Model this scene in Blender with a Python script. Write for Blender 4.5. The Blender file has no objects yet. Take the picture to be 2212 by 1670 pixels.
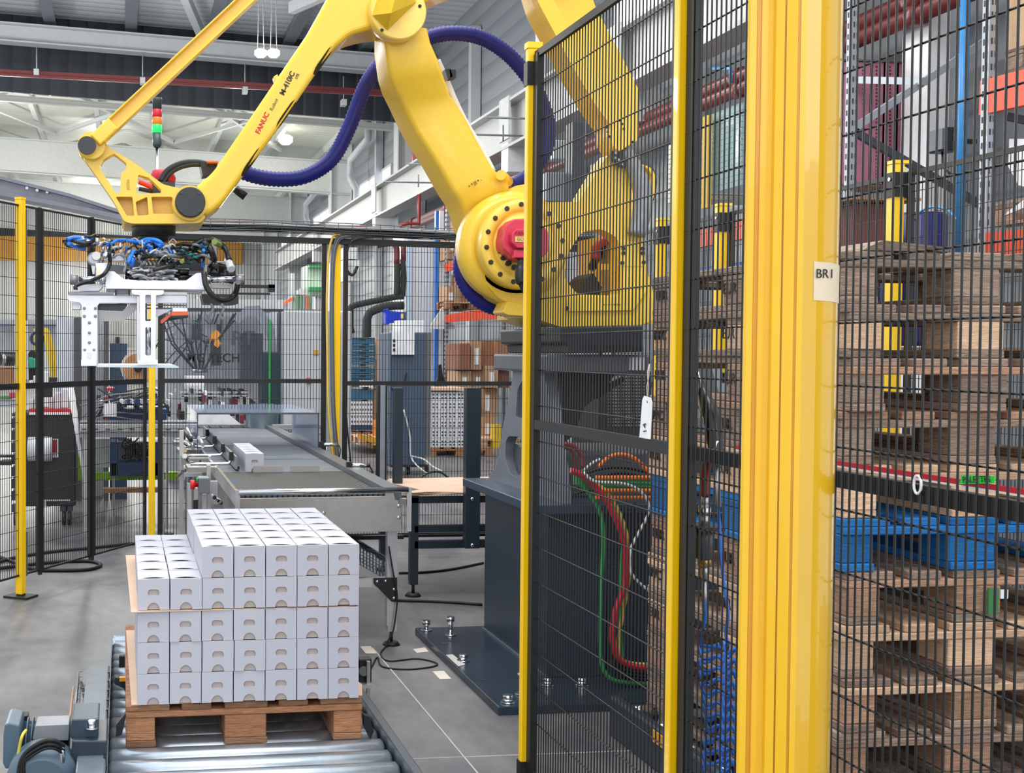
import bpy, math, random
from math import sin, cos, atan, pi, sqrt, radians, hypot
from mathutils import Vector as V, Matrix
from mathutils.geometry import tessellate_polygon
random.seed(7)
S = bpy.context.scene
C = S.collection

# ---------------------------------------------------------------- camera
F, PX0, PY0, CAMH = 2650.0, 630.0, 835.0, 1.45
YAW, PIT, ROLL = atan(365/F), atan(77/F), .005
_f = V((sin(YAW)*cos(PIT), cos(YAW)*cos(PIT), -sin(PIT)))
_r = V((cos(YAW), -sin(YAW), 0)); _u = _r.cross(_f)
RT = _r*cos(ROLL)+_u*sin(ROLL); UP = _u*cos(ROLL)-_r*sin(ROLL); FW = _f
CO = V((0, 0, CAMH))
cd = bpy.data.cameras.new('camera'); cam = bpy.data.objects.new('camera', cd); C.objects.link(cam)
cd.sensor_width = 36; cd.lens = F/2212*36; cd.shift_x = (1106-PX0)/2212; cd.clip_start = .05; cd.clip_end = 300
m = Matrix((RT, UP, -FW)).transposed().to_4x4(); m.translation = CO
cam.matrix_world = m; S.camera = cam
# ---------------------------------------------------------------- world, lights, exposure
S.view_settings.view_transform = 'Standard'; S.view_settings.look = 'None'
S.view_settings.gamma = 1; S.view_settings.use_curve_mapping = False
S.view_settings.exposure = 0.0
W = bpy.data.worlds.new('world'); S.world = W; W.use_nodes = True
bg = W.node_tree.nodes['Background']; bg.inputs[0].default_value = (.90, .95, 1, 1); bg.inputs[1].default_value = 1.25
def area(x, y, z, sx, sy, power, rot=(0, 0, 0), col=(1, .985, .95)):
    l = bpy.data.lights.new('hall_lamp_and_fill', 'AREA'); l.shape = 'RECTANGLE'; l.size = sx; l.size_y = sy
    l.energy = power; l.color = col
    o = bpy.data.objects.new('hall_lamp_and_fill', l); o.location = (x, y, z); o.rotation_euler = rot; C.objects.link(o)
for y in (2.0, 6.5): area(.5, y, 7.2, 5, 2.5, 260)
for y in (13, 20): area(1.5, y, 6.6, 6, 2.5, 300)
for y in (29, 38, 47, 55): area(-1, y, 6.0, 9, 3, 480)
area(-.5, -4.5, 4.6, 8, 4, 210, (radians(68), 0, 0), (1, .99, .97))  # added fill behind the camera, stands in for hall daylight, brightens fronts
def bay(x, y, z, e, r=.35):      # added point lights without fixtures, brighten roof and walls like high-bay spill
    l = bpy.data.lights.new('bay_fill_light', 'POINT'); l.energy = e; l.shadow_soft_size = r; l.color = (1, .985, .94)
    o = bpy.data.objects.new('bay_fill_light', l); o.location = (x, y, z); C.objects.link(o)
for x, y, z, e in ((-4.5, 15, 4.6, 520), (0, 20, 5.0, 420), (-6, 21, 5.0, 480), (-3, 31, 5.2, 330), (3, 32, 5.2, 200), (-1, 40, 5.2, 400), (0, 48, 5.4, 420), (-2, 56, 5.0, 420), (3.5, 12, 5.4, 100)):
    bay(x, y, z, e)

# ---------------------------------------------------------------- materials
def lin(h):
    v = [int(h[i:i+2], 16)/255 for i in (0, 2, 4)]
    return [c/12.92 if c <= .04045 else ((c+.055)/1.055)**2.4 for c in v]
MC = {}
def M(h, rough=.5, metal=0., var=.08, scale=12., bump=0., emit=0., alpha=1., spec=.5, stretch=None, coat=0.):
    key = (h, rough, metal, var, scale, bump, emit, alpha, spec, stretch, coat)
    if key in MC: return MC[key]
    mt = bpy.data.materials.new('m_'+h); mt.use_nodes = True; nt = mt.node_tree; N = nt.nodes; L = nt.links
    b = N['Principled BSDF']; c = lin(h)
    b.inputs['Roughness'].default_value = rough; b.inputs['Metallic'].default_value = metal
    b.inputs['Specular IOR Level'].default_value = spec
    b.inputs['Coat Weight'].default_value = coat
    b.inputs['Alpha'].default_value = alpha
    tc = N.new('ShaderNodeTexCoord'); mp = N.new('ShaderNodeMapping'); nz = N.new('ShaderNodeTexNoise')
    L.new(tc.outputs['Object'], mp.inputs[0]); L.new(mp.outputs[0], nz.inputs['Vector'])
    if stretch: mp.inputs['Scale'].default_value = stretch
    nz.inputs['Scale'].default_value = scale; nz.inputs['Detail'].default_value = 5
    mx = N.new('ShaderNodeMix'); mx.data_type = 'RGBA'
    mx.inputs[6].default_value = [x*(1-var) for x in c]+[1]; mx.inputs[7].default_value = [min(1, x*(1+var)) for x in c]+[1]
    rp = N.new('ShaderNodeMapRange'); rp.inputs[1].default_value = .3; rp.inputs[2].default_value = .7
    L.new(nz.outputs['Fac'], rp.inputs[0]); L.new(rp.outputs[0], mx.inputs[0]); L.new(mx.outputs[2], b.inputs['Base Color'])
    if bump:
        bp = N.new('ShaderNodeBump'); bp.inputs['Strength'].default_value = bump; bp.inputs['Distance'].default_value = .01
        L.new(nz.outputs['Fac'], bp.inputs['Height']); L.new(bp.outputs[0], b.inputs['Normal'])
    if emit:
        b.inputs['Emission Color'].default_value = c+[1]; b.inputs['Emission Strength'].default_value = emit
    MC[key] = mt; return mt
def glass(h, a, rough=.05):
    mt = bpy.data.materials.new('glass_'+h); mt.use_nodes = True; nt = mt.node_tree; N = nt.nodes
    N.remove(N['Principled BSDF']); out = N['Material Output']
    t = N.new('ShaderNodeBsdfTransparent'); g = N.new('ShaderNodeBsdfPrincipled'); mx = N.new('ShaderNodeMixShader')
    g.inputs['Base Color'].default_value = lin(h)+[1]; g.inputs['Roughness'].default_value = rough
    fr = N.new('ShaderNodeFresnel'); fr.inputs[0].default_value = 1.45
    ad = N.new('ShaderNodeMath'); ad.operation = 'ADD'; ad.inputs[1].default_value = a; ad.use_clamp = True
    nt.links.new(fr.outputs[0], ad.inputs[0]); nt.links.new(ad.outputs[0], mx.inputs[0])
    nt.links.new(t.outputs[0], mx.inputs[1]); nt.links.new(g.outputs[0], mx.inputs[2]); nt.links.new(mx.outputs[0], out.inputs[0])
    return mt
def corrug(h, axis, pitch, depth=.5, h2=None, rough=.45):
    """profiled sheet: ribs by bump, fine dark groove lines"""
    mt = bpy.data.materials.new('sheet_'+h); mt.use_nodes = True; nt = mt.node_tree; N = nt.nodes; L = nt.links
    b = N['Principled BSDF']; b.inputs['Roughness'].default_value = rough
    tc = N.new('ShaderNodeTexCoord'); sp = N.new('ShaderNodeSeparateXYZ'); L.new(tc.outputs['Object'], sp.inputs[0])
    mu = N.new('ShaderNodeMath'); mu.operation = 'DIVIDE'; mu.inputs[1].default_value = pitch; L.new(sp.outputs[axis], mu.inputs[0])
    fr = N.new('ShaderNodeMath'); fr.operation = 'FRACT'; L.new(mu.outputs[0], fr.inputs[0])
    cr = N.new('ShaderNodeValToRGB'); e = cr.color_ramp.elements
    e[0].position = 0; e[0].color = (.35, .35, .35, 1); e[1].position = .12; e[1].color = (1, 1, 1, 1)
    q = e.new(.55); q.color = (1, 1, 1, 1); q = e.new(.95); q.color = (.55, .55, .55, 1)
    L.new(fr.outputs[0], cr.inputs[0])
    mx = N.new('ShaderNodeMix'); mx.data_type = 'RGBA'; mx.inputs[6].default_value = lin(h2 or h)+[1]; mx.inputs[7].default_value = lin(h)+[1]
    L.new(cr.outputs[0], mx.inputs[0]); L.new(mx.outputs[2], b.inputs['Base Color'])
    bp = N.new('ShaderNodeBump'); bp.inputs['Strength'].default_value = depth; bp.inputs['Distance'].default_value = .03
    L.new(cr.outputs[0], bp.inputs['Height']); L.new(bp.outputs[0], b.inputs['Normal'])
    return mt
def wood(h, h2, rough=.8, seed=0, stretch=(2, 2, 30)):
    mt = bpy.data.materials.new('wood_'+h); mt.use_nodes = True; nt = mt.node_tree; N = nt.nodes; L = nt.links
    b = N['Principled BSDF']; b.inputs['Roughness'].default_value = rough; b.inputs['Specular IOR Level'].default_value = .2
    tc = N.new('ShaderNodeTexCoord'); mp = N.new('ShaderNodeMapping'); mp.inputs['Scale'].default_value = stretch
    oi = N.new('ShaderNodeObjectInfo'); ad = N.new('ShaderNodeVectorMath'); ad.operation = 'ADD'
    L.new(tc.outputs['Object'], ad.inputs[0])
    ml = N.new('ShaderNodeMath'); ml.operation = 'MULTIPLY'; ml.inputs[1].default_value = 37; L.new(oi.outputs['Random'], ml.inputs[0])
    L.new(ml.outputs[0], ad.inputs[1]); L.new(ad.outputs[0], mp.inputs[0])
    nz = N.new('ShaderNodeTexNoise'); nz.inputs['Scale'].default_value = 9; nz.inputs['Detail'].default_value = 8; nz.inputs['Distortion'].default_value = 1.2
    L.new(mp.outputs[0], nz.inputs['Vector'])
    cr = N.new('ShaderNodeValToRGB'); e = cr.color_ramp.elements
    e[0].position = .3; e[0].color = lin(h2)+[1]; e[1].position = .68; e[1].color = lin(h)+[1]
    L.new(nz.outputs['Fac'], cr.inputs[0])
    hs = N.new('ShaderNodeHueSaturation'); mr = N.new('ShaderNodeMapRange'); mr.inputs[3].default_value = .72; mr.inputs[4].default_value = 1.2
    L.new(oi.outputs['Random'], mr.inputs[0]); L.new(mr.outputs[0], hs.inputs['Value']); L.new(cr.outputs[0], hs.inputs['Color'])
    L.new(hs.outputs[0], b.inputs['Base Color'])
    bp = N.new('ShaderNodeBump'); bp.inputs['Strength'].default_value = .5; bp.inputs['Distance'].default_value = .004
    L.new(nz.outputs['Fac'], bp.inputs['Height']); L.new(bp.outputs[0], b.inputs['Normal'])
    return mt

YEL = M('ECC238', .36, var=.03, scale=60, bump=.06, coat=.25)
POST = M('FFCC00', .35, var=.02, scale=30, coat=.2)
BLK = M('17191B', .5, var=.15)
WIRE = M('131516', .38, var=.1)
RUB = M('141416', .6, var=.1)
DKB = M('27343F', .38, var=.06, scale=6)
STEEL = M('B4B3B2', .33, .9, .06, 25)
ALU = M('C9C9CC', .35, .75, .05, 20)
ALUW = M('E4E5EE', .4, .35, .04, 14)
CHR = M('D8DCE0', .18, 1., .03)
WHITE = M('E8E8EA', .55, var=.03)
GREYC = M('B9BCC0', .5, var=.04)
BLUE = M('1766C8', .35, var=.05)
NAVY = M('1B1F72', .3, var=.06)
RED = M('C02343', .4, var=.05)

# ---------------------------------------------------------------- geometry helpers
def ray(x, y): return FW+RT*((x-PX0)/F)-UP*((y-PY0)/F)
def A(x, y, Y): d = ray(x, y); return CO+d*(Y/d.y)       # point of the plane world-Y = Y
def AX(x, y, X): d = ray(x, y); return CO+d*(X/d.x)      # ... world-X = X
def AZ(x, y, Z=0.): d = ray(x, y); return CO+d*((Z-CAMH)/d.z)
ROOTS = {}
def wl(o):
    p = V((0, 0, 0))
    while o: p = p+o.location; o = o.parent
    return p
def tag(o, label, cat, group=None, kind=None):
    if label: o['label'] = label
    if cat: o['category'] = cat
    if group: o['group'] = group
    if kind: o['kind'] = kind
    return o
def thing(name, label, cat, loc=(0, 0, 0), group=None):
    o = bpy.data.objects.new(name, None); o.empty_display_size = .1; o.location = loc; C.objects.link(o)
    return tag(o, label, cat, group)
def dup(root, loc, label=None, group=None):
    r = root.copy(); C.objects.link(r); r.location = loc
    if label: r['label'] = label
    if group: r['group'] = group
    for ch in list(root.children):
        c = ch.copy(); C.objects.link(c); c.parent = r
        for g in ch.children:
            d = g.copy(); C.objects.link(d); d.parent = c
    return r
def catmull(P, n=8, closed=False):
    P = [V(p) for p in P]; out = []; k = len(P)
    for i in range(k if closed else k-1):
        a = P[(i-1) % k] if closed or i > 0 else P[0]*2-P[1]; b = P[i]; c = P[(i+1) % k]
        d = P[(i+2) % k] if closed or i < k-2 else P[-1]*2-P[-2]
        for j in range(n):
            t = j/n
            out.append(.5*((2*b)+(c-a)*t+(2*a-5*b+4*c-d)*t*t+(3*b-a-3*c+d)*t**3))
    if not closed: out.append(P[-1])
    return out
def rnd(P, r, n=3):
    """round the corners of a 2D polygon"""
    out = []; k = len(P)
    for i in range(k):
        a = V(P[i-1]); b = V(P[i]); c = V(P[(i+1) % k])
        u = a-b; w = c-b; t = min(r, u.length*.45, w.length*.45)
        p = b+u.normalized()*t; q = b+w.normalized()*t
        for j in range(n+1):
            s = j/n; out.append(tuple((1-s)**2*p+2*s*(1-s)*b+s*s*q))
    return out
def circ(cx, cy, r, n=24, a0=0., a1=2*pi):
    return [(cx+r*cos(a0+(a1-a0)*i/n), cy+r*sin(a0+(a1-a0)*i/n)) for i in range(n)]
class MB:
    def __init__(s): s.v = []; s.f = []; s.sm = []
    def quad(s, pts, sm=False):
        k = len(s.v); s.v += [V(p) for p in pts]; s.f.append(tuple(range(k, k+len(pts)))); s.sm.append(sm); return s
    def box(s, x0, x1, y0, y1, z0, z1):
        k = len(s.v)
        s.v += [V((x, y, z)) for z in (z0, z1) for y in (y0, y1) for x in (x0, x1)]
        for q in ((0, 2, 3, 1), (4, 5, 7, 6), (0, 1, 5, 4), (2, 6, 7, 3), (0, 4, 6, 2), (1, 3, 7, 5)):
            s.f.append(tuple(k+i for i in q)); s.sm.append(False)
        return s
    def beam(s, p, q, w, h, up=(0, 0, 1)):
        p = V(p); q = V(q); d = (q-p).normalized(); up = V(up)
        if abs(d.dot(up)) > .98: up = V((0, 1, 0))
        sd = d.cross(up).normalized()*w/2; u = sd.normalized().cross(d).normalized()*h/2; k = len(s.v)
        for e in (p, q): s.v += [e-sd-u, e+sd-u, e+sd+u, e-sd+u]
        for f in ((0, 1, 2, 3), (7, 6, 5, 4), (0, 4, 5, 1), (1, 5, 6, 2), (2, 6, 7, 3), (3, 7, 4, 0)):
            s.f.append(tuple(k+i for i in f)); s.sm.append(False)
        return s
    def tube(s, P, r, n=8, closed=False, rf=None):
        P = [V(p) for p in P]; m = len(P); rings = []
        t0 = (P[1]-P[0]).normalized(); ref = V((0, 0, 1)) if abs(t0.z) < .9 else V((1, 0, 0))
        nn = (ref-t0*ref.dot(t0)).normalized()
        for i in range(m):
            if closed: t = P[(i+1) % m]-P[i-1]
            else: t = (P[min(i+1, m-1)]-P[max(i-1, 0)])
            t = t.normalized() if t.length > 1e-9 else t0
            nn = nn-t*nn.dot(t); nn = nn.normalized() if nn.length > 1e-6 else t.orthogonal().normalized()
            b = t.cross(nn); rr = rf(i) if rf else r
            k = len(s.v); rings.append(k)
            s.v += [P[i]+(nn*cos(2*pi*j/n)+b*sin(2*pi*j/n))*rr for j in range(n)]
        for i in range(m if closed else m-1):
            a = rings[i]; c = rings[(i+1) % m]
            for j in range(n):
                j2 = (j+1) % n; s.f.append((a+j, a+j2, c+j2, c+j)); s.sm.append(True)
        if not closed:
            s.f.append(tuple(rings[0]+j for j in range(n))[::-1]); s.f.append(tuple(rings[-1]+j for j in range(n))); s.sm += [False, False]
        return s
    def cyl(s, p, q, r, r2=None, n=20):
        rr = [r, r if r2 is None else r2]; return s.tube([p, q], r, n, rf=lambda i: rr[i])
    def lathe(s, p, ax, prof, n=24):
        """prof: list of (radius, height along ax)"""
        p = V(p); ax = V(ax).normalized(); x = ax.orthogonal().normalized(); y = ax.cross(x); ks = []
        for r, h in prof:
            ks.append(len(s.v)); s.v += [p+ax*h+(x*cos(2*pi*j/n)+y*sin(2*pi*j/n))*r for j in range(n)]
        for a, c in zip(ks, ks[1:]):
            for j in range(n):
                j2 = (j+1) % n; s.f.append((a+j, a+j2, c+j2, c+j)); s.sm.append(True)
        s.f.append(tuple(ks[0]+j for j in range(n))[::-1]); s.f.append(tuple(ks[-1]+j for j in range(n))); s.sm += [False, False]
        return s
    def ext(s, P, vec, holes=(), smooth=False):
        """extrude a planar 3D outline (with holes) by vec"""
        loops = [[V(p) for p in P]]+[[V(p) for p in h] for h in holes]; vec = V(vec)
        base = len(s.v); flat = [p for l in loops for p in l]; n = len(flat)
        s.v += flat+[p+vec for p in flat]
        if not holes:
            fs = [tuple(range(n))]
        else:
            fs = [tuple(t) for t in tessellate_polygon(loops)]
        for t in fs:
            s.f.append(tuple(base+i for i in t)); s.f.append(tuple(base+n+i for i in t[::-1])); s.sm += [False, False]
        k = 0
        for l in loops:
            m = len(l)
            for i in range(m):
                a = base+k+i; b = base+k+(i+1) % m
                s.f.append((a, b, b+n, a+n)); s.sm.append(smooth)
            k += m
        return s
    def pp(s, pts, Y0, Y1, holes=(), smooth=False):
        return s.ext([A(x, y, Y0) for x, y in pts], (0, Y1-Y0, 0), [[A(x, y, Y0) for x, y in h] for h in holes], smooth)
    def pbox(s, x0, y0, x1, y1, Y0, Y1, floor=False):
        a = A(x0, y0, Y0); b = A(x1, y1, Y0)
        return s.box(a.x, b.x, Y0, Y1, 0 if floor else b.z, a.z)
    def build(s, name, mat, parent=None, label=None, kind=None, bevel=0., seg=2, cat=None, group=None, subd=0):
        off = wl(parent) if parent else V((0, 0, 0))
        me = bpy.data.meshes.new(name); me.from_pydata([tuple(p-off) for p in s.v], [], s.f)
        me.polygons.foreach_set('use_smooth', s.sm); me.validate(); me.update()
        import bmesh
        bm = bmesh.new(); bm.from_mesh(me); bmesh.ops.recalc_face_normals(bm, faces=bm.faces); bm.to_mesh(me); bm.free()
        me.materials.append(mat); o = bpy.data.objects.new(name, me); C.objects.link(o)
        if parent: o.parent = parent
        if bevel:
            w = o.modifiers.new('bevel', 'BEVEL'); w.width = bevel; w.segments = seg; w.limit_method = 'ANGLE'; w.angle_limit = radians(35)
        return tag(o, label, cat, group, kind)
def one(name, label, cat, mb, mat, group=None, bevel=0., kind=None):
    """a thing that is one mesh; origin moved to its base centre"""
    xs = [p.x for p in mb.v]; ys = [p.y for p in mb.v]; zs = [p.z for p in mb.v]
    c = V(((min(xs)+max(xs))/2, (min(ys)+max(ys))/2, min(zs)))
    mb.v = [p-c for p in mb.v]
    o = mb.build(name, mat, None, bevel=bevel); o.location = c
    return tag(o, label, cat, group, kind)
def struct(name, mb, mat, parent=None, label=None, bevel=0.):
    o = mb.build(name, mat, parent, label, 'structure' if parent is None else None, bevel); return o
def text(body, p, d, n, size, mat, parent, name='lettering', depth=.0008, align='CENTER', bold=0.):
    """flat raised lettering: p centre, d reading direction, n up direction"""
    cu = bpy.data.curves.new(name, 'FONT'); cu.body = body; cu.size = size; cu.align_x = align; cu.align_y = 'CENTER'
    cu.extrude = depth; cu.offset = bold
    to = bpy.data.objects.new(name, cu); C.objects.link(to)
    dg = bpy.context.evaluated_depsgraph_get(); me = bpy.data.meshes.new_from_object(to.evaluated_get(dg))
    bpy.data.objects.remove(to); d = V(d).normalized(); n = V(n); n = (n-d*n.dot(d)).normalized()
    mt = Matrix((d, n, d.cross(n))).transposed().to_4x4(); mt.translation = V(p)-(wl(parent) if parent else V((0, 0, 0)))
    me.transform(mt); me.materials.clear(); me.materials.append(mat)
    o = bpy.data.objects.new(name, me); C.objects.link(o)
    if parent: o.parent = parent
    return o
# ================================================================ THE HALL
XW = 6.5
def floor_mat():
    mt = bpy.data.materials.new('concrete_floor'); mt.use_nodes = True; nt = mt.node_tree; N = nt.nodes; L = nt.links
    b = N['Principled BSDF']; tc = N.new('ShaderNodeTexCoord'); mp = N.new('ShaderNodeMapping'); mp.inputs['Scale'].default_value = (1, .55, 1)
    L.new(tc.outputs['Object'], mp.inputs[0])
    a = N.new('ShaderNodeTexNoise'); a.inputs['Scale'].default_value = 1.7; a.inputs['Detail'].default_value = 9; a.inputs['Roughness'].default_value = .62; a.inputs['Distortion'].default_value = .8
    c = N.new('ShaderNodeTexNoise'); c.inputs['Scale'].default_value = 14; c.inputs['Detail'].default_value = 6
    L.new(mp.outputs[0], a.inputs['Vector']); L.new(mp.outputs[0], c.inputs['Vector'])
    r = N.new('ShaderNodeValToRGB'); e = r.color_ramp.elements; e[0].position = .36; e[0].color = lin('505157')+[1]; e[1].position = .62; e[1].color = lin('7A7878')+[1]
    L.new(a.outputs['Fac'], r.inputs[0])
    mx = N.new('ShaderNodeMix'); mx.data_type = 'RGBA'; mx.blend_type = 'OVERLAY'; mx.inputs[0].default_value = .35
    L.new(r.outputs[0], mx.inputs[6]); L.new(c.outputs['Fac'], mx.inputs[7]); L.new(mx.outputs[2], b.inputs['Base Color'])
    rr = N.new('ShaderNodeMapRange'); rr.inputs[3].default_value = .3; rr.inputs[4].default_value = .55; L.new(a.outputs['Fac'], rr.inputs[0]); L.new(rr.outputs[0], b.inputs['Roughness'])
    return mt
FLOORM = floor_mat()
fl = struct('floor', MB().box(-14, XW+.2, -1.5, 62, -.12, 0), FLOORM)
jm = M('B9B5B0', .8)
a, b = AZ(805, 1400), AZ(1030, 1669)
MB().beam(a+V((0, 0, .001)), b+(b-a)*.6+V((0, 0, .001)), .006, .002).build('floor_joint', jm, fl)
a, b = AZ(868, 1640), AZ(1130, 1633)
MB().beam(a+V((-.4, 0, .001)), b+V((.8, 0, .001)), .004, .002).build('floor_joint', jm, fl)
ZR = lambda x, z: z-.045*(x+2.5)
deck = corrug('CDD4DB', 1, .32, .5, 'A2A9B0')
deck2 = corrug('C9CDC2', 1, .32, .5)
rm = MB()
x0, x1 = -14, XW
rm.ext([V((x0, 12, ZR(x0, 8.35))), V((x1, 12, ZR(x1, 8.35))), V((x1, 12, ZR(x1, 8.5))), V((x0, 12, ZR(x0, 8.5)))], (0, 14, 0))
ceil = struct('ceiling', rm, deck)
MB().ext([V((x0, 26, ZR(x0, 7.75))), V((x1, 26, ZR(x1, 7.75))), V((x1, 26, ZR(x1, 7.9))), V((x0, 26, ZR(x0, 7.9)))], (0, 35, 0)).build('far_roof_deck', deck2, ceil)
GRY = M('6E767E', .5, var=.04); WST = M('C6C9C6', .5, var=.04); WST2 = M('B4B8BC', .5, var=.04)
xp = -12.8
while xp < XW:
    MB().box(xp-.05, xp+.05, 12, 25.9, ZR(xp, 8.35)-.26, ZR(xp, 8.35)).box(xp-.12, xp+.12, 12, 25.9, ZR(xp, 8.35)-.28, ZR(xp, 8.35)-.26).build('purlin', GRY, ceil)
    MB().box(xp+.8-.06, xp+.8+.06, 26.1, 60, ZR(xp, 7.75)-.24, ZR(xp, 7.75)).build('purlin', WST, ceil)
    xp += 1.62
# dark smoke curtain with ribs, and the white I-beam in front of it
dk = corrug('2A2F38', 0, .38, .8, '0E1116', .5)
cm = MB().ext([V((x0, 26, ZR(x0, 6.72)+.04)), V((x1, 26, ZR(x1, 6.72)+.04)), V((x1, 26, ZR(x1, 8.35))), V((x0, 26, ZR(x0, 8.35)))], (0, .08, 0))
cm.build('smoke_curtain', dk, ceil)
def girder(Y, zt, h, mat, name='girder', fl_=.3, xa=x0, xb=x1):
    g = MB()
    for (za, zb, w) in ((zt-.03, zt, fl_), (zt-h, zt-h+.03, fl_), (zt-h+.03, zt-.03, .02)):
        g.ext([V((xa, Y-w/2, ZR(xa, za))), V((xb, Y-w/2, ZR(xb, za))), V((xb, Y-w/2, ZR(xb, zb))), V((xa, Y-w/2, ZR(xa, zb)))], (0, w, 0))
    g.build(name, mat, ceil)
girder(25.2, 7.95, .38, WST2, 'roof_beam', .34)
girder(34.8, 7.25, .95, WST); girder(43.3, 7.25, .95, WST); girder(51.8, 7.3, .95, WST)
girder(27.3, 6.95, .14, WST, 'roof_tie', .1)
for Y, xs in ((31, (-5, -1.8, 1.4, 4.4)), (39, (-4, 0, 3.6))):       # wind braces of the roof
    for i in range(len(xs)-1):
        for s in (0, 1):
            MB().beam((xs[i+s], Y-3.5, ZR(xs[i+s], 7.42)), (xs[i+1-s], Y+3.5, ZR(xs[i+1-s], 7.42)), .09, .09).build('roof_brace', WST, ceil)
MB().beam((1.6, 25, 7.75), (-.6, 13, 8.0), .14, .2).build('roof_brace', WST2, ceil)
MB().beam((3.0, 22, 7.6), (6.2, 13.5, 7.3), .14, .2).build('roof_brace', WST2, ceil)
# far wall
fw = struct('wall_far', MB().box(-14, XW+.2, 60.2, 60.4, 0, 9), corrug('C4C6C4', 0, .7, .4, 'A9ACAC'))
MB().box(-14, 4.2, 60.0, 60.2, 6.85, 7.75).build('fascia_panel', corrug('20242B', 0, .5, .7, '0C0E12'), fw)
och = M('C78C2A', .5, var=.04)
a = -14.0
while a < 5.6:
    MB().box(a+.02, a+1.96, 59.9, 60.1, 5.7, 6.85).build('ochre_panel', och, fw); a += 1.98
# right wall
clad = corrug('8E949A', 2, .33, .35, '686E74')
wr = struct('wall_right', MB().box(XW, XW+.15, 6, 60.3, 0, 8.6), clad)
pane = M('F4F8FF', .3, emit=1.6, var=.0)
FRM = M('D3D6D9', .4)
for i, (ya, yb, za, zb) in enumerate(((11.6, 15.6, 5.25, 6.05), (17.0, 18.7, 5.35, 6.15), (29.3, 33.2, 5.1, 5.95), (36.3, 41.5, 5.1, 5.95), (45, 50, 5.1, 5.95))):
    w = struct('window_%d' % (i+1), MB().box(XW-.03, XW+.02, ya, yb, za, zb), pane)
    f = MB(); t = .06
    f.box(XW-.07, XW, ya-t, yb+t, za-t, za).box(XW-.07, XW, ya-t, yb+t, zb, zb+t)
    k = int((yb-ya)/1.3)
    for j in range(k+1): y = ya+(yb-ya)*j/k; f.box(XW-.07, XW, y-t/2, y+t/2, za, zb)
    f.build('window_frame', FRM, w)
for Y in (17.9-1.0, 26.2, 34.8, 43.3, 51.8):                       # steel columns along the wall
    c = MB().box(XW-.62, XW-.02, Y-.02, Y+.02, 0, 7.5).box(XW-.64, XW-.61, Y-.2, Y+.2, 0, 7.5).box(XW-.05, XW-.02, Y-.2, Y+.2, 0, 7.5)
    c.build('column', M('D5D8DA', .45, var=.03), wr)
for Y in (30.5, 22.0, 13.2):
    MB().box(XW-.2, XW-.02, Y-.09, Y+.09, 0, 7.4).build('column', M('B9BDC0', .45, var=.03), wr)
# crane runway beam on brackets
cb = MB(); Xc = 5.55
for (za, zb, w) in ((4.98, 5.02, .34), (4.34, 4.38, .34), (4.38, 4.98, .03)):
    cb.box(Xc-w/2, Xc+w/2, 8, 44, za, zb)
cb.build('crane_rail_beam', M('B3B4B3', .5, var=.05), wr)
for Y in (17.0, 26.2, 34.8, 13.1):
    MB().box(Xc-.16, XW-.6, Y-.16, Y+.16, 4.0, 4.42).build('beam_bracket', M('C9CBCD', .5), wr)
    MB().box(Xc-.18, Xc-.15, Y-.22, Y+.22, 4.46, 5.06).build('splice_plate', M('BDBFC0', .5), wr)
for px, py in ((1130, 250), (1072, 286), (945, 350), (892, 388)):
    p = AX(px, py+6, Xc-.4)
    MB().cyl(p+V((-.5, 0, 0)), p+V((.45, 0, 0)), .014, n=6).cyl(p+V((.1, 0, -.08)), p+V((.1, 0, .14)), .012, n=6).build('sprinkler_hanger', GRY, wr)
# rain-water down pipes beside the windows
for (pts, r) in (([(795, 262), (795, 300), (757, 345), (757, 385), (770, 410), (770, 480)], .09), ([(684, 392), (684, 412), (661, 440), (661, 470), (672, 500)], .09)):
    MB().tube([AX(x, y, XW-.5) for x, y in pts], r, 10).build('down_pipe', GREYC, wr)

# red sprinkler mains
RP = M('6E2A2B', .35, var=.05)
for (x, y0_, z, r, lb) in ((5.75, 7.5, 4.28, .075, 'thick dark red sprinkler main along the right wall, upper of the pair'),
                          (5.72, 7.5, 4.06, .065, 'dark red sprinkler main along the right wall, lower of the pair')):
    p = AX(1605, 165 if r > .07 else 190, x); q = AX(880, 487 if r > .07 else 495, x)
    d = (q-p).normalized(); s = p-d*5.2
    mb = MB().cyl(s, q, r, n=12); k = 0
    while k < (q-s).length:
        mb.cyl(s+d*k, s+d*(k+.12), r*1.28, n=12); k += 2.6
    one('sprinkler_pipe', lb, 'pipe', mb, RP)
mb = MB().beam(A(-60, 152, 24.6), A(840, 200, 24.6), .09, .09); mb2 = MB().beam(A(-60, 158, 24.5), A(840, 206, 24.5), .05, .05)
one('sprinkler_pipe', 'red pipe hung across the hall in front of the black ribbed curtain, upper of two', 'pipe', mb, RP)
one('sprinkler_pipe', 'thin red pipe across the hall just below another, over the black curtain', 'pipe', mb2, RP)
mb = MB()
for px, y0 in ((79, 100), (308, 118), (529, 138), (742, 165)):
    p = A(px, y0, 24.8); q = A(px, y0+62, 24.55); mb.cyl(p, q, .012, n=5); mb.box(q.x-.05, q.x+.05, q.y-.1, q.y+.1, q.z-.02, q.z+.1)
mb.build('pipe_hanger', GREYC, ceil)
mb = MB().tube([A(899, 262, 25.6), A(899, 395, 25.6)], .09, 8); mb.tube([A(908, 262, 25.6), A(908, 395, 25.6)], .05, 8)
one('riser_pipe', 'pair of vertical red riser pipes on the far white column behind the robot arm', 'pipe', mb, M('B03040', .35))
mb = MB().tube([A(x, y, 22) for x, y in ((865, 500), (865, 486), (880, 483), (905, 483), (905, 450), (905, 420))], .035, 8)
one('riser_pipe', 'small red pipe with elbows above the black cable tray near the far columns', 'pipe', mb, M('8A2A32', .35))
BP = M('2F86C9', .35)
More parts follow.
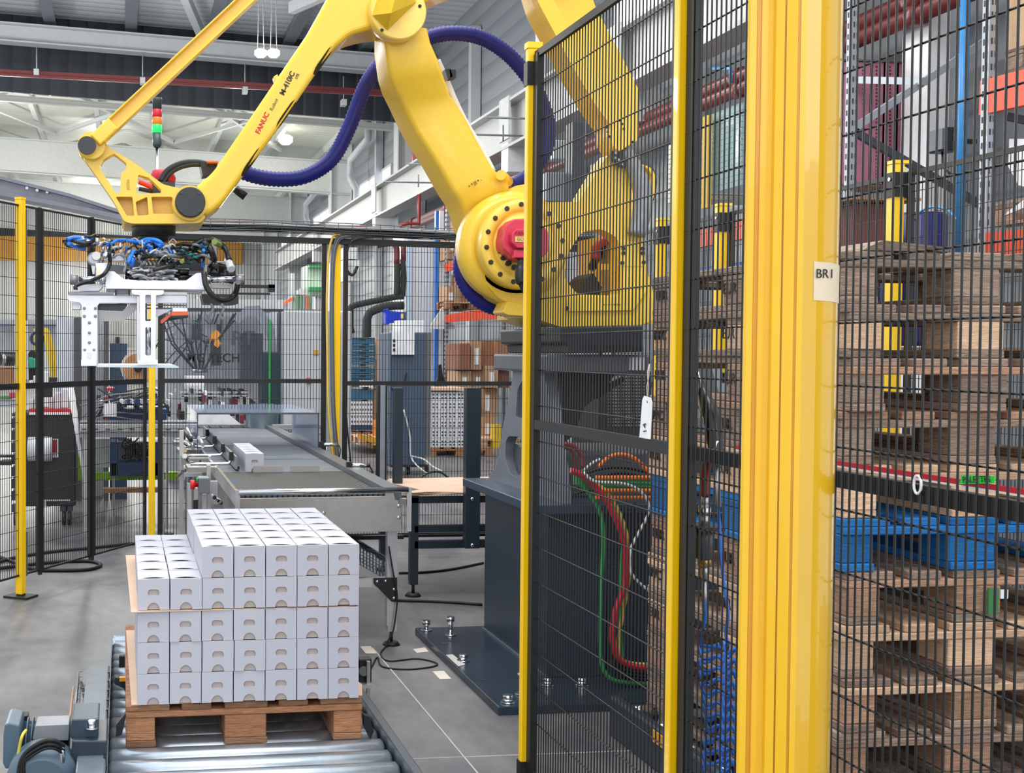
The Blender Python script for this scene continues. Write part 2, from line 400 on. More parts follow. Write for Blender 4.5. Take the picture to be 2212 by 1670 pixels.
one('compressed_air_pipe', 'long vertical bright blue pipe running down beside the white column at right', 'pipe',
    MB().cyl(AX(2086, -20, 5.5), AX(2072, 560, 5.5), .03, n=12), BP)
for nm, pts, X, lb in (('a', [(1540, 148), (1578, 148), (1578, 180)], 5.5, 'short blue air pipe with an elbow above the red mains'),
                      ('b', [(836, 420), (838, 450)], 6.0, 'tiny blue vertical pipe on the crane beam left of the robot arm'),
                      ('c', [(1203, 300), (1203, 352)], 5.6, 'short blue vertical pipe behind the yellow corner post')):
    one('air_pipe', lb, 'pipe', MB().tube([AX(x, y, X) for x, y in pts], .016, 8), BP)

# lamps of the hall
LAMP = M('FFF4DC', .3, emit=14., var=0)
lampl = ((563, 117, 22, 'left one of the pair of round lamps hung under the roof beam'), (591, 117, 22, 'right one of the pair of round lamps hung under the roof beam'),
         (617, 304, 33, 'bright hall lamp just under the yellow boom, right of its lettering'), (255, 281, 38, 'bright hall lamp left of the signal tower, under the thin yellow rod'),
         (253, 375, 44, 'bright hall lamp showing through the triangular yellow wrist link'), (547, 399, 48, 'bright hall lamp just above the start of the blue hose'),
         (493, 463, 60, 'small hall lamp right of the wrist joint'), (6, 426, 50, 'hall lamp at the left edge of the photo above the fence'),
         (257, 497, 58, 'tiny hall lamp left of the black wrist flange'), (459, 511, 58, 'tiny hall lamp over the ochre panels right of the wrist'))
for px, py, Y, lb in lampl:
    Y = min(Y, 58); p = A(px, py, Y); r = {563: .11, 591: .11, 617: .19, 255: .17, 253: .24, 547: .24}.get(px, .14)
    t = thing('high_bay_lamp', lb, 'lamp', p, 'high bay lamps of the hall')
    MB().lathe(p+V((0, 0, r*.5)), (0, 0, 1), [(r*.8, 0), (r*.6, r*.3), (r*.2, r*.7)], 14).build('lamp_shade', M('D9D9D6', .4), t)
    MB().lathe(p+V((0, 0, -r*.5)), (0, 0, 1), [(r*.6, 0), (r, r*.4), (r, r), (r*.7, r*1.2)], 16).build('bulb', LAMP, t)
    zr = ZR(p.x, 8.3 if p.y < 26 else 7.7)
    for s in (-1, 1):
        MB().cyl(p+V((s*r*.5, 0, r*.9)), V((p.x+s*.03, p.y, zr)), .008, n=4).build('hanging_wire', GREYC, t)
# ================================================================ NEAR FENCE (plane X = XF), light curtain column
XF = 1.214
def vert(px, X, name='y'):      # world Y where the image column px meets the plane X
    return AX(px, 760, X).y
def fence_panel(root, A0, B0, z0, z1, mids, sx, zs, r, frame=.03, inset=.0, cut=None, side=(0, 0), rail_h=.028):
    """welded mesh panel between ground points A0,B0: parts rails, uprights, wires"""
    a = V((A0[0], A0[1], 0)); b = V((B0[0], B0[1], 0)); d = (b-a); L = d.length; d.normalize(); nrm = V((-d.y, d.x, 0))
    for z in (z0, z1): MB().beam(a+V((0, 0, z)), b+V((0, 0, z)), .012, frame*.62).build('frame_rail', BLK, root)
    for z in mids: MB().beam(a+V((0, 0, z)), b+V((0, 0, z)), .016, rail_h).build('frame_rail', BLK, root)
    for q in (a+d*frame/2, b-d*frame/2): MB().beam(q+V((0, 0, z0)), q+V((0, 0, z1)), .018, frame, up=d).build('frame_upright', BLK, root)
    w = MB(); h = MB(); n = int((L-frame*1.4)/sx)
    def put(mb, p, q, rr):
        dd = (q-p).normalized(); up = V((0, 0, 1)) if abs(dd.z) < .5 else nrm
        s1 = dd.cross(up).normalized()*rr; s2 = dd.cross(s1).normalized()*rr; k = len(mb.v)
        for e in (p, q): mb.v += [e+(s1*cos(t)+s2*sin(t)) for t in (0, pi/3, 2*pi/3, pi, 4*pi/3, 5*pi/3)]
        for j in range(6): mb.f.append((k+j, k+(j+1) % 6, k+6+(j+1) % 6, k+6+j)); mb.sm.append(True)
    segs = lambda t: [(z0, z1)] if not (cut and cut[0] < t < cut[1]) else [(cut[2], z1)]
    off = (L-n*sx)/2
    for i in range(n+1):
        t = off+i*sx
        for za, zb in segs(t): put(w, a+d*t+nrm*side[0]+V((0, 0, za)), a+d*t+nrm*side[0]+V((0, 0, zb)), r)
    for z in zs:
        rng = [(0.0, L)]
        if cut and z < cut[2]: rng = [(0, cut[0]), (cut[1], L)]
        for ta, tb in rng:
            if tb-ta > .02: put(h, a+d*ta+nrm*side[1]+V((0, 0, z)), a+d*tb+nrm*side[1]+V((0, 0, z)), r)
    w.build('vertical_wires', WIRE, root, kind='stuff'); h.build('cross_wires', WIRE, root, kind='stuff')
yP1 = vert(1148, XF); yP2 = vert(1474, XF)
ztop, zmid, zbot = 2.33, 1.236, .19
zs = [1.291+.1053*k for k in range(-9, 10)]
zs = [z for z in zs if zbot+.03 < z < ztop-.03 and abs(z-zmid) > .03]
def near_post(y, lb, z1=2.352, zb=0.0):
    t = thing('fence_post', lb, 'fence post', (XF-.018, y, 0))
    MB().box(XF-.024, XF+.013, y-.013, y+.013, .012, z1).build('post_tube', POST, t, bevel=.003)
    MB().box(XF-.026, XF+.020, y-.015, y+.018, z1, z1+.018).build('post_cap', POST, t)
    MB().box(XF-.1, XF+.06, y-.06, y+.06, 0, .012).build('base_plate', BLK, t)
    for z in (z1-.075, zbot-.01):
        MB().box(XF-.027, XF+.02, y-.016, y+.018, z-.035, z+.035).build('fence_bracket', BLK, t)
    MB().cyl((XF+.004, y-.016, z1-.075), (XF+.004, y-.020, z1-.075), .004, n=8).build('bolt', POST, t)
    return t
near_post(yP1, 'yellow corner fence post with black top bracket, nearest left end of the close mesh fence')
near_post(yP2, 'yellow fence post in mid mesh, between corner post and wide yellow column', 2.9)
t = thing('mesh_fence', 'close black mesh fence panel with hanging numbered tag, robot base behind it', 'fence', (XF, (yP1+yP2)/2, 0))
fence_panel(t, (XF, yP1-.018), (XF, yP2+.018), zbot, ztop, [zmid], .0205, zs, .0019, .034, side=(.011, .008))
t = thing('mesh_fence', 'close black mesh fence panel in front of the pallet stack, partly behind wide yellow column', 'fence', (XF, yP2-.9, 0))
fence_panel(t, (XF, yP2-.018), (XF, yP2-1.30), zbot, ztop+.45, [zmid], .0205, zs+[2.33+.03+.105*k for k in range(4)], .0019, .04, side=(-.011, -.008))
# light-curtain column, extruded yellow profile with clear rounded front
cc = A(1705, 835, 1.74); cx, cy = cc.x, cc.y
t = thing('light_curtain_column', 'wide yellow profiled safety light column in the foreground with paper label', 'safety column', (cx, cy, 0))
vd = V((cx, cy, 0)).normalized(); sd = V((vd.y, -vd.x, 0))           # towards / across as seen when walking up to it
hw = .0665
def colsec(pts, z0, z1): return [V((cx, cy, z0))+sd*u-vd*w for u, w in pts]
sec = [(-hw, -.05), (-hw, .02), (-hw+.004, .024), (-hw+.013, .024), (-hw+.014, .012), (-hw+.019, .012), (-hw+.020, .020), (-.047, .018), (-.036, .014),
       (-.030, .015), (-.026, .028), (-.014, .031), (-.0135, .024), (-.012, .024), (-.0115, .032), (-.006, .034), (.0, .036), (.004, .037), (.0045, .030), (.0075, .030), (.008, .036), (.012, .035), (.016, .034)]
sec2 = sec+[(.018, .020), (.018, -.05)]
MB().ext(colsec(sec2, .02, 3), (0, 0, 2.9)).build('column_profile', M('F0BC1C', .32, var=.02, coat=.3), t)
arc = [(.016+.0505*sin(a), -.018+.052*cos(a)) for a in [i*pi/2/12 for i in range(13)]]+[(hw, -.05), (.017, -.05)]
MB().ext(colsec(arc, .02, 3), (0, 0, 2.9), smooth=False).build('rounded_cover', M('DFAE1C', .14, var=.02, coat=1.), t)
lp = [(.030+.0365*0, 0)]
def arcp(a, z, e=.0008): return V((cx, cy, z))+sd*(.016+(.0505+e)*sin(a))-vd*(-.018+(.052+e)*cos(a))
lz0, lz1 = 1.45+(762-652)/2650*1.9, 1.45+(762-572)/2650*1.9
lb = MB(); n = 10; a0, a1 = .30, 1.5
for i in range(n):
    p, q = a0+(a1-a0)*i/n, a0+(a1-a0)*(i+1)/n
    s0, s1 = -.004*i/n, -.004*(i+1)/n
    lb.quad([arcp(p, lz0+s0), arcp(q, lz0+s1), arcp(q, lz1+s1), arcp(p, lz1+s0)], True)
lab = lb.build('paper_label', M('E4D3B8', .7), t)
tx = text('BR1', arcp(.62, (lz0+lz1)/2+.010, .0022), sd*cos(.62)+vd*sin(.62), (0, 0, 1), .019, M('25262B', .6), lab, 'handwriting', .0003)
MB().box(cx-.1, cx+.1, cy-.1, cy+.1, 0, .02).build('base_plate', BLK, t)
# tag 14
p = AX(1395, 905, XF-.006)
ty, tz = p.y, p.z
tt = thing('paper_tag', 'white hanging paper tag marked 14 on the close mesh fence', 'tag', (XF-.008, ty, tz-.04))
def tg(y, z): return V((XF-.006, ty+y*1.0, tz+z))
# tag outline (seen from -X), slightly tilted
to = [(.016*1.9, -.058), (-.028*1.1, -.056), (-.034, .040), (-.026, .052), (.012, .053), (.021, .043)]
c_, s_ = cos(.06), sin(.06)
P = [tg(y*c_-z*s_, y*s_+z*c_) for y, z in to]
MB().ext(P, (-.0012, 0, 0), [[P[0]*0+tg(-.008+.004*cos(a), .040+.004*sin(a)) for a in [i*pi/4 for i in range(8)]]]).build('tag_card', M('F4F4F4', .6), tt)
text('14', tg(.0, -.022)+V((-.0022, 0, 0)), (0, .15, 1), (0, 1, 0), .026, M('3A3B3F', .6), tt, 'handwriting', .0003)
MB().tube([tg(-.008, .04), tg(-.012, .075), tg(-.006, .11), tg(-.016, .128)], .0012, 5).build('string', M('D8D4CC', .8), tt)
MB().tube([tg(-.008, .04), tg(-.004, .075), tg(-.014, .10), tg(-.016, .128)], .0012, 5).build('string', M('D8D4CC', .8), tt)
# blow gun, red hose, connectors on the fence
XG = XF+.05
def G(px, py, X=None): return AX(px, py, X or XG)
t = thing('air_blow_gun', 'black air gun hung on the fence beside the yellow post, with red hose', 'tool', G(1530, 960))
gp = [G(x, y) for x, y in ((1513, 822), (1520, 850), (1532, 880), (1540, 905), (1543, 935), (1546, 968), (1549, 1000))]
rr = [.006, .012, .017, .019, .018, .016, .017]
MB().tube(gp, .01, 10, rf=lambda i: rr[i]).build('gun_body', M('101112', .25), t)
MB().tube([G(1513, 822), G(1509, 812), G(1507, 800)], .003, 6).build('nozzle', CHR, t)
MB().tube(catmull([G(1515, 838), G(1512, 870), G(1518, 900), G(1531, 930)], 5), .004, 6).build('trigger', CHR, t)
MB().tube(catmull([G(1546, 985), G(1536, 990), G(1527, 1010), G(1524, 1040), G(1524, 1072)], 5), .0095, 10).build('red_hose', M('7E2023', .4), t)
zt = MB().tube([G(1551+7*cos(a), 972+18*sin(a), XG-.0+.03*cos(a)) for a in [i*2*pi/14 for i in range(14)]], .0025, 5, closed=True); zt.build('zip_tie', WHITE, t)
cp = thing('filter_regulator', 'grey and metal air coupling unit hanging under red hose', 'air unit', G(1522, 1215))
for (y0, y1, r, mt, nm) in ((1072, 1095, .011, STEEL, 'coupling'), (1095, 1112, .016, CHR, 'hex_nut'), (1112, 1135, .012, STEEL, 'coupling'), (1135, 1205, .021, M('4B4E52', .35), 'filter_bowl'), (1205, 1222, .014, M('C09A50', .3, .8), 'brass_fitting'), (1222, 1250, .010, STEEL, 'coupling')):
    MB().cyl(G(1522, y0), G(1521, y1), r, n=6 if nm == 'hex_nut' else 14).build(nm, mt, cp)
MB().box(XG-.03, XG+.03, vert(1535, XG)-.02, vert(1510, XG)+.02, G(1522, 1140).z-.004, G(1522, 1140).z+.004).build('mounting_plate', BLK, cp)
sp = []
n = 60
for i in range(n*3): sp.append((i, ))
ht = thing('spiral_hose', 'blue coiled air hose hanging low between yellow post and wide column', 'hose', G(1548, 1660))
def coil(x0, y0, x1, y1, rpx, turns, ph=0):
    P = []
    a = G(x0, y0, XG+.02); b = G(x1, y1, XG+.02); m = turns*14; r = rpx/2650*2.55
    for i in range(m+1):
        s = i/m; w = 2*pi*turns*s+ph; e = r*(.9+.16*sin(9*s+ph))
        P.append(a+(b-a)*s+V((cos(w)*e, sin(w)*e*.9, .008*sin(3*w))))
    return P
MB().tube(catmull([G(1521, 1250), G(1523, 1330), G(1516, 1375), G(1513, 1395)], 5)+coil(1536, 1400, 1548, 1700, 27, 12), .0036, 7).build('coil', BLUE, ht)
MB().tube(catmull([G(1551, 1090), G(1562, 1240), G(1573, 1320), G(1568, 1370), G(1575, 1390)], 5)+coil(1580, 1395, 1566, 1700, 15, 13, 2), .0036, 7).build('coil', BLUE, ht)
MB().tube([G(1521, 1252), G(1522, 1318)], .0058, 8, rf=lambda i: .0058).build('spring_guard', STEEL, ht)
MB().tube([G(1547, 1005), G(1549, 1045), G(1553, 1095)], .006, 8).build('spring_guard', STEEL, ht)
# white zip ties on the rails at right, red and white tape and the green sticker
one('zip_tie', 'white plastic loop around the black rail at far right', 'cable tie',
    MB().tube([AX(1982+8*cos(a), 1047+20*sin(a), XF-.012) for a in [i*2*pi/14 for i in range(14)]], .0022, 6, closed=True), WHITE)
# ================================================================ PALLETS
W1 = wood('C09A80', '8A6650'); W2 = wood('AE9686', '70594C'); W3 = wood('E2C0A2', 'B58E70'); W4 = wood('A29080', '5E4F46')
WB = wood('2A74B4', '1A5A96'); WO = wood('BE8A66', '8A5F44'); WN = wood('A87F64', '7A5844')
def pallet(name, label, cat, ms, h=.144, group=None, w=.8, l=1.2, seed=0):
    """ms: (deck, stringer, block, bottom) materials; origin at front-left-bottom corner"""
    R = random.Random(seed); k = h/.144; t = .022*k; t_ = thing(name, label, cat, (0, 0, 0), group)
    bw = (.145, .1, .145, .1, .145); gap = (w-sum(bw))/4; x = 0
    def pc(nm, x0, x1, y0, y1, z0, z1, m):
        e = R.uniform(-.003, .003); f = R.uniform(-.004, .004)
        MB().box(x0+e, x1+e, y0+f, y1+f*.3, z0, z1).build(nm, m, t_, bevel=.003, seg=1)
    for b in bw: pc('deck_board', x, x+b, 0, l, h-t, h, ms[0]); x += b+gap
    for y in (0, l/2-.0725, l-.145): pc('stringer_board', 0, w, y, y+.145, h-2*t, h-t-.0005, ms[1])
    for xa, xb in ((0, .1), (w/2-.0725, w/2+.0725), (w-.1, w)):
        pc('bottom_board', xa, xb, 0, l, 0, t, ms[3])
        for y in (0, l/2-.0725, l-.145): pc('block', xa+.002, xb-.002, y+.002, y+.143, t+.0005, h-2*t-.0005, ms[2])
    return t_
XS, YS = 1.99, 3.16
kinds = [('weathered grey wooden pallet with split top boards, topmost of the tall stack', (W4, W4, W2, W4)),
         ('wooden pallet with pale chipboard blocks, second from top of the tall stack', (W2, W4, W3, W4)),
         ('brown wooden pallet, third from top of the tall stack', (W2, W1, W2, W2)),
         ('brown wooden pallet, fourth from top of the tall stack', (W1, W2, W2, W2)),
         ('light wooden pallet directly above the blue pallet in the tall stack', (W3, W3, W3, W3)),
         ('blue painted wooden pallet in the middle of the tall stack', (WB, WB, WB, WB)),
         ('dark brown pallet with a green stripe on its block, just below the blue pallet', (W2, W1, W1, W4)),
         ('light orange-brown pallet, second below the blue one in the tall stack', (W3, W3, W3, W2)),
         ('reddish brown pallet, third below the blue one in the tall stack', (W2, W3, W1, W2)),
         ('brown pallet with a curved broken bottom board, second from the bottom of the tall stack', (W2, W2, W1, W4)),
         ('bottommost dark pallet of the tall stack behind the close fence', (W4, W2, W2, W4))]
hp = .1495
for i, (lb, ms) in enumerate(kinds):
    p = pallet('wooden_pallet', lb, 'pallet', ms, hp-.0015, 'tall stack of empty pallets at right', l=1.28, seed=i)
    R = random.Random(40+i)
    p.location = (XS+R.uniform(-.012, .012), YS+R.uniform(-.02, .02), 1.738-hp*(i+1)); p.rotation_euler.z = R.uniform(-.008, .008)
    if i in (0, 1, 2, 3, 4, 6, 7, 8):
        for yy, st in ((.68, 'EUR'), (1.21, 'IPPC' if i % 2 else 'EUR')):
            text(st, V((p.location.x-.0012+.002, YS+yy, p.location.z+.075)), (0, -1, 0), (0, 0, 1), .052, M('33261E', .8), p, 'burnt_mark', .0035)
    if i == 0:
        MB().ext([V((XS+.05, YS+.02, 1.738)), V((XS+.30, YS+.0, 1.738)), V((XS+.27, YS-.005, 1.75)), V((XS+.1, YS+.0, 1.765))], (0, .5, 0)).build('split_board', W4, None)
        o = bpy.data.objects['split_board']; o.data.transform(Matrix.Translation(-V(p.location))); o.parent = p; o.location = (0, 0, 0)
    if i == 6:
        MB().box(XS+.425, XS+.455, YS-.03, YS-.024, 1.738-hp*7+.025, 1.738-hp*7+.1).build('green_stripe', M('3E7A45', .7), None)
        o = bpy.data.objects['green_stripe']; o.data.transform(Matrix.Translation(-V(p.location))); o.parent = p; o.location = (0, .003, 0)
        MB().box(XS+.462, XS+.485, YS-.03, YS-.024, 1.738-hp*7+.07, 1.738-hp*7+.095).build('white_sticker', WHITE, None)
        o = bpy.data.objects['white_sticker']; o.data.transform(Matrix.Translation(-V(p.location))); o.parent = p; o.location = (0, .003, 0)
# red and white bar with the green sticker
XB = 1.50
a = AX(1590, 966, XB); b = AX(2400, 1092, XB)
t = thing('barrier_tape', 'red and white stretched bar behind the close fence, crossing the pallet stack', 'barrier', a)
MB().beam(a, b, .003, .010).build('red_band', M('C81830', .35), t)
MB().beam(a+V((0, 0, -.0070)), b+V((0, 0, -.0070)), .003, .004).build('white_band', WHITE, t)
s0, s1 = AX(2072, 1046, XB-.006), AX(2147, 1044, XB-.006); u0, u1 = AX(2078, 1026, XB-.006), AX(2149, 1029, XB-.006)
gs = thing('green_label', 'bright green label with black capitals on the red bar at far right', 'label', s0)
MB().ext([s0, s1, u1, u0], (.002, 0, 0)).build('sticker', M('2FE04A', .5), gs)
text('PALETTES', (s0+s1+u0+u1)/4+V((-.0022, 0, 0)), (s1-s0), (u0-s0), .0165, M('15301A', .6), gs, 'lettering', .0004)
# feed conveyor under the stack
t = thing('pallet_magazine', 'dark steel roller unit with orange sticker under the tall pallet stack', 'conveyor', (XS+.3, YS+.6, 0))
MB().box(XS+.02, XS+.78, YS-.3, YS+1.15, 0, .085).build('frame', DKB, t, bevel=.004)
g = MB().box(XS-.16, XS-.12, YS-.4, YS+1.25, 0, .15); g.build('side_plate', DKB, t, bevel=.01)
for k in range(6): MB().cyl((XS-.12, YS+1.2-k*.22, .09), (XS+.0, YS+1.2-k*.22, .09), .035, n=14).build('roller', CHR, t)
MB().box(XS-.165, XS-.16, YS+.72, YS+.86, .10, .14).build('orange_sticker', M('E39A20', .4), t)
MB().box(XS-.165, XS-.16, YS+.0, YS+.12, .10, .14).build('orange_sticker', M('E39A20', .4), t)
MB().tube([AX(x, y, XS-.12) for x, y in ((1380, 1590), (1384, 1560), (1400, 1545))], .012, 8).build('cable', RUB, t)

# ================================================================ ROLLER CONVEYOR + LOADED PALLET
ZRL = .125
pf = AZ(272, 1617, ZRL); PXL, PYF = pf.x, pf.y
rc = thing('roller_conveyor', 'galvanised roller conveyor carrying the loaded pallet', 'conveyor', (.42, 4.4, 0))
xr0, xr1 = -.045, .885
y = 3.25
ROLL = M('C4D0DC', .26, .8, .05, 40)
while y < 5.75:
    MB().lathe((xr0, y, ZRL-.0425), (1, 0, 0), [(.03, 0), (.0425, .012), (.0425, xr1-xr0-.012), (.03, xr1-xr0)], 20).build('roller', ROLL, rc)
    y += .118
MB().box(xr1+.004, xr1+.035, 3.1, 5.85, .0, .15).build('side_frame', DKB, rc, bevel=.003)
for yy in [3.25+.118*k for k in range(22)]:
    pass
MB().box(xr0-.004, xr0-.001, 3.1, 5.6, .0, .17).build('side_frame', DKB, rc)
gd = MB().box(-.138, xr0-.006, 3.55, 4.87, .03, .205).build('chain_guard', M('5B6872', .42, var=.12, scale=14), rc, bevel=.006)
for k in range(9): MB().box(xr0-.012, xr0-.004, 3.75+k*.125, 3.775+k*.125, .185, .207).build('slot', BLK, gd)
MB().ext([A(250, 1592, 4.02), A(263, 1588, 4.02), A(272, 1550, 4.02), A(271, 1542, 4.02), A(251, 1566, 4.02)], (0, .03, 0)).build('guide_plate', BLK, rc)
MB().ext([A(247, 1478, 4.7), A(268, 1488, 4.7), A(272, 1500, 4.7), A(272, 1468, 4.7), A(249, 1464, 4.7)], (0, .05, 0)).build('guide_plate', DKB, rc)
MB().pbox(258, 1464, 272, 1472, 4.68, 4.7).build('orange_marking', M('E8A020', .4), rc)
MB().pbox(257, 1418, 270, 1442, 5.0, 5.03).build('guide_plate', BLK, rc)
MB().ext([A(786, 1545, 4.1), A(797, 1548, 4.1), A(808, 1580, 4.1), A(800, 1598, 4.1), A(786, 1570, 4.1)], (0, .03, 0)).build('guide_plate', BLK, rc)
se = thing('photo_sensor', 'black sensor with round reflector on a bracket at the right of the cartons', 'sensor', AZ(795, 1600, 0))
MB().pbox(774, 1424, 803, 1478, 4.9, 4.95).build('sensor_body', BLK, se, bevel=.006)
MB().cyl(A(786, 1450, 4.9), A(786, 1450, 4.885), .02, n=20).build('reflector', M('4D5055', .25), se)
MB().pbox(793, 1430, 799, 1600, 4.87, 4.89).build('bracket', STEEL, se)
MB().pbox(775, 1480, 805, 1487, 4.86, 4.93).build('bracket', ALU, se)
# drive motor
mo = thing('gear_motor', 'blue-grey geared drive motor with black hoses at lower left corner', 'motor', (-.28, 3.9, 0))
MG = M('4F6373', .42, var=.06); MGD = M('2F4150', .4, var=.05)
def X_(px, py, Y): return A(px, py, Y)
MB().pp(rnd([(10, 1566), (20, 1562), (42, 1567), (44, 1580), (40, 1655), (12, 1662), (6, 1650), (7, 1590)], 3), 3.86, 4.02).build('terminal_cover', MG, mo, bevel=.006)
for k in range(9): MB().cyl(A(46+k*11, 1612, 4.02), A(49+k*11, 1612, 4.02), .092, n=24).build('cooling_fin', MG, mo)
MB().cyl(A(40, 1612, 4.02), A(150, 1612, 4.02), .08, n=24).build('motor_body', MGD, mo)
MB().pp(rnd([(76, 1568), (150, 1565), (148, 1600), (70, 1598)], 4), 3.9, 4.0).build('lid_box', M('8F9298', .4, .2), mo, bevel=.004)
MB().pp(rnd([(155, 1554), (214, 1553), (212, 1592), (206, 1598), (158, 1601), (150, 1590)], 4), 3.82, 4.0).build('mounting_bracket', MGD, mo, bevel=.005)
MB().pp([(156, 1600), (232, 1600), (231, 1690), (148, 1690)], 3.78, 4.0).build('gearbox_plate', DKB, mo, bevel=.005)
MB().lathe(A(90, 1700, 3.72), (0, 1, 0), [(.08, 0), (.11, .03), (.11, .12), (.09, .16)], 28).build('gearbox', MG, mo)
MB().cyl(A(198, 1572, 3.81), A(198, 1556, 3.81), .012, n=6).cyl(A(198, 1574, 3.81), A(198, 1571, 3.81), .019, n=16).build('bolt', CHR, mo)
for dx, r in ((0, .0065), (9, .006), (17, .005)):
    MB().tube(catmull([A(138, 1612+dx, 3.74), A(118, 1600+dx, 3.72), A(92, 1602+dx, 3.72), A(60, 1622+dx, 3.72), A(43+dx/2, 1650, 3.72), A(38+dx, 1700, 3.72)], 6), r, 8).build('hose', RUB, mo)
MB().tube(catmull([A(56, 1578, 3.84), A(48, 1590, 3.8), A(42, 1615, 3.8), A(38, 1650, 3.8), A(40, 1690, 3.8)], 5), .005, 8).build('yellow_cable', M('D9C53A', .4), mo)
MB().tube([A(132, 1610, 3.74), A(134, 1628, 3.74), A(133, 1690, 3.74)], .01, 10).build('connector', CHR, mo)
MB().pbox(30, 1548, 60, 1560, 4.05, 4.1).build('cable_gland', BLK, mo)
# wire cable tray
t = thing('wire_cable_tray', 'small wire basket cable tray beside the grey chain guard', 'cable tray', A(172, 1550, 4.2))
w = MB(); q0, q1 = A(170, 1452, 4.85), A(160, 1550, 4.25); r0, r1 = A(188, 1450, 4.85), A(180, 1550, 4.25)
for a, b in ((q0, q1), (r0, r1)): w.cyl(a, b, .003, n=5)
for k in range(9):
    s = k/8; a = q0+(q1-q0)*s; b = r0+(r1-r0)*s; w.tube([a+V((0, 0, -.05)), a, b, b+V((0, 0, -.05))], .003, 5)
for s in (.25, .75): w.cyl(q0+(r0-q0)*s+V((0, 0, -.05)), q1+(r1-q1)*s+V((0, 0, -.05)), .003, n=5)
w.build('wire_basket', M('A9AEB4', .3, .8), t)
MB().tube(catmull([q0+V((.01, 0, -.04)), (q0+q1)/2+V((.03, 0, -.04)), q1+V((.02, 0, -.04))], 4), .006, 6).build('cable', RUB, t)
MB().tube([q0+V((-.02, 0, -.06)), q1+V((-.02, 0, -.06))], .005, 6).build('cable', M('B38A6C', .5), t)

lp = pallet('wooden_pallet', 'brown wooden pallet under the stack of white cartons on the rollers', 'pallet', (WN, WO, WO, WN), .144, seed=99)
lp.location = (PXL, PYF, ZRL)
zt = ZRL+.144
KR = M('C8A68C', .75, var=.04); KRL = M('D8B9A0', .75, var=.04)
def sheet(name, lb, z, x0, x1, y0, y1, jut=.0):
    mb = MB()
    P = [V((x0, y0, z)), V((x1+.01, y0+.03, z-.003)), V((x1+.035, y0+.16, z-.002)), V((x1, y0+.4, z)), V((x1-.01, y1, z)), V((x0-.015, y1, z))]
    mb.ext(P, (0, 0, .003)); return one(name, lb, 'cardboard sheet', mb, KRL)
# cartons
CW, CD, CH = .1038, .1610, .1030; PW, PD, PH = .1068, .1635, .1040
WC = M('BCBDC8', .62, var=.012, scale=40); INN = M('B5A8A4', .8); 
def carton():
    r = thing('carton', 'white carton', 'carton', (0, 0, 0))
    w, d, h, t = CW, CD, CH, .0016
    o = [(0, 0), (w*.30, 0)]+[(w/2+w*.20*cos(a), h*.235*sin(a)) for a in [pi-pi*i/10 for i in range(11)]]+[(w*.70, 0), (w, 0), (w, h), (0, h)]
    hx, hz, a_, b_ = w/2, h*.55, w*.185, h*.105
    hole = [(hx+(a_-b_)*(1 if cos(q) > 0 else -1)+b_*cos(q), hz+b_*1.1*sin(q)) for q in [i*2*pi/16+.1 for i in range(16)]]
    mb = MB().ext([V((x, 0, z)) for x, z in o], (0, t, 0), [[V((x, 0, z)) for x, z in hole]])
    mb.ext([V((x, d-t, z)) for x, z in o], (0, t, 0), [[V((x, d-t, z)) for x, z in hole]])
    mb.box(0, t, t, d-t, 0, h).box(w-t, w, t, d-t, 0, h)
    # top flap with a curved hand slot
    top = [V((x, y, h-.001)) for x, y in ((0, t), (w, t), (w, d-t), (0, d-t))]
    sl = [(w*.10+w*.8*i/10, d*.10+d*.05*(1-(2*i/10-1)**2)*-1) for i in range(11)]+[(w*.90-w*.8*i/10, d*.11+d*.13*(1-(2*i/10-1)**2)) for i in range(11)]
    mb.ext(top, (0, 0, -t), [[V((x, y+d*.04, h-.001)) for x, y in sl]])
    mb.build('carton_shell', WC, r)
    MB().box(t, w-t, .006, d-.008, .001, h*.93).build('inner_flap', M('B9ACA9', .8, var=.02), r)
    MB().box(w*.2, w*.8, .003, .0055, h*.40, h*.475).build('hand_hole_tab', WC, r)
    MB().box(w-.010, w-.001, d*.02, d*.10, h-.0028, h+.0005).build('corner_tab', KRL, r)
    return r
C0 = carton(); first = [True]
def put_carton(x, y, z, lb, grp):
    x += random.uniform(-.0009, .0009); y += random.uniform(-.003, .002)
    if first[0]: C0.location = (x, y, z); C0['label'] = lb; C0['group'] = grp; first[0] = False; return C0
    return dup(C0, (x, y, z), lb, grp)
ordn = ['first', 'second', 'third', 'fourth', 'fifth', 'sixth', 'seventh']
bx = AZ(297, 1524, zt+.004); BX, BY = bx.x, bx.y
SH = .004
sheet('cardboard_sheet', 'lower beige cardboard sheet between pallet and cartons', zt+.0005, AZ(284, 1527, zt).x, AZ(797, 1505, zt).x-.03, PYF-.005, PYF+1.09)
zl = [zt+SH, zt+SH+PH, zt+SH+2*PH, zt+2*SH+3*PH, zt+2*SH+4*PH]
zsh = zt+SH+3*PH-.0005
sheet('cardboard_sheet', 'upper beige cardboard sheet sticking out under the fourth carton layer', zsh, A(283, 1326, BY).x, A(790, 1310, BY).x-.03, BY-.01, BY+1.12)
ln = ['bottom layer', 'second layer from below', 'third layer from below', 'fourth layer from below', 'top layer']
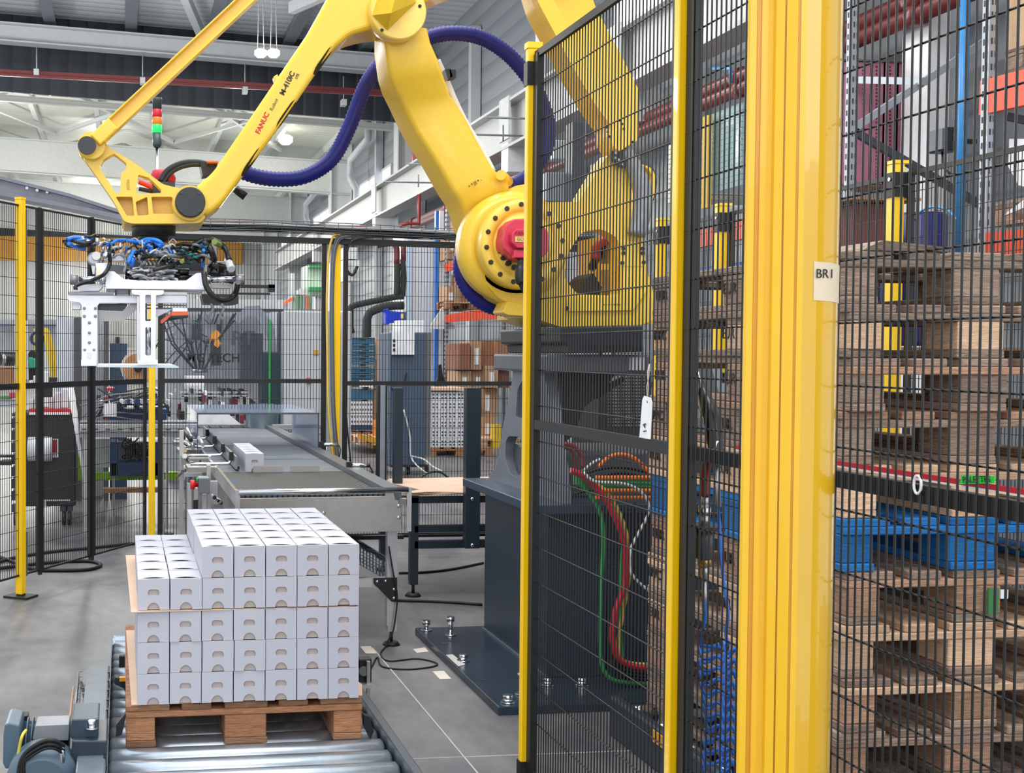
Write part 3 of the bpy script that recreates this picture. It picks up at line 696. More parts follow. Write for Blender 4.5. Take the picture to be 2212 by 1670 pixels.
for L in range(5):
    for c in range(7):
        for r in range(6):
            if L == 4 and c < 2: continue
            edge = r == 0 or c == 0 or c == 6 or (L == 3 and c < 2) or L == 4
            if not edge: continue
            if r == 0:
                cn = ordn[c] if L < 4 else ordn[c-2]
                lb = 'white carton in the %s, %s from left, front row' % (ln[L], cn)
                grp = 'white cartons on the loaded pallet'
            elif L == 4:
                lb = 'white top-layer carton, %s from left, %s row behind the front' % (ordn[c-2], ordn[r-1]); grp = 'white cartons on the loaded pallet'
            elif L == 3 and c < 2:
                lb = 'white carton on the low left step, %s column, %s row behind the front' % (ordn[c], ordn[r-1]); grp = 'white cartons on the loaded pallet'
            else:
                sd_ = 'left' if c == 0 else 'right'
                lb = 'white carton on the %s flank, %s row behind the front, %s' % (sd_, ordn[r-1], ln[L]); grp = 'white cartons on the loaded pallet'
            put_carton(BX+c*PW+(.001 if L % 2 else 0), BY+.004+r*PD, zl[L], lb, grp)
# ================================================================ MESH BELT CONVEYOR
YC = 5.8; ZB = .757
def belt_mat(near=True):
    mt = bpy.data.materials.new('belt'); mt.use_nodes = True; nt = mt.node_tree; N = nt.nodes; L = nt.links
    b = N['Principled BSDF']; b.inputs['Roughness'].default_value = .6; b.inputs['Specular IOR Level'].default_value = .15
    tc = N.new('ShaderNodeTexCoord'); br = N.new('ShaderNodeTexBrick'); mp = N.new('ShaderNodeMapping')
    L.new(tc.outputs['Object'], mp.inputs[0]); L.new(mp.outputs[0], br.inputs['Vector'])
    br.inputs['Scale'].default_value = 1; br.inputs['Brick Width'].default_value = .026; br.inputs['Row Height'].default_value = .03
    br.inputs['Mortar Size'].default_value = .0045; br.offset = .5
    nz = N.new('ShaderNodeTexNoise'); nz.inputs['Scale'].default_value = 3.2; nz.inputs['Detail'].default_value = 1
    L.new(tc.outputs['Object'], nz.inputs['Vector'])
    cr = N.new('ShaderNodeValToRGB'); e = cr.color_ramp.elements
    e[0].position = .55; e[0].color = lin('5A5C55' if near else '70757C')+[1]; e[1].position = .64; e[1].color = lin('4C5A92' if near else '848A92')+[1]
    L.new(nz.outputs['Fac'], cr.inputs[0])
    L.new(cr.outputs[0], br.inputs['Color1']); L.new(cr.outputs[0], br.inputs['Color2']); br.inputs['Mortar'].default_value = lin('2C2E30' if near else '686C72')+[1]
    L.new(br.outputs['Color'], b.inputs['Base Color'])
    return mt
X0 = A(516, 1120, YC).x; X1 = A(868, 1120, YC).x
cv = thing('belt_conveyor', 'long mesh belt conveyor with stainless end plate behind the white cartons', 'conveyor', ((X0+X1)/2, 8, 0))
z1 = A(690, 1077, YC).z; z0 = A(690, 1152, YC).z
e = MB(); xr = A(852, 1077, YC).x
e.pp([(515, 1077), (826, 1072), (832, 1072), (832, 1063), (851, 1063), (854, 1080), (865, 1081), (869, 1148), (515, 1155)], YC, YC+.006)
e.build('end_plate', STEEL, cv, bevel=.0015)
for px, py in ((699, 1108), (861, 1093), (861, 1118)): MB().lathe(A(px, py, YC), (0, -1, 0), [(.009, 0), (.009, .004), (.004, .008)], 12).build('bolt', CHR, cv)
YE = 10.9
BX0, BX1 = X0+.012, A(832, 1075, YC).x
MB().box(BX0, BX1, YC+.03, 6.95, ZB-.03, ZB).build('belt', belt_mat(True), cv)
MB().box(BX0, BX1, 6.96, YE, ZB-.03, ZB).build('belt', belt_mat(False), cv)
MB().box(BX0, BX1, 6.95, 6.96, ZB-.03, ZB+.0005).build('belt_seam', BLK, cv)
for yy in (7.75, 8.9): MB().box(BX0+.1, BX1, yy, yy+.012, ZB, ZB+.001).build('belt_seam', BLK, cv)
for k in range(8): MB().box(BX0+.02+k*.1, BX0+.11+k*.1, YE+.02, YE+.45, ZB-.02, ZB+.004).build('grid_plate', M('3A3F44', .4), cv)
MB().box(BX1+.002, X1, YC+.01, YE, ZB-.04, ZB+.03).build('side_rail', M('6A6E72', .35, .4), cv)
MB().box(X0-.008, X0+.008, YC+.01, 10.5, ZB-.06, ZB+.004).build('side_rail', ALU, cv)
MB().box(X0+.01, X1-.05, YC+.02, YE, z0, ZB-.05).build('frame', M('7D8084', .4, .3), cv)
ch = MB()
for k in range(60): ch.box(X0-.008, X0+.008, YC+.03+k*.022, YC+.041+k*.022, ZB+.004, ZB+.012)
ch.build('belt_edge_links', M('8F8B80', .4), cv)
# roller bar
p, q = A(516, 1064, YC-.06), A(882, 1058, YC-.06)
MB().cyl(p, q, .0135, n=16).build('roller_bar', CHR, cv)
for s in (p+V((-.006, 0, 0)), q+V((.004, 0, 0))):
    MB().beam(s+V((0, 0, .012)), s+V((0, .0, -.20)), .022, .012).build('bar_arm', ALU, cv)
MB().beam(q+V((-.02, .05, -.06)), q+V((.002, 0, -.06)), .03, .03).build('bar_joint', STEEL, cv)
# legs
def leg(px, y, zt_, w=.045, par=cv, X=None, foot=True, mat=ALU):
    x = AZ(px, 1400, 0).x if X is None else X
    m_ = MB().box(x-w/2, x+w/2, y, y+w, .07, zt_).box(x-w*.62, x-w*.5, y, y+w, .1, zt_)
    m_.box(x-w*.1, x+w*.1, y-.002, y, .1, zt_)
    l = m_.build('leg', mat, par)
    if foot: MB().cyl((x, y+w/2, .0), (x, y+w/2, .018), .045, .03, n=18).cyl((x, y+w/2, .01), (x, y+w/2, .08), .008, n=8).build('levelling_foot', BLK, l)
    return x
la = A(848, 1300, YC+.08).x
leg(0, YC+.08, z0, X=la)
leg(0, YC+.08, z0, X=X0+.1); leg(0, 8.4, z0, X=la); leg(0, 8.4, z0, X=X0+.05); leg(0, 10.2, z0, X=X0+.05)
MB().pp([(808, 1249), (858, 1248), (858, 1301), (846, 1300), (808, 1262)], YC+.07, YC+.076).build('corner_bracket', BLK, cv)
for px, py in ((815, 1256), (833, 1255), (851, 1273), (851, 1292)): MB().lathe(A(px, py, YC+.07), (0, -1, 0), [(.008, 0), (.008, .004), (.003, .007)], 10).build('bolt', CHR, cv)
zc = A(800, 1258, YC+.1).z
MB().box(X0+.1, la-.02, YC+.09, YC+.13, zc-.022, zc+.022).build('cross_bar', ALU, cv)
MB().box(A(751, 1200, YC+.5).x, A(872, 1200, YC+.5).x, YC+.5, YC+.54, A(800, 1166, YC+.5).z, A(800, 1158, YC+.5).z).build('cross_bar', BLK, cv)
# wire basket tray below
t = thing('wire_cable_tray', 'wire mesh cable tray sloping down under the belt conveyor end plate', 'cable tray', A(800, 1250, YC+.25))
w = MB(); a0, a1 = A(752, 1160, YC+.45), A(842, 1215, YC+.2); b0, b1 = a0+V((0, 0, -.11)), A(842, 1256, YC+.2)
for k in range(14):
    s = k/13; p = a0+(a1-a0)*s; q = b0+(b1-b0)*s; w.tube([p, q, q+V((.02, .12, 0)), p+V((.02, .12, 0))], .0022, 4)
for s in (0, .33, .66, 1):
    w.cyl(a0+(b0-a0)*s, a1+(b1-a1)*s, .0022, n=4)
    w.cyl(a0+(b0-a0)*s+V((.02, .12, 0)), a1+(b1-a1)*s+V((.02, .12, 0)), .0022, n=4)
w.build('wire_basket', M('6B7888', .35, .5), t)
for k in range(4):
    P = [a0+(a1-a0)*s/5+V((0, .02*k, .01*sin(s*2+k))) for s in range(6)]; MB().tube(catmull(P, 3), .006, 6).build('cable', M('3B4A5A' if k % 2 else '20262B', .5), t)
for i, (pts, lb) in enumerate((([(840, 1180), (848, 1230), (858, 1290), (850, 1360), (838, 1385), (835, 1405)], 'thin black cable hanging down along the aluminium conveyor leg'),)):
    one('cable', lb, 'cable', MB().tube(catmull([A(x, y, YC+.05) for x, y in pts], 5), .004, 6), RUB)
# cartons running on the belt
pb = A(531, 1022, 6.96)
for r in range(5):
    put_carton(pb.x, 6.96+r*.1640, ZB+.0005, 'white carton on the belt conveyor, %s of the row of five from the front' % ordn[r], 'five white cartons on the belt')
for i, (xa, xb, lb) in enumerate(((547, 611, 'left small stainless stop plate in front of the cartons on the belt'), (627, 691, 'right small stainless stop plate on the belt, beside the cartons'))):
    a = A(xa, 1022, 6.93); b = A(xb, 1010, 6.93); one('stop_plate', lb, 'plate', MB().box(a.x, b.x, 6.93, 6.936, ZB+.0005, ZB+.036), M('B5B2B2', .4, .6))
# left guide with bent rods
gt = thing('side_guide', 'grey guide rail with bent rods left of the cartons on the belt', 'guide rail', (X0+.02, 8, ZB+.02))
gx = pb.x-.045
MB().box(gx-.01, gx, 7.0, 9.9, ZB+.012, ZB+.085).build('guide_rail', M('8E9196', .35, .5), gt)
MB().box(gx, gx+.014, 7.0, 9.9, ZB+.01, ZB+.028).build('guide_foot', BLK, gt)
for k, yy in enumerate((7.15, 7.75, 8.45, 9.2)):
    MB().tube(catmull([V((gx-.02, yy, ZB+.09)), V((gx-.03, yy, ZB+.04)), V((gx-.07, yy, ZB+.03)), V((gx-.26, yy, ZB+.03))], 4), .009, 8).build('guide_rod', CHR, gt)
    MB().box(gx-.035, gx-.01, yy-.02, yy+.02, ZB+.05, ZB+.1).build('rod_clamp', BLK, gt)
    MB().box(gx-.27, gx-.10, yy+.1, yy+.35, ZB-.03, ZB).build('carrier_plate', M('97968F', .4, .4), gt)
for i, (px, py, Y) in enumerate(((712, 967, 8.2), (776, 1013, 6.9))):
    p = A(px, py, Y); t = thing('rail_sensor', ('far' if i == 0 else 'near')+' small silver sensor rod clamped on the right rail of the belt conveyor', 'sensor', p)
    MB().cyl(p+V((-.06, 0, .02)), p+V((.06, 0, .02)), .013, n=10).build('sensor_rod', CHR, t)
    MB().cyl(p+V((-.02, 0, .02)), p+V((-.02, 0, -.07)), .008, n=8).build('sensor_stem', STEEL, t)
    MB().box(p.x-.075, p.x-.045, p.y-.015, p.y+.015, p.z, p.z+.04).build('sensor_clamp', BLK, t)
    MB().tube(catmull([p+V((.06, 0, .02)), p+V((.075, 0, -.02)), p+V((.06, 0, -.09))], 4), .004, 6).build('cable', RUB, t)
# clear tunnel guard where the belt leaves the cell
GL = glass('AEBBD6', .16)
tg_ = thing('tunnel_guard', 'clear plastic tunnel guard over the belt conveyor at the back fence', 'guard', (1, 8.3, ZB))
ya, yb = 8.3, 9.6
xa, xb = A(426, 950, ya).x, A(688, 950, ya).x; zg = A(560, 894, ya).z
MB().box(xa, xb, ya, yb, zg, zg+.006).build('top_pane', GL, tg_)
MB().box(xa, xa+.006, ya, yb, ZB-.12, zg).build('side_pane', GL, tg_); MB().box(xb-.006, xb, ya, yb, ZB-.1, zg).build('side_pane', GL, tg_)
MB().box(xa, xb, ya-.004, ya, zg-.004, zg+.008).box(xa-.002, xa+.006, ya-.004, ya, ZB-.12, zg).box(xb-.006, xb+.002, ya-.004, ya, ZB-.1, zg).build('pane_edge', M('4A4E58', .4), tg_)
# control box, posts at the left of the conveyor
cbx = thing('control_box', 'grey control box with red and green buttons left of the conveyor', 'control box', A(441, 1067, 6.3))
MB().pbox(430, 1033, 453, 1067, 6.3, 6.42).build('box_body', M('6F747B', .45), cbx, bevel=.004)
MB().lathe(A(430, 1047, 6.36), (-1, 0, 0), [(.012, 0), (.012, .02), (.024, .022), (.024, .045)], 18).build('emergency_button', M('E0202C', .3), cbx)
MB().lathe(A(430, 1036, 6.33), (-1, 0, 0), [(.012, 0), (.012, .015)], 14).build('start_button', M('15A050', .3), cbx)
MB().pbox(447, 1005, 455, 1110, 6.43, 6.47).build('mounting_post', ALU, cbx)
ms = thing('machine_side_frame', 'aluminium profile frame with small drives along the left side of the conveyor', 'frame', (.2, 7.8, 0))
for (px0, px1, y0, Y, f) in ((388, 397, 930, 8.1, 1100), (349, 355, 945, 9.3, 1075), (358, 364, 945, 9.6, 1070), (405, 413, 1045, 7.2, 1120), (420, 428, 1055, 6.9, 1120), (438, 446, 1068, 6.4, 1120)):
    a = A(px0, y0, Y); b = A(px1, y0, Y); MB().box(a.x, b.x, Y, Y+.05, .05, a.z).build('profile_post', ALU, ms)
    MB().cyl((a.x+.015, Y+.02, 0), (a.x+.015, Y+.02, .02), .05, n=16).build('levelling_foot', BLK, ms)
for (x0_, y0_, x1_, y1_, Y) in ((398, 985, 440, 992, 7.9), (398, 1022, 436, 1030, 7.6), (400, 950, 428, 957, 8.4), (455, 1040, 470, 1090, 6.5), (425, 1000, 440, 1012, 7.5)):
    MB().pbox(x0_, y0_, x1_, y1_, Y, Y+.04).build('cross_profile', ALU, ms)
for i in range(40):
    px = random.uniform(392, 440); py = random.uniform(930, 1030); Y = random.uniform(7.6, 9.2); p = A(px, py, Y)
    MB().cyl(p, p+V((random.uniform(-.04, .04), random.uniform(.05, .2), random.uniform(-.05, .05))), random.uniform(.008, .018), n=10).build('cylinder_unit', random.choice([CHR, STEEL, BLK, M('8D9AA8', .3, .4), WHITE]), ms)
for i in range(6):
    px = 460+i*3.5; p = A(px, 1072+i*3, 6.2); MB().cyl(p, p+V((.0, .05, 0)), random.uniform(.006, .014), n=10).build('valve', random.choice([STEEL, BLK, M('9BB0C2', .3)]), ms)
MB().pbox(418, 1080, 428, 1100, 6.6, 6.65).build('connector_block', BLK, ms)

# ================================================================ STEEL STAND WITH CARDBOARD SHEETS
st = thing('steel_stand', 'dark blue steel stand holding beige cardboard sheets beside the robot base', 'stand', A(950, 1285, 7.1))
ZT = .60; yF, yB = 7.05, 7.9
xl = A(895, 1200, yF).x; xr = A(1022, 1100, yF-.1).x
def sb(x0, x1, y0, y1, z0_, z1_, nm='bar'): return MB().box(x0, x1, y0, y1, z0_, z1_).build(nm, DKB, st, bevel=.002)
sb(xl-.025, xl+.025, yF, yF+.05, .07, ZT, 'leg'); sb(xl-.025, xl+.025, yB, yB+.05, .07, ZT, 'leg'); sb(3.0, 3.05, yF, yF+.05, .07, ZT, 'leg')
for x, y in ((xl, yF+.025), (xl, yB+.025)): MB().cyl((x, y, 0), (x, y, .02), .05, .035, n=18).cyl((x, y, .01), (x, y, .08), .01, n=8).build('levelling_foot', BLK, st)
zA, zB_ = A(950, 1070, yF).z, A(950, 1087, yF).z
sb(xl, 3.05, yF, yF+.04, zB_, zA-.01); sb(xl, 3.05, yB, yB+.04, zB_, zA-.01); sb(xl-.02, xl+.02, yF, yB, zB_, zA-.01)
sb(xl, 3.05, yF, yF+.04, A(950, 1150, yF).z, A(950, 1135, yF).z); sb(xl, 3.05, yF, yF+.04, A(950, 1185, yF).z, A(950, 1168, yF).z)
MB().box(xl, 3.05, yF+.3, yF+.33, A(950, 1160, yF+.3).z, A(950, 1155, yF+.3).z).build('bar', BLK, st)
u0, u1 = A(1008, 850, yF-.1), A(1036, 1185, yF-.1); sb(u0.x, u1.x, yF-.1, yF-.04, u1.z, A(1008, 838, yF-.1).z, 'upright')
for py in (1078, 1178): MB().lathe(A(1020, py, yF-.1), (0, -1, 0), [(.012, 0), (.012, .006), (.005, .01)], 10).build('bolt', CHR, st)
v0, v1 = A(851, 1050, 7.5), A(870, 1050, 7.5); sb(v0.x, v1.x, 7.5, 7.55, .55, A(860, 838, 7.5).z, 'upright')
g0, g1 = A(817, 1050, 7.6), A(831, 1050, 7.6)
MB().box(g0.x+.01, g1.x, 7.6, 7.64, .5, A(820, 833, 7.6).z).build('galvanised_upright', M('9FA6B5', .35, .5, .1), st)
MB().box(g0.x-.005, g0.x+.01, 7.6, 7.66, .5, A(820, 833, 7.6).z).box(g1.x, g1.x+.012, 7.6, 7.66, .5, A(820, 833, 7.6).z).build('upright_flange', BLK, st)
for k in range(3):
    z = .605+k*.006; a = A(838, 1050, 7.6).x; n = 16; mb = MB()
    P = [V((a+.03+k*.01, yB-.1, z)), V((a-.0, yF+.5, z)), V((a+.1, yF+.12, z))]+[V((xl-.1+(2.7-xl)*i/n, yF-.02+.01*sin(i*1.3+k), z-.004*sin(i*.9+k))) for i in range(n+1)]+[V((2.7, yB, z))]
    one('cardboard_sheet', ['bottom', 'middle', 'top'][k]+' one of the beige sheets lying on the dark steel stand', 'cardboard sheet', mb.ext(P, (0, 0, .0045)), KRL)

# ================================================================ LEFT FENCE + BACK FENCE
ZF = 2.285
FP = AZ(45, 1290, 0); fx, fy = FP.x, FP.y
dfl = V((sin(radians(30.9)), cos(radians(30.9)), 0)); nfl = V((-dfl.y, dfl.x, 0))
def on_line(px, P=FP, d=dfl):     # ground point of the fence line seen in column px
    r = ray(px, 900); r = V((r.x, r.y, 0)); den = r.x*d.y-r.y*d.x
    t = (P.x*d.y-P.y*d.x)/den; return r*t
def frot_post(P, d, lb, zt_=2.32, w=.045, foot=True):
    t = thing('fence_post', lb, 'fence post', P); P = V((P.x, P.y, 0))
    MB().beam(P+V((0, 0, .02)), P+V((0, 0, zt_)), w, w, up=d).build('post_tube', POST, t, bevel=.003)
    MB().beam(P+V((0, 0, .0)), P+V((0, 0, .012)), .16, .12, up=d).build('base_plate', BLK, t)
    MB().beam(P+V((0, 0, .012)), P+V((0, 0, .055)), w*.85, w*.85, up=d).build('foot_sleeve', BLK, t)
    MB().beam(P+V((0, 0, zt_)), P+V((0, 0, zt_+.012)), w*1.05, w*1.05, up=d).build('post_cap', POST, t)
    return t
lpst = frot_post(FP, dfl, 'yellow fence post with black base plate at far left, in front of the trolley')
side_ = -nfl
pR = FP+dfl*.034+side_*.005
MB().beam(V((pR.x, pR.y, .38)), V((pR.x, pR.y, .12)), .02, .03, up=dfl).build('side_profile', M('55585C', .4), lpst)
MB().beam(V((pR.x, pR.y, ZF-.02)), V((pR.x, pR.y, 1.62)), .02, .03, up=dfl).build('side_profile', M('55585C', .4), lpst)
LP = [on_line(-60), on_line(86), on_line(197), on_line(317)]
zsl = [ZF-.105*k for k in range(1, 20)]
names = ('leftmost black mesh fence panel behind the far left yellow post', 'black mesh fence panel in front of the tool trolley', 'black mesh fence panel left of the yellow corner post at back')
for i in range(3):
    a, b = LP[i], LP[i+1]; off = dfl*(.010 if i < 2 else .016)
    t = thing('mesh_fence', names[i], 'fence', (a+b)/2)
    fence_panel(t, a+off*(1 if i else 0), b-off, .13, ZF, [1.236], .0215, [z for z in zsl if z > .18 and abs(z-1.236) > .04], .0019, .018, rail_h=.035)
for P, lb in ((on_line(86), 'black upright between fence panels right of the far left yellow post'), (on_line(197), 'thick black upright in the middle of the left fence')):
    one('fence_upright', lb, 'fence post', MB().beam(V((P.x, P.y, .1)), V((P.x, P.y, ZF+.01)), .016 if 'right of' in lb else .03, .02, up=dfl), BLK)
CP = on_line(328); CP = V((CP.x, CP.y, 0)); YBF = CP.y
frot_post(CP, V((0, 1, 0)), 'yellow corner post where left fence and back fence meet', 2.1)
xq = [A(341, 800, YBF).x, A(704, 800, YBF).x, A(737, 800, YBF).x, 3.50]
t = thing('mesh_fence', 'back black mesh fence panel the belt conveyor passes through', 'fence', (1, YBF, 0))
fence_panel(t, (xq[0], YBF), (xq[1], YBF), .13, ZF-.06, [1.236], .0215, [z-.02 for z in zsl if z > .22 and abs(z-1.236) > .04], .0019, .035, cut=(xa-xq[0]-.03, xb-xq[0]+.03, zg+.02), rail_h=.03)
for i in (2,):
    t = thing('mesh_fence', ('back black mesh fence panel right of the yellow cable post' if i == 2 else 'back black mesh fence panel hidden behind the robot base'), 'fence', ((xq[i]+xq[i+1])/2, YBF, 0))
    fence_panel(t, (xq[i]+.01, YBF), (xq[i+1]-.01, YBF), .13, ZF-.06, [1.22], .0215, [z-.02 for z in zsl if z > .22 and abs(z-1.22) > .04], .0019, .035, rail_h=.03)
pc = V((A(727, 800, YBF).x, YBF, 0))
frot_post(pc, V((0, 1, 0)), 'yellow back fence post with a thick bundle of cables beside it', 2.26)
bun = thing('cable_bundle', 'yellow, grey and black cables bending down beside the back yellow post', 'cable', (pc.x, YBF-.05, .6))
for k, (dx, c) in enumerate(((-.075, 'D8B84A'), (-.05, '5A6066'), (-.04, '6E747A'), (-.03, '4C5157'), (.052, '2A1A1A'))):
    x = pc.x+dx; s = .0 if dx < 0 else .02
    P = [V((x+.45, YBF-.05, 2.30-k*.008)), V((x+.12, YBF-.05, 2.29-k*.01)), V((x+.02, YBF-.05, 2.22-k*.01)), V((x-.005, YBF-.05, 1.9)), V((x+.0, YBF-.05, 1.4)), V((x+.012, YBF-.05, 1.0)), V((x+.05, YBF-.05, .62))]
    MB().tube(catmull(P, 6), .0085 if k == 0 else .006, 7).build('cable', M(c, .45), bun)
# cable tray on top of the back fence
ct = thing('cable_tray', 'long wire cable tray with cables on top of the back fence', 'cable tray', (1.6, YBF, ZF-.02))
xl_, xr_ = CP.x+.1, 3.4; w = MB(); x = xl_
sag = lambda x: 2.285+.012*sin(x*1.7)-.03*(x-.3)/3
while x < xr_:
    z = sag(x); w.tube([V((x, YBF-.09, z+.07)), V((x, YBF-.09, z)), V((x, YBF+.05, z)), V((x, YBF+.05, z+.07))], .003, 4); x += .1
for dy, dz in ((-.09, .07), (-.09, .035), (-.09, 0), (-.02, 0), (.05, 0), (.05, .07)):
    w.tube([V((xl_+(xr_-xl_)*i/20, YBF+dy, sag(xl_+(xr_-xl_)*i/20)+dz)) for i in range(21)], .003, 4)
w.build('wire_basket', M('55595E', .4, .5), ct)
for k, c in enumerate(('141618', '17191B', '1B1D1F', 'C8B050', '141618', '101214', '85898E', '1A1C1E', '17191B', '6A2A20')):
    MB().tube(catmull([V((xl_+(xr_-xl_)*i/9, YBF-.06+.017*(k % 5), sag(xl_+(xr_-xl_)*i/9)+.012+.011*(k//2)+random.uniform(-.008, .01))) for i in range(10)], 4), .0135 if k < 3 else .008, 6).build('cable', M(c, .5), ct)
MB().beam(V((xl_, YBF, ZF-.04)), V((3.5, YBF, ZF-.085)), .05, .04).build('tray_rail', BLK, ct)
# signal tower on the back corner post
tp = A(339, 372, YBF); tX = tp.x
sg = thing('signal_tower', 'red, orange and lit green signal tower on a thin pole behind the robot wrist', 'signal light', (tX, YBF, 2.1))
Z_ = lambda py: A(339, py, YBF).z
MB().cyl((tX, YBF, 2.1), (tX, YBF, Z_(318)), .011, n=12).build('pole', CHR, sg)
DG = M('3A4548', .35)
MB().lathe((tX, YBF, Z_(319)), (0, 0, 1), [(.018, 0), (.028, .012), (.032, .02), (.032, Z_(287)-Z_(319))], 20).build('base_module', DG, sg)
for y0_, y1_, mt, nm in ((287, 270, M('10D84A', .3, emit=2.2, var=0), 'green_lamp'), (269, 253, M('D87018', .3, emit=.35), 'orange_lamp'), (253, 236, M('B0182A', .3, emit=.3), 'red_lamp')):
    z0_, z1_ = Z_(y0_), Z_(y1_)
    MB().lathe((tX, YBF, z0_), (0, 0, 1), [(.031, 0), (.034, .003), (.034, z1_-z0_-.004), (.031, z1_-z0_-.001)], 20).build(nm, mt, sg)
MB().lathe((tX, YBF, Z_(236)), (0, 0, 1), [(.032, 0), (.032, .05), (.036, .056), (.036, .07), (.034, .078)], 20).build('buzzer_cap', DG, sg)
# right-hand inner fence of the cell, plane X = 3.52
X3 = 3.52
for i, (ya_, yb_, lb) in enumerate(((2.0, 3.55, 'black mesh fence panel far right behind the pallet stack'), (3.58, 5.14, 'black mesh fence panel behind the pallet stack, right of the low yellow post'), (5.2, 6.78, 'black mesh fence panel behind the wide yellow column'), (6.84, 8.5, 'black mesh fence panel right of the robot base'))):
    t = thing('mesh_fence', lb, 'fence', (X3, (ya_+yb_)/2, 0))
    fence_panel(t, (X3, ya_), (X3, yb_), .13, ZF-.02, [1.236], .021, [z for z in zsl if z > .22 and abs(z-1.236) > .04], .0018, .035, rail_h=.035)
for y_, lb in ((5.17, 'yellow fence post with black top bracket behind the pallet stack at right'), (6.81, 'yellow fence post behind the close mesh, left of the wide yellow column'), (7.62, 'thin yellow fence post just right of the robot body'), (3.565, 'yellow fence post out of sight at the far right')):
    t = thing('fence_post', lb, 'fence post', (X3-.03, y_, 0))
    MB().box(X3-.07, X3-.02, y_-.03, y_+.03, .01, 2.31).build('post_tube', POST, t, bevel=.002)
    MB().box(X3-.075, X3+.01, y_-.035, y_+.035, 2.31, 2.325).build('post_cap', POST, t)
    MB().box(X3-.078, X3+.02, y_-.038, y_+.04, 2.16, 2.27).build('fence_bracket', BLK, t)
    MB().cyl((X3-.08, y_-.01, 2.24), (X3-.084, y_-.01, 2.24), .008, n=8).build('bolt', CHR, t)
    MB().box(X3-.13, X3+.03, y_-.07, y_+.07, 0, .01).build('base_plate', BLK, t)
# ================================================================ ROBOT BASE
fpl = AZ(1077, 1530, .03); XPL = fpl.x; YPL = fpl.y
bp = AZ(900, 1358, .03)
XPD = 1.824; YD0, YD1 = 5.09, 6.02; ZPD = .80
pd = thing('robot_pedestal', 'dark blue steel pedestal on a bolted floor plate under the yellow robot', 'pedestal', (2.3, 5.5, 0))
MB().box(XPL, 2.95, YPL, bp.y, 0, .035).build('floor_plate', M('2C3B49', .22, .2, .1, 5), pd, bevel=.003)
MB().box(XPD, 2.72, YD0, YD1, .035, ZPD-.04).build('pedestal_body', M('2B3A48', .3, var=.08, scale=5), pd, bevel=.004)
tl = A(1008, 1037, 6.12)
MB().box(XPD-.09, 2.82, YD0-.1, 6.12, ZPD-.04, ZPD).build('top_plate', M('36475A', .28, .1, .05), pd, bevel=.004)
MB().beam((XPD-.003, YD0, .04), (XPD-.003, YD1, .04), .012, .012).build('weld_seam', M('6B7480', .5, .5), pd)
for i, (px, py, h) in enumerate(((921, 1362, .05), (973, 1372, .09), (1001, 1428, .03), (1097, 1518, .03), (1128, 1500, .09), (1183, 1480, .03), (1257, 1480, .03))):
    p = AZ(px, py, .035); mb = MB().cyl(p, p+V((0, 0, .006)), .03, n=18).cyl(p, p+V((0, 0, h)), .011, n=10).cyl(p+V((0, 0, max(.006, h-.02))), p+V((0, 0, h+.002)), .021, n=6)
    mb.build('anchor_bolt', CHR, pd)
for px, py in ((959, 1390), (1044, 1468), (975, 1384)): p = AZ(px, py, .0352); MB().cyl(p, p+V((0, 0, .0012)), .016, n=16).build('bolt_hole', BLK, pd)
for i, (q, lb) in enumerate((((AZ(892, 1403), AZ(918, 1399), AZ(926, 1408), AZ(901, 1411)), 'small beige tape piece on the floor left of the robot plate, near the conveyor leg'),
             ((AZ(934, 1451), AZ(959, 1450), AZ(975, 1467), AZ(950, 1468)), 'larger beige tape piece on the floor in front of the dark floor plate'),
             ((AZ(778, 1397), AZ(800, 1396), AZ(814, 1412), AZ(790, 1412)), 'white paper piece on the floor right of the carton load'))):
    one('floor_tape', lb, 'tape', MB().ext([p+V((0, 0, .0005)) for p in q], (0, 0, .001)), M('D8CFC2', .6))
q = [AZ(x, y, .0355) for x, y in ((963, 1415), (978, 1414), (1005, 1436), (990, 1440))]
one('paper_label', 'pale adhesive label on the edge of the dark floor plate', 'label', MB().ext(q, (0, 0, .001)), M('B8B6B2', .5))
# floor cables
def fcable(pts, r, lb, mat=RUB, n=6): return one('floor_cable', lb, 'cable', MB().tube(catmull([AZ(x, y, r) for x, y in pts], n), r, 6), mat)
fcable([(862, 1238), (920, 1236), (980, 1229), (1044, 1216)], .008, 'black cable lying on the floor behind the dark steel stand leg, going right')
fcable([(855, 1297), (950, 1300), (1042, 1306)], .008, 'thin black cable on the floor between conveyor leg and robot pedestal')
fcable([(845, 1355), (838, 1390), (822, 1412), (840, 1428), (900, 1423), (942, 1432), (935, 1440), (880, 1446), (826, 1440), (815, 1420), (800, 1445), (782, 1455)], .004, 'thin black cable loop on the floor right of the carton load')
fcable([(-40, 1225), (30, 1205), (110, 1192), (200, 1183), (300, 1173), (330, 1168)], .012, 'long black cable on the floor behind the left fence')
fcable([(-60, 1235), (40, 1222), (120, 1214), (190, 1212), (218, 1220), (190, 1230), (120, 1232), (70, 1229), (20, 1210), (-40, 1190)], .012, 'black cable loop lying on the floor by the far left yellow post')
# robot foot casting (grey)
rb = thing('industrial_robot', 'large yellow palletising robot arm with red motor covers', 'robot', (2.28, 5.5, ZPD))
GC = M('6F757F', .42, var=.05)
yg = 5.12
outl = [(1053, 1052), (1053, 1020), (1066, 1018), (1088, 900), (1106, 800), (1104, 775), (1122, 768), (1135, 770), (1135, 1090)]
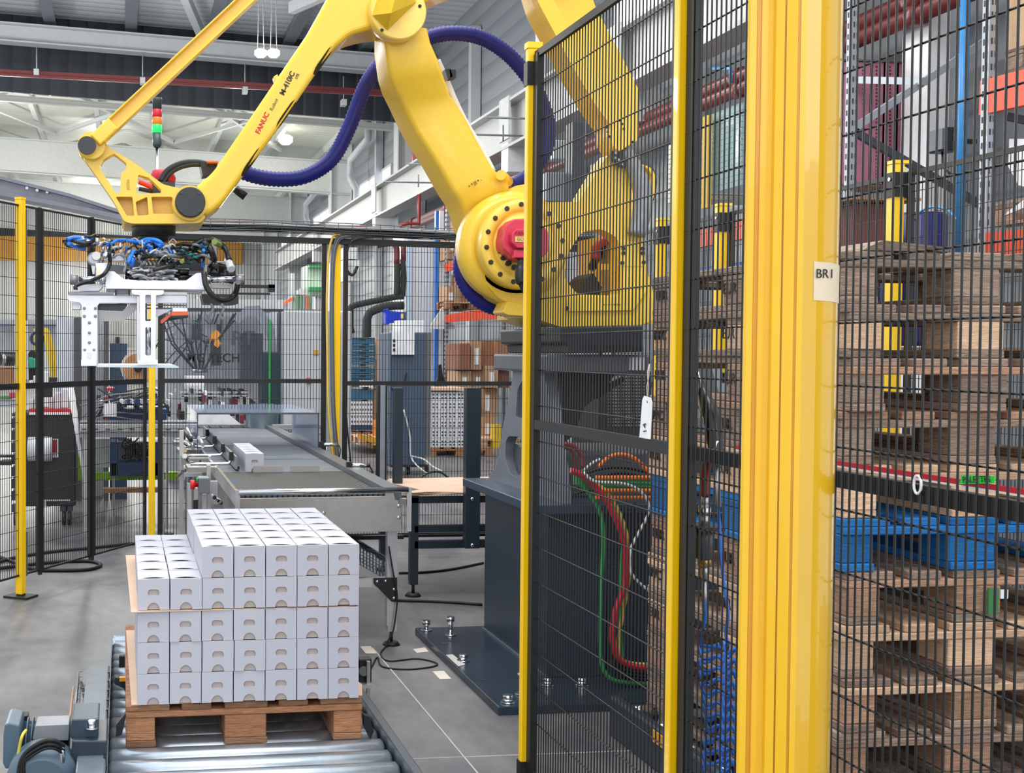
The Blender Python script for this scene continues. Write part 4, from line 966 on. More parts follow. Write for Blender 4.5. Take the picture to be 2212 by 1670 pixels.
# A-shaped side cheek in the plane X = 1.87, seen from the left
def XP(pts, X): return [AX(x, y, X) for x, y in pts]
xs_ = 1.86
ch_o = XP([(1055, 1052), (1057, 1022), (1070, 1016), (1090, 900), (1108, 812), (1106, 780), (1124, 768), (1168, 772), (1186, 860), (1205, 1020), (1212, 1100), (1150, 1085)], xs_)
h1 = XP(rnd([(1114, 900), (1118, 840), (1132, 815), (1160, 815), (1160, 905), (1122, 903)], 10), xs_)
h2 = XP(rnd([(1098, 942), (1124, 944), (1130, 965), (1126, 1022), (1118, 1031), (1101, 1025), (1091, 990), (1092, 955)], 8), xs_)
for p in ch_o[:1]+ch_o[-2:]: p.z = max(p.z, ZPD)
MB().ext(ch_o, (.05, 0, 0), [h1, h2]).build('foot_cheek', GC, rb, bevel=.006)
MB().ext([p+V((.80, 0, 0)) for p in ch_o], (.05, 0, 0), [[p+V((.80, 0, 0)) for p in h] for h in (h1, h2)]).build('foot_cheek', GC, rb)
for nm, pts, Y0_, Y1_ in (('hole_rim', None, 0, 0),): pass
MB().box(1.90, 2.66, 5.25, 5.85, ZPD, 1.0).build('foot_base', M('4A4F57', .45), rb, bevel=.01)
MB().pbox(1185, 766, 1405, 806, 5.1, 5.9).build('foot_top', M('5B6067', .45), rb, bevel=.01)
MB().pp([(1214, 806), (1330, 806), (1300, 850), (1262, 880), (1240, 940), (1215, 960)], 5.3, 5.36).build('foot_rib', M('25282D', .5), rb)
MB().pbox(1362, 772, 1392, 800, 5.085, 5.1).build('white_plate', M('B7BAC0', .5), rb)
MB().pp(rnd([(1209, 707), (1390, 704), (1391, 760), (1228, 764), (1226, 745), (1210, 740)], 4), 5.06, 5.9).build('turntable_ring', M('1F242B', .4), rb, bevel=.01)
mb = MB()
for k in range(16): mb.pbox(1262+k*8, 745, 1266+k*8, 752, 5.055, 5.062)
mb.build('ring_slots', M('090A0C', .6), rb)
# black vented controller box & mesh behind
MB().pp([(1275, 850), (1345, 812), (1352, 822), (1290, 862)], 5.5, 5.56).build('cable_arm', BLK, rb)
# yellow carousel body
Yb = 5.14
body = rnd([(1060, 560), (1080, 440), (1110, 402), (1150, 395), (1178, 437), (1250, 436), (1305, 346), (1318, 330), (1345, 345), (1366, 357), (1362, 500), (1391, 507), (1394, 564), (1402, 600), (1414, 642), (1420, 688), (1385, 702), (1210, 706), (1150, 686), (1095, 655), (1065, 620)], 8)
hole = rnd([(1218, 600), (1227, 547), (1256, 501), (1299, 494), (1336, 515), (1338, 639), (1247, 636)], 12)
MB().pp(body, Yb, Yb+.10, [hole], smooth=False).build('body_front', YEL, rb, bevel=.008, seg=3)
MB().pp(body, Yb+.62, Yb+.74, [hole]).build('body_rear', YEL, rb, bevel=.008, seg=3)
MB().pp([(1150, 640), (1420, 640), (1416, 700), (1210, 704), (1150, 686)], Yb+.1, Yb+.62).build('body_floor', YEL, rb)
MB().pp([(1075, 440), (1200, 438), (1216, 600), (1190, 650), (1100, 650)], Yb+.1, Yb+.62).build('body_side', YEL, rb)
MB().pp([(1340, 500), (1392, 507), (1394, 640), (1342, 640)], Yb+.1, Yb+.62).build('body_side', YEL, rb)
MB().pp(rnd([(1341, 520), (1392, 522), (1396, 628), (1390, 640), (1368, 671), (1225, 673), (1224, 640), (1340, 640)], 4), Yb-.012, Yb).build('access_cover', M('F0C83A', .4), rb, bevel=.003)
for px, py in ((1346, 537), (1346, 547), (1388, 537), (1388, 547), (1344, 568), (1390, 567), (1225, 666), (1200, 471), (1217, 504), (1217, 513), (1217, 527), (1217, 540), (1217, 550), (1185, 513), (1185, 527), (1185, 538), (1199, 582), (1180, 504)):
    MB().lathe(A(px, py, Yb-.012), (0, -1, 0), [(.009, 0), (.009, .005)], 8).build('cap_screw', BLK, rb)
for (pts) in ([(1343, 575), (1391, 575), (1391, 622), (1343, 622)],):
    P = [A(x, y, Yb-.0145) for x, y in pts]; MB().tube(P, .0008, 4, closed=True).build('print_frame', M('6A6A40', .6), rb)
for k in range(3): text('> > >', A(1310+k*12, 658, Yb-.0135), (1, 0, 0), (0, 0, 1), .012, M('4A4415', .6), rb)
# hooded counterweight lip at right rear and hose sleeve
lip = catmull([(1386, 354), (1405, 362), (1416, 382), (1414, 420), (1402, 455), (1390, 500)], 5)
lip = [(p[0], p[1]) for p in [(q.x, q.y) for q in [V((a_[0], a_[1], 0)) for a_ in lip]]]
mb = MB(); P0 = [(x-7, y+3) for x, y in lip][::-1]
mb.pp(lip+P0, Yb+.02, Yb+.5); mb.build('rear_hood', YEL, rb, bevel=.004)
MB().tube(catmull([A(x, y, Yb-.03) for x, y in ((1349, 322), (1362, 345), (1378, 380), (1388, 420), (1385, 465), (1374, 508))], 5), .04, 14, rf=lambda i: .026+.014*min(1, i/12)).build('hose_sleeve', M('8D9095', .45, .2, .1, 30), rb)
MB().tube(catmull([A(x, y, Yb+.08) for x, y in ((1372, 345), (1392, 362), (1404, 390), (1398, 430))], 5), .03, 12).build('hose_sleeve', M('3B4148', .6), rb)
MB().pp(rnd([(1327, 320), (1340, 322), (1354, 350), (1355, 363), (1340, 360), (1324, 344), (1321, 330)], 6), Yb-.05, Yb-.02).build('pivot_bracket', BLK, rb, bevel=.004)
for px, py in ((1330, 330), (1336, 345), (1346, 355), (1328, 341)): MB().cyl(A(px, py, Yb-.05), A(px, py, Yb-.056), .006, n=8).build('cap_screw', CHR, rb)
# hoses inside the window of the body
for k, (c, r) in enumerate((('B5331F', .022), ('18191B', .016), ('18191B', .016), ('18191B', .02), ('202225', .016))):
    o_ = k*6
    MB().tube(catmull([A(x, y, Yb+.25+.02*k) for x, y in ((1285-o_*.3, 560+o_), (1292, 530+o_), (1312, 520+o_), (1330-o_, 535+o_), (1333-o_, 580), (1333-o_, 645))], 5), r, 9).build('inner_hose', M(c, .45), rb)
MB().pp([(1245, 640), (1268, 600), (1282, 590), (1300, 620), (1296, 642)], Yb+.2, Yb+.4).build('inner_motor', BLK, rb)
MB().pp([(1295, 570), (1338, 570), (1338, 583), (1297, 583)], Yb+.12, Yb+.14).build('hose_clamp', YEL, rb)
# J2 gear: flange, bolts, red motor with cover
jc = A(1133, 530, 5.05); s1 = jc.y/2650*1.02
YF1 = 4.98
jc = A(1133, 527, YF1); k1 = (A(1226, 527, YF1)-jc).x/93
MB().lathe(jc+V((0, .22, 0)), (0, -1, 0), [(k1*118, 0), (k1*118, .08), (k1*100, .12)], 56).build('gear_housing', YEL, rb)
MB().lathe(jc+V((0, .11, 0)), (0, -1, 0), [(k1*90, 0), (k1*93, .004), (k1*93, .10), (k1*91, .11), (k1*70, .112), (k1*68, .104), (k1*60, .104), (k1*58, .118), (k1*52, .12)], 64).build('gear_flange', M('F2C84A', .38, coat=.2), rb, bevel=0)
for i in range(16):
    a = 2*pi*i/16+.1
    p = jc+V((k1*82*cos(a), -.002, k1*82*sin(a)))
    MB().lathe(p, (0, -1, 0), [(k1*5.2, 0), (k1*5.2, .003), (k1*4, .004)], 12).build('flange_bolt', M('3A3026', .4, .3), rb)
oc = rnd([(1085+x, y) for x, y in ((0, 520), (6, 490), (24, 473), (76, 472), (100, 500), (100, 545), (76, 566), (60, 567), (28, 561), (2, 538))], 5)
RDC = M('CC2647', .38, var=.04, coat=.2)
rdc = MB().pp(oc, YF1-.10, YF1+.0).build('motor_cover', RDC, rb, bevel=.006)
ic = rnd([(1104+x, y) for x, y in ((2, 504), (12, 494), (44, 494), (56, 506), (56, 528), (44, 536), (14, 536), (2, 524))], 3)
MB().pp(ic, YF1-.14, YF1-.10).build('motor_cap', RDC, rdc, bevel=.004)
MB().pp([(1111, 540), (1140, 540), (1140, 557), (1110, 557)], YF1-.13, YF1-.1).build('plug_base', RDC, rdc, bevel=.003)
text('FANUC', A(1131, 504, YF1-.1425), (1, 0, 0), (0, 0, 1), .022, M('8E1A30', .5), rdc)
pl_ = MB().pbox(1113, 511, 1148, 523, YF1-.143, YF1-.14).build('name_plate', M('E0C66A', .4), rdc)
text('GCCM', A(1130, 517, YF1-.1432), (1, 0, 0), (0, 0, 1), .018, M('5A4A20', .5), rdc)
MB().tube(catmull([A(x, y, YF1-.11) for x, y in ((1124, 560), (1124, 580), (1123, 600), (1128, 616), (1136, 630))], 5), .02, 12, rf=lambda i: .021 if 4 < i < 14 else .014).build('motor_plug', M('141414', .3), rb)
for i in range(8):
    a = 2.6+i*.28; MB().lathe(A(1132, 527, YF1)+V((k1*54*cos(a), -.0, k1*54*sin(a))), (0, -1, 0), [(.012, 0), (.012, .02)], 8).build('cap_screw', M('2A2420', .4), rb)
# lower lobes of the body below the gear
MB().pp(rnd([(1036, 540), (1048, 610), (1078, 645), (1100, 655), (1160, 690), (1170, 560)], 12), Yb-.06, Yb+.3).build('lower_lobe', YEL, rb, bevel=.01, seg=3)
MB().pp(rnd([(1098, 650), (1140, 662), (1150, 684), (1096, 680), (1086, 675)], 5), Yb-.1, Yb+.05).build('hose_bracket', YEL, rb, bevel=.005)
# lower arm: cranked box section, lofted
st_ = [((832, 60), (925, 60), 5.06), ((832, 90), (932, 90), 5.06), ((840, 150), (949, 128), 5.07), ((849, 180), (959, 158), 5.10), ((866, 215), (975, 205), 5.16), ((882, 250), (990, 226), 5.18), ((900, 285), (1008, 255), 5.18),
       ((936, 340), (1034, 305), 5.18), ((976, 410), (1066, 362), 5.18), ((990, 430), (1100, 392), 5.19), ((1000, 455), (1107, 430), 5.22), ((1010, 490), (1108, 450), 5.23), ((1040, 545), (1100, 480), 5.23)]
mb = MB(); th = .22; rings = []
for l_, r_, y_ in st_:
    y_ -= .0; a = A(l_[0], l_[1], y_); b = A(r_[0], r_[1], y_); u = (b-a); c_ = .022; un = u.normalized()
    ring = [a+V((0, c_, 0)), a+un*c_*.3+V((0, c_*.3, 0)), a+un*c_, b-un*c_, b-un*c_*.3+V((0, c_*.3, 0)), b+V((0, c_, 0)), b+V((0, th, 0)), a+V((0, th, 0))]
    rings.append(ring)
n = len(rings[0])
for ring in rings: mb.v += ring
for i in range(len(rings)-1):
    for j in range(n):
        j2 = (j+1) % n; mb.f.append((i*n+j, i*n+j2, (i+1)*n+j2, (i+1)*n+j)); mb.sm.append(True)
mb.f.append(tuple(range(n))); mb.f.append(tuple(range((len(rings)-1)*n, len(rings)*n))); mb.sm += [False, False]
la_ = mb.build('lower_arm', YEL, rb)
sm_ = la_.modifiers.new('edge', 'EDGE_SPLIT'); sm_.split_angle = radians(50)
dv = (A(1043, 386, 5.17)-A(1007, 406, 5.17)).normalized(); text('+ * J2 * -', A(1026, 396, 5.172), dv, V((-dv.z, 0, dv.x)), .0185, M('4A3A10', .5), rb, bold=.0004)
MB().cyl(A(1082, 378, 5.14), A(1098, 392, 5.3), .022, n=14).build('lifting_boss', YEL, rb)
MB().pp(rnd([(1008, 500), (1046, 490), (1062, 530), (1040, 538), (1006, 528)], 5), 5.1, 5.25).build('hose_bracket', YEL, rb, bevel=.005)
for pts in ([(961, 150), (973, 148), (978, 165), (968, 172)], [(971, 150), (985, 150), (985, 168), (973, 170)], [(846, 190), (860, 200), (862, 216), (850, 212)]):
    MB().pp(pts, 5.25, 5.3).build('hose_holder', BLK, rb)
MB().tube(catmull([A(x, y, 5.36) for x, y in ((946, 130), (962, 165), (985, 220), (1010, 270), (1040, 320), (1066, 370))], 5), .012, 8).build('white_edge_strip', WHITE, rb)
# boom (upper arm)
YBm = 5.02
boom = [(705, 0), (668, 67), (560, 226), (460, 372), (424, 402), (400, 437), (444, 470), (478, 444), (516, 392), (596, 286), (690, 148), (722, 104), (758, 74), (800, 62), (840, 58), (900, 14), (985, -30), (1270, -90), (1262, -150), (1100, -170), (820, -120), (735, -55)]
MB().pp(rnd(boom, 14, 4), YBm, YBm+.26).build('boom', YEL, rb, bevel=.034, seg=4)
# slots on the underside
for (px, py, l) in ((703, 131, 16), (622, 248, 16), (548, 350, 14)):
    d = (A(690, 148, YBm)-A(596, 286, YBm)).normalized(); nn = V((d.z, 0, -d.x)); no = (nn+V((0, -1, 0))).normalized(); tt_ = (nn+V((0, 1, 0))).normalized()
    p = A(px, py, YBm)-nn*.009+V((0, .009, 0))-no*.006
    P = [p+d*(.045*cos(a)+(.03 if cos(a) > 0 else -.03))+tt_*.013*sin(a) for a in [2*pi*i/16 for i in range(16)]]
    MB().ext(P, no*.0085).build('arm_opening', M('2A1E08', .8), rb)
db = (A(675, 60, YBm)-A(552, 286+20, YBm)).normalized(); nb = V((-db.z, 0, db.x))
def bt(s, px, py, size, mat, bold=0.): text(s, A(px, py, YBm-.001), db, nb, size, mat, rb, 'arm_lettering', .0006, bold=bold)
bt('FANUC', 567, 266, .0285, M('C8202C', .5), .0008); bt('Robot', 592, 226, .0215, M('6A6242', .5)); bt('M-410iC', 621, 180, .0300, M('2A2A2E', .5), .0009); bt('185', 642, 165, .0165, M('3A3A3E', .5), .0004)
MB().pp([(591, 165), (600, 160), (602, 170), (594, 176)], YBm+.05, YBm+.1).build('rest_pad', YEL, rb, bevel=.003)
# elbow disc + pyramid cover
ec = A(854, 32, YBm); ke = (A(911, 32, YBm)-ec).x/57
MB().lathe(ec+V((0, .02, 0)), (0, -1, 0), [(ke*58, 0), (ke*60, .03), (ke*60, .075), (ke*57, .085)], 56).build('elbow_disc', M('F0CC60', .38, coat=.2), rb)
P5 = [A(x, y, YBm-.066) for x, y in ((815, 0), (804, 33), (837, 66), (899, 5), (897, -24), (822, -30))]; apex = [A(845, 28, YBm-.17), A(858, -20, YBm-.17)]
mb = MB(); mb.v = P5+apex
mb.f = [(0, 1, 6), (1, 2, 6), (2, 3, 6), (3, 4, 7, 6), (4, 5, 7), (5, 0, 6, 7), (5, 4, 3, 2, 1, 0)]; mb.sm = [False]*7; mb.build('elbow_cover', M('D8B41C', .4), rb)
for px, py in ((825, 65), (907, 13)): MB().cyl(A(px, py, YBm-.066), A(px, py, YBm-.07), .007, n=10).build('cap_screw', BLK, rb)
# wrist joint
wc = A(411, 437, YBm-.05); kw = (A(443, 437, YBm-.05)-wc).x/32
MB().lathe(wc+V((0, .36, 0)), (0, -1, 0), [(kw*30, 0), (kw*36, .02), (kw*38, .1), (kw*38, .34)], 40).build('wrist_housing', YEL, rb)
MB().lathe(wc+V((0, .02, 0)), (0, -1, 0), [(kw*32.5, 0), (kw*32.5, .03), (kw*31, .034)], 40).build('wrist_cap', M('22262C', .4), rb)
for a in (.8, 2.35, 3.95, 5.5): MB().cyl(wc+V((kw*27*cos(a), -.014, kw*27*sin(a))), wc+V((kw*27*cos(a), -.018, kw*27*sin(a))), .006, n=8).build('cap_screw', DKB, rb)
# wrist link frame
YW = 5.02
o_ = rnd([(172, 322), (182, 344), (216, 392), (246, 436), (268, 478), (285, 483), (380, 483), (430, 482), (445, 470), (400, 410), (352, 398), (292, 353), (235, 318), (222, 300), (200, 296), (180, 303)], 6)
hA = rnd([(246, 331), (274, 353), (272, 366), (261, 374), (260, 417), (250, 417), (215, 362), (224, 344)], 5)
hB = rnd([(299, 377), (322, 384), (348, 409), (348, 417), (299, 419), (294, 411)], 3)
hC = rnd([(250, 425), (286, 425), (290, 466), (274, 466)], 3); hD = rnd([(327, 425), (372, 425), (377, 462), (331, 462)], 3)
hE = rnd([(293, 436), (318, 425), (321, 464), (297, 466)], 3)
MB().pp(o_, YW, YW+.07, [hA, hB, hC, hD, hE]).build('wrist_link', YEL, rb, bevel=.006, seg=3)
MB().pp([(246, 422), (390, 424), (384, 466), (274, 470)], YW+.066, YW+.085).build('link_web', YEL, rb)
MB().pp([(262, 470), (440, 470), (440, 484), (268, 484)], YW+.07, YW+.4).build('wrist_floor', YEL, rb, bevel=.006)
MB().pp(o_, YW+.33, YW+.39, [hA, hB]).build('wrist_link', YEL, rb, bevel=.006)
MB().tube([A(277, 390, YW+.0), A(277, 415, YW+.0)], .0001, 3).build('foundry_mark', YEL, rb)
text('J0Z0A', A(277, 398, YW-.0005), (0, 0, 1), (-1, 0, 0), .016, M('D0A820', .4), rb, 'cast_mark', .002)
pcx = A(198, 317, YW)
MB().lathe(pcx+V((0, .12, 0)), (0, -1, 0), [(.050, 0), (.054, .01), (.054, .16)], 32).build('link_bearing', YEL, rb)
MB().lathe(A(188, 315, YW-.075), (0, -1, 0), [(.036, 0), (.036, .012)], 28).build('bearing_cap', M('22262C', .4), rb)
# upper link rod, H section
r0_, r1_ = A(206, 306, YW-.03), A(532, 0, YW-.03); rd = (r1_-r0_).normalized(); rn = V((-rd.z, 0, rd.x)); rend = r0_+rd*1.35
mb = MB()
mb.beam(r0_+rd*.02, rend, .07, .026, up=rn) if False else None
mb = MB(); hw_ = .025
for s in (-1, 1): mb.beam(r0_+rd*.02+rn*s*hw_, rend+rn*s*hw_, .07, .007, up=rn)
mb.beam(r0_+rd*.02, rend, .012, hw_*2, up=rn)
mb.build('link_rod', YEL, rb, bevel=.003)
MB().beam(r0_+rd*.0, r0_+rd*.10, .075, .055, up=rn).build('rod_end', YEL, rb, bevel=.006)
# wrist flange
fc = A(332, 497, 5.2)
MB().lathe((fc.x, 5.2, A(332, 512, 5.2).z), (0, 0, 1), [(.085, 0), (.092, .004), (.092, .052), (.088, .06)], 40).build('tool_flange', M('15171A', .42), rb)
MB().lathe((fc.x, 5.2, A(332, 524, 5.2).z), (0, 0, 1), [(.06, 0), (.066, .02), (.066, .03)], 32).build('flange_ring', M('2A2D31', .3, .4), rb)
# red motor + cables on the wrist
MB().lathe(A(352, 400, 5.28), (0, 0, 1), [(.05, 0), (.055, .03), (.045, .06), (.02, .068)], 24).build('wrist_motor', RED, rb)
MB().pbox(330, 392, 378, 420, 5.2, 5.34).build('motor_block', M('22262C', .4), rb)
for pts, c, r in (([(300, 392), (315, 398), (330, 405), (345, 418)], 'E8442A', .012), ([(300, 408), (320, 412), (345, 416)], '18191B', .009), ([(346, 392), (362, 368), (392, 352), (430, 350), (460, 360), (468, 370)], '16202C', .012), ([(352, 396), (370, 372), (400, 358), (436, 356), (462, 368)], '14181E', .011)):
    MB().tube(catmull([A(x, y, 5.22) for x, y in pts], 6), r, 9).build('wrist_cable', M(c, .4), rb)
MB().pp([(432, 348), (470, 352), (466, 375), (438, 380)], 5.2, 5.3).build('connector', BLK, rb); MB().pbox(448, 347, 472, 351, 5.15, 5.2).build('orange_connector', M('C86A30', .4), rb)
MB().cyl(A(508, 408, 5.3), A(530, 425, 5.3), .018, n=10).build('hose_fitting', BLK, rb)
# rear lever seen through the mesh
YR = 5.1
lev = [(1150, -40), (1166, 12), (1240, 150), (1285, 225), (1318, 270), (1322, 300), (1337, 327), (1367, 312), (1381, 300), (1381, 195), (1348, 130), (1287, 15), (1262, -60), (1200, -120)]
MB().pp(rnd(lev, 8), YR+.02, YR+.20).build('rear_link', YEL, rb, bevel=.012, seg=3)
lev2 = [(1144, -40), (1166, 12), (1240, 150), (1285, 225), (1318, 270), (1326, 240), (1240, 75), (1196, 0), (1175, -50)]
MB().pp(rnd(lev2, 6), YR-.06, YR+.0).build('rear_link_plate', YEL, rb, bevel=.006, seg=2)
MB().pp(rnd([(1315, 290), (1340, 272), (1366, 285), (1372, 305), (1340, 327), (1325, 320)], 4), YR-.05, YR+.02).build('link_end', YEL, rb, bevel=.004)
for px, py in ((1338, 260), (1344, 268), (1348, 278), (1310, 275), (1313, 285), (1317, 295), (1367, 307)): MB().cyl(A(px, py, YR-.05), A(px, py, YR-.056), .006, n=8).build('cap_screw', BLK, rb)
# corrugated blue hose packs
HOSE = M('1B1F78', .42, var=.05, spec=.3)
def cor(pts, r, nm='corrugated_hose', par=rb, n=40):
    P = catmull(pts, n); Q = [P[0]]; acc = 0; step = .0068
    for a, b in zip(P, P[1:]):
        L_ = (b-a).length; acc += L_
        if acc >= step: Q.append(b); acc = 0
    return MB().tube(Q, r, 12, rf=lambda i: r*(1.02 if i % 2 else .89)).build(nm, HOSE, par)
cor([A(x, y, 5.55) for x, y in ((488, 352), (540, 377), (600, 387), (660, 380), (715, 345), (752, 280), (785, 195), (812, 150), (850, 110))], .036)
cor([A(x, y, 5.55) for x, y in ((888, 105), (930, 80), (985, 72), (1045, 84), (1105, 125), (1155, 190), (1182, 260), (1180, 320), (1150, 372), (1110, 400))], .036)
cor([A(x, y, 5.3) for x, y in ((1016, 505), (1000, 540), (995, 585), (1015, 630), (1055, 660), (1105, 668), (1150, 668))], .036)

# cables of the robot base, seen through the mesh
def bc(nm, lb, pts, r, c, Y, stripe=None, n=6):
    t = one(nm, lb, 'cable', MB().tube(catmull([A(x, y, Y) for x, y in pts], n), r, 8), M(c, .4)); return t
G1, O1, R1, Y1_ = '2E9A4E', 'F07A2A', 'C01C28', 'D8B850'
Yc = 4.9
for k in range(4):
    bc('robot_cable', ['top', 'second', 'third', 'lowest'][k]+' green cable of the bundle running right over the pedestal top', [(1240, 1028+k*5), (1290, 1038+k*5), (1340, 1036+k*7), (1408, 1036+k*8)], .009, G1, Yc)
for k, y0_ in enumerate((1032, 1060, 1075)):
    bc('robot_cable', ['upper', 'middle', 'lower'][k]+' straight orange cable beside the green cables behind the mesh', [(1285, y0_), (1340, y0_), (1410, y0_)], .009, O1, Yc-.03)
bc('robot_cable', 'orange cable arching up over the dark pedestal behind the mesh', [(1292, 1008), (1315, 988), (1340, 982), (1370, 990), (1400, 1018)], .009, O1, Yc)
bc('robot_cable', 'thick red cable hanging down the front of the pedestal', [(1232, 1016), (1262, 1030), (1300, 1068), (1325, 1110), (1345, 1160), (1353, 1220), (1348, 1270), (1330, 1320), (1323, 1375), (1335, 1420), (1370, 1440), (1425, 1444)], .014, R1, 4.86)
bc('robot_cable', 'yellow cable hanging beside the thick red one on the pedestal', [(1262, 1030), (1310, 1062), (1338, 1110), (1356, 1170), (1358, 1250), (1344, 1330), (1336, 1395), (1350, 1430), (1425, 1438)], .009, Y1_, 4.88)
bc('robot_cable', 'left green cable hanging down the pedestal', [(1250, 1040), (1282, 1080), (1300, 1120), (1303, 1180), (1298, 1280), (1296, 1400), (1308, 1455), (1345, 1474), (1430, 1477), (1520, 1474)], .009, G1, 4.9)
bc('robot_cable', 'right green cable hanging down the pedestal beside the red cable', [(1275, 1050), (1320, 1085), (1345, 1130), (1342, 1240), (1342, 1400), (1360, 1432), (1425, 1434)], .008, G1, 4.92)
bc('robot_cable', 'red cable loop at the left of the cable bundle', [(1218, 958), (1240, 965), (1256, 985), (1258, 1010)], .009, '8E1C22', Yc); 
bc('robot_cable', 'inner dark red cable loop at the left of the cable bundle', [(1220, 966), (1236, 976), (1243, 1000), (1244, 1020)], .007, '6A181C', Yc)
bc('robot_cable', 'white cable swinging from the bundle over to the right', [(1260, 1020), (1285, 1040), (1340, 1044), (1375, 1055), (1398, 1080), (1400, 1110), (1380, 1150), (1362, 1190), (1365, 1240), (1405, 1280)], .006, 'D8D8D8', 4.84)
bc('robot_cable', 'thin white cable up to the orange arch', [(1258, 1018), (1280, 1000), (1296, 992)], .006, 'C8C8C8', 4.9)
for k in range(5):
    bc('robot_cable', ['first', 'second', 'third', 'fourth', 'fifth'][k]+' black cable of the coil low on the pedestal, counted from the top', [(1330, 1300+k*3), (1322, 1380+k*6), (1335, 1430+k*8), (1375, 1445+k*7), (1430, 1448+k*7)], .008, '1A1C1E', 4.93)
for k in range(4):
    bc('robot_cable', ['first', 'second', 'third', 'fourth'][k]+' black cable among the cables over the pedestal, counted from the top', [(1240, 1030+k*12), (1300, 1012+k*14), (1350, 1010+k*12), (1400, 1020+k*12)], .008, '121314', 5.0)
w = MB()
for x in (1310, 1372): w.cyl(A(x, 1085, 4.97), A(x, 1450, 4.97), .004, n=4)
for k in range(9): w.cyl(A(1310, 1100+k*42, 4.97), A(1372, 1100+k*42, 4.97), .004, n=4)
one('ladder_tray', 'vertical black wire ladder holding the cables on the pedestal front', 'cable tray', w, BLK)
# black ventilated cabinet behind the robot foot
vb = thing('ventilated_cabinet', 'black perforated cabinet behind the robot foot', 'cabinet', A(1350, 1000, 6.5))
MB().pbox(1295, 800, 1405, 1030, 6.5, 6.9, True).build('cabinet_body', M('24272B', .5), vb, bevel=.01)
g = MB()
for i in range(15):
    for j in range(16): g.pbox(1312+i*5.6, 812+j*7, 1315.6+i*5.6, 816+j*7, 6.49, 6.5)
g.build('vent_holes', M('767A80', .5), vb, kind='stuff')
for x0_, x1_, c, lb in ((1190, 1215, '3A404A', 'dark steel upright left behind the robot foot'), (1262, 1268, 'D8B81A', 'thin yellow upright behind the robot foot'), (1276, 1296, '2C3A4C', 'dark blue upright behind the robot foot')):
    a = A(x0_, 760, 7.2); b = A(x1_, 760, 7.2); one('upright', lb, 'post', MB().box(a.x, b.x, 7.2, 7.26, 0, A(1200, 790, 7.2).z), M(c, .4))

# ================================================================ GRIPPER
YG = 5.0
gr = thing('robot_gripper', 'aluminium fork gripper crowded with hoses hanging from the robot wrist', 'gripper', A(332, 790, YG))
MB().pp(rnd([(147, 637), (400, 638), (404, 641), (404, 655), (216, 655), (211, 660), (211, 788), (176, 788), (176, 660), (172, 654), (152, 652), (147, 648)], 2), YG, YG+.02).build('t_bracket', ALUW, gr, bevel=.002)
MB().pbox(176, 660, 180, 788, YG+.02, YG+.2).build('bracket_web', ALUW, gr); MB().pbox(206, 660, 211, 788, YG+.02, YG+.2).build('bracket_web', ALU, gr)
MB().pbox(175, 777, 209, 791, YG-.02, YG+.2).build('foot_block', ALUW, gr, bevel=.002)
MB().pp(rnd([(178, 751), (207, 751), (208, 777), (177, 777)], 2), YG-.006, YG).build('foot_plate', ALUW, gr)
MB().pp(rnd([(189, 762), (192, 760), (196, 762), (196, 774), (192, 776), (188, 770)], 1), YG-.014, YG-.006).build('catch', CHR, gr)
for px, py in ((182, 666), (206, 666), (182, 683), (206, 683), (193, 697), (193, 719), (193, 740), (183, 756), (203, 756)):
    MB().lathe(A(px, py, YG-.003), (0, -1, 0), [(.006, -.003), (.006, .003), (.003, .004)], 12).build('cap_screw', M('8E8D92', .4, .6), gr)
MB().pp([(209, 788), (376, 788), (386, 792), (386, 795), (209, 793)], YG-.01, YG+.42).build('fork_blade', M('C6D2D6', .3, .5), gr)
sl1 = rnd([(314, 637), (326, 637), (326, 694), (314, 694)], 3); sl2 = rnd([(314, 707), (326, 707), (326, 768), (314, 768)], 3)
MB().pp(rnd([(284, 626), (354, 627), (354, 634), (350, 637), (337, 638), (336, 780), (303, 780), (302, 638), (290, 636), (284, 633)], 2), YG-.05, YG-.03, [sl1, sl2]).build('slotted_bracket', ALUW, gr, bevel=.002)
MB().pbox(296, 640, 303, 782, YG-.03, YG+.1).build('bracket_web', ALU, gr)
MB().pbox(298, 778, 341, 785, YG-.06, YG+.1).build('bracket_foot', ALUW, gr)
MB().cyl(A(319, 770, YG+.02), A(319, 690, YG+.02), .014, n=14).build('piston_rod', CHR, gr)
# main beam with raised ends
MB().pp([(231, 586), (246, 586), (268, 603), (300, 606), (402, 606), (424, 590), (439, 589), (440, 619), (229, 618)], YG-.03, YG-.015).build('front_plate', ALUW, gr, bevel=.002)
MB().pp([(229, 617), (445, 619), (445, 626), (229, 624)], YG-.045, YG+.3).build('base_flange', ALUW, gr, bevel=.002)
MB().pbox(229, 588, 236, 620, YG-.035, YG+.3).build('end_plate', ALU, gr)
MB().pbox(148, 630, 246, 637, YG-.01, YG+.015).build('linear_rail', M('85858A', .3, .6), gr); MB().pbox(290, 630, 404, 637, YG+.0, YG+.03).build('linear_rail', ALU, gr)
MB().pbox(250, 626, 278, 636, YG-.03, YG+.0).build('rail_carriage', M('5E6168', .35, .4), gr); 
for x in (248, 277): MB().pbox(x, 626, x+4, 637, YG-.035, YG+.0).build('carriage_end', BLK, gr)
MB().pp([(211, 656), (276, 656), (268, 672), (211, 670)], YG+.04, YG+.06).build('inner_plate', M('3A3F48', .4), gr)
MB().pp([(211, 671), (262, 674), (284, 655), (308, 655), (268, 694), (212, 694)], YG+.03, YG+.05).build('inner_gusset', M('ACABAC', .45, .2), gr)
MB().pp([(336, 668), (373, 668), (337, 686)], YG+.05, YG+.07).build('inner_gusset', ALUW, gr)
MB().pp([(373, 665), (405, 666), (405, 673), (373, 673)], YG-.02, YG+.08).build('pad_holder', ALUW, gr)
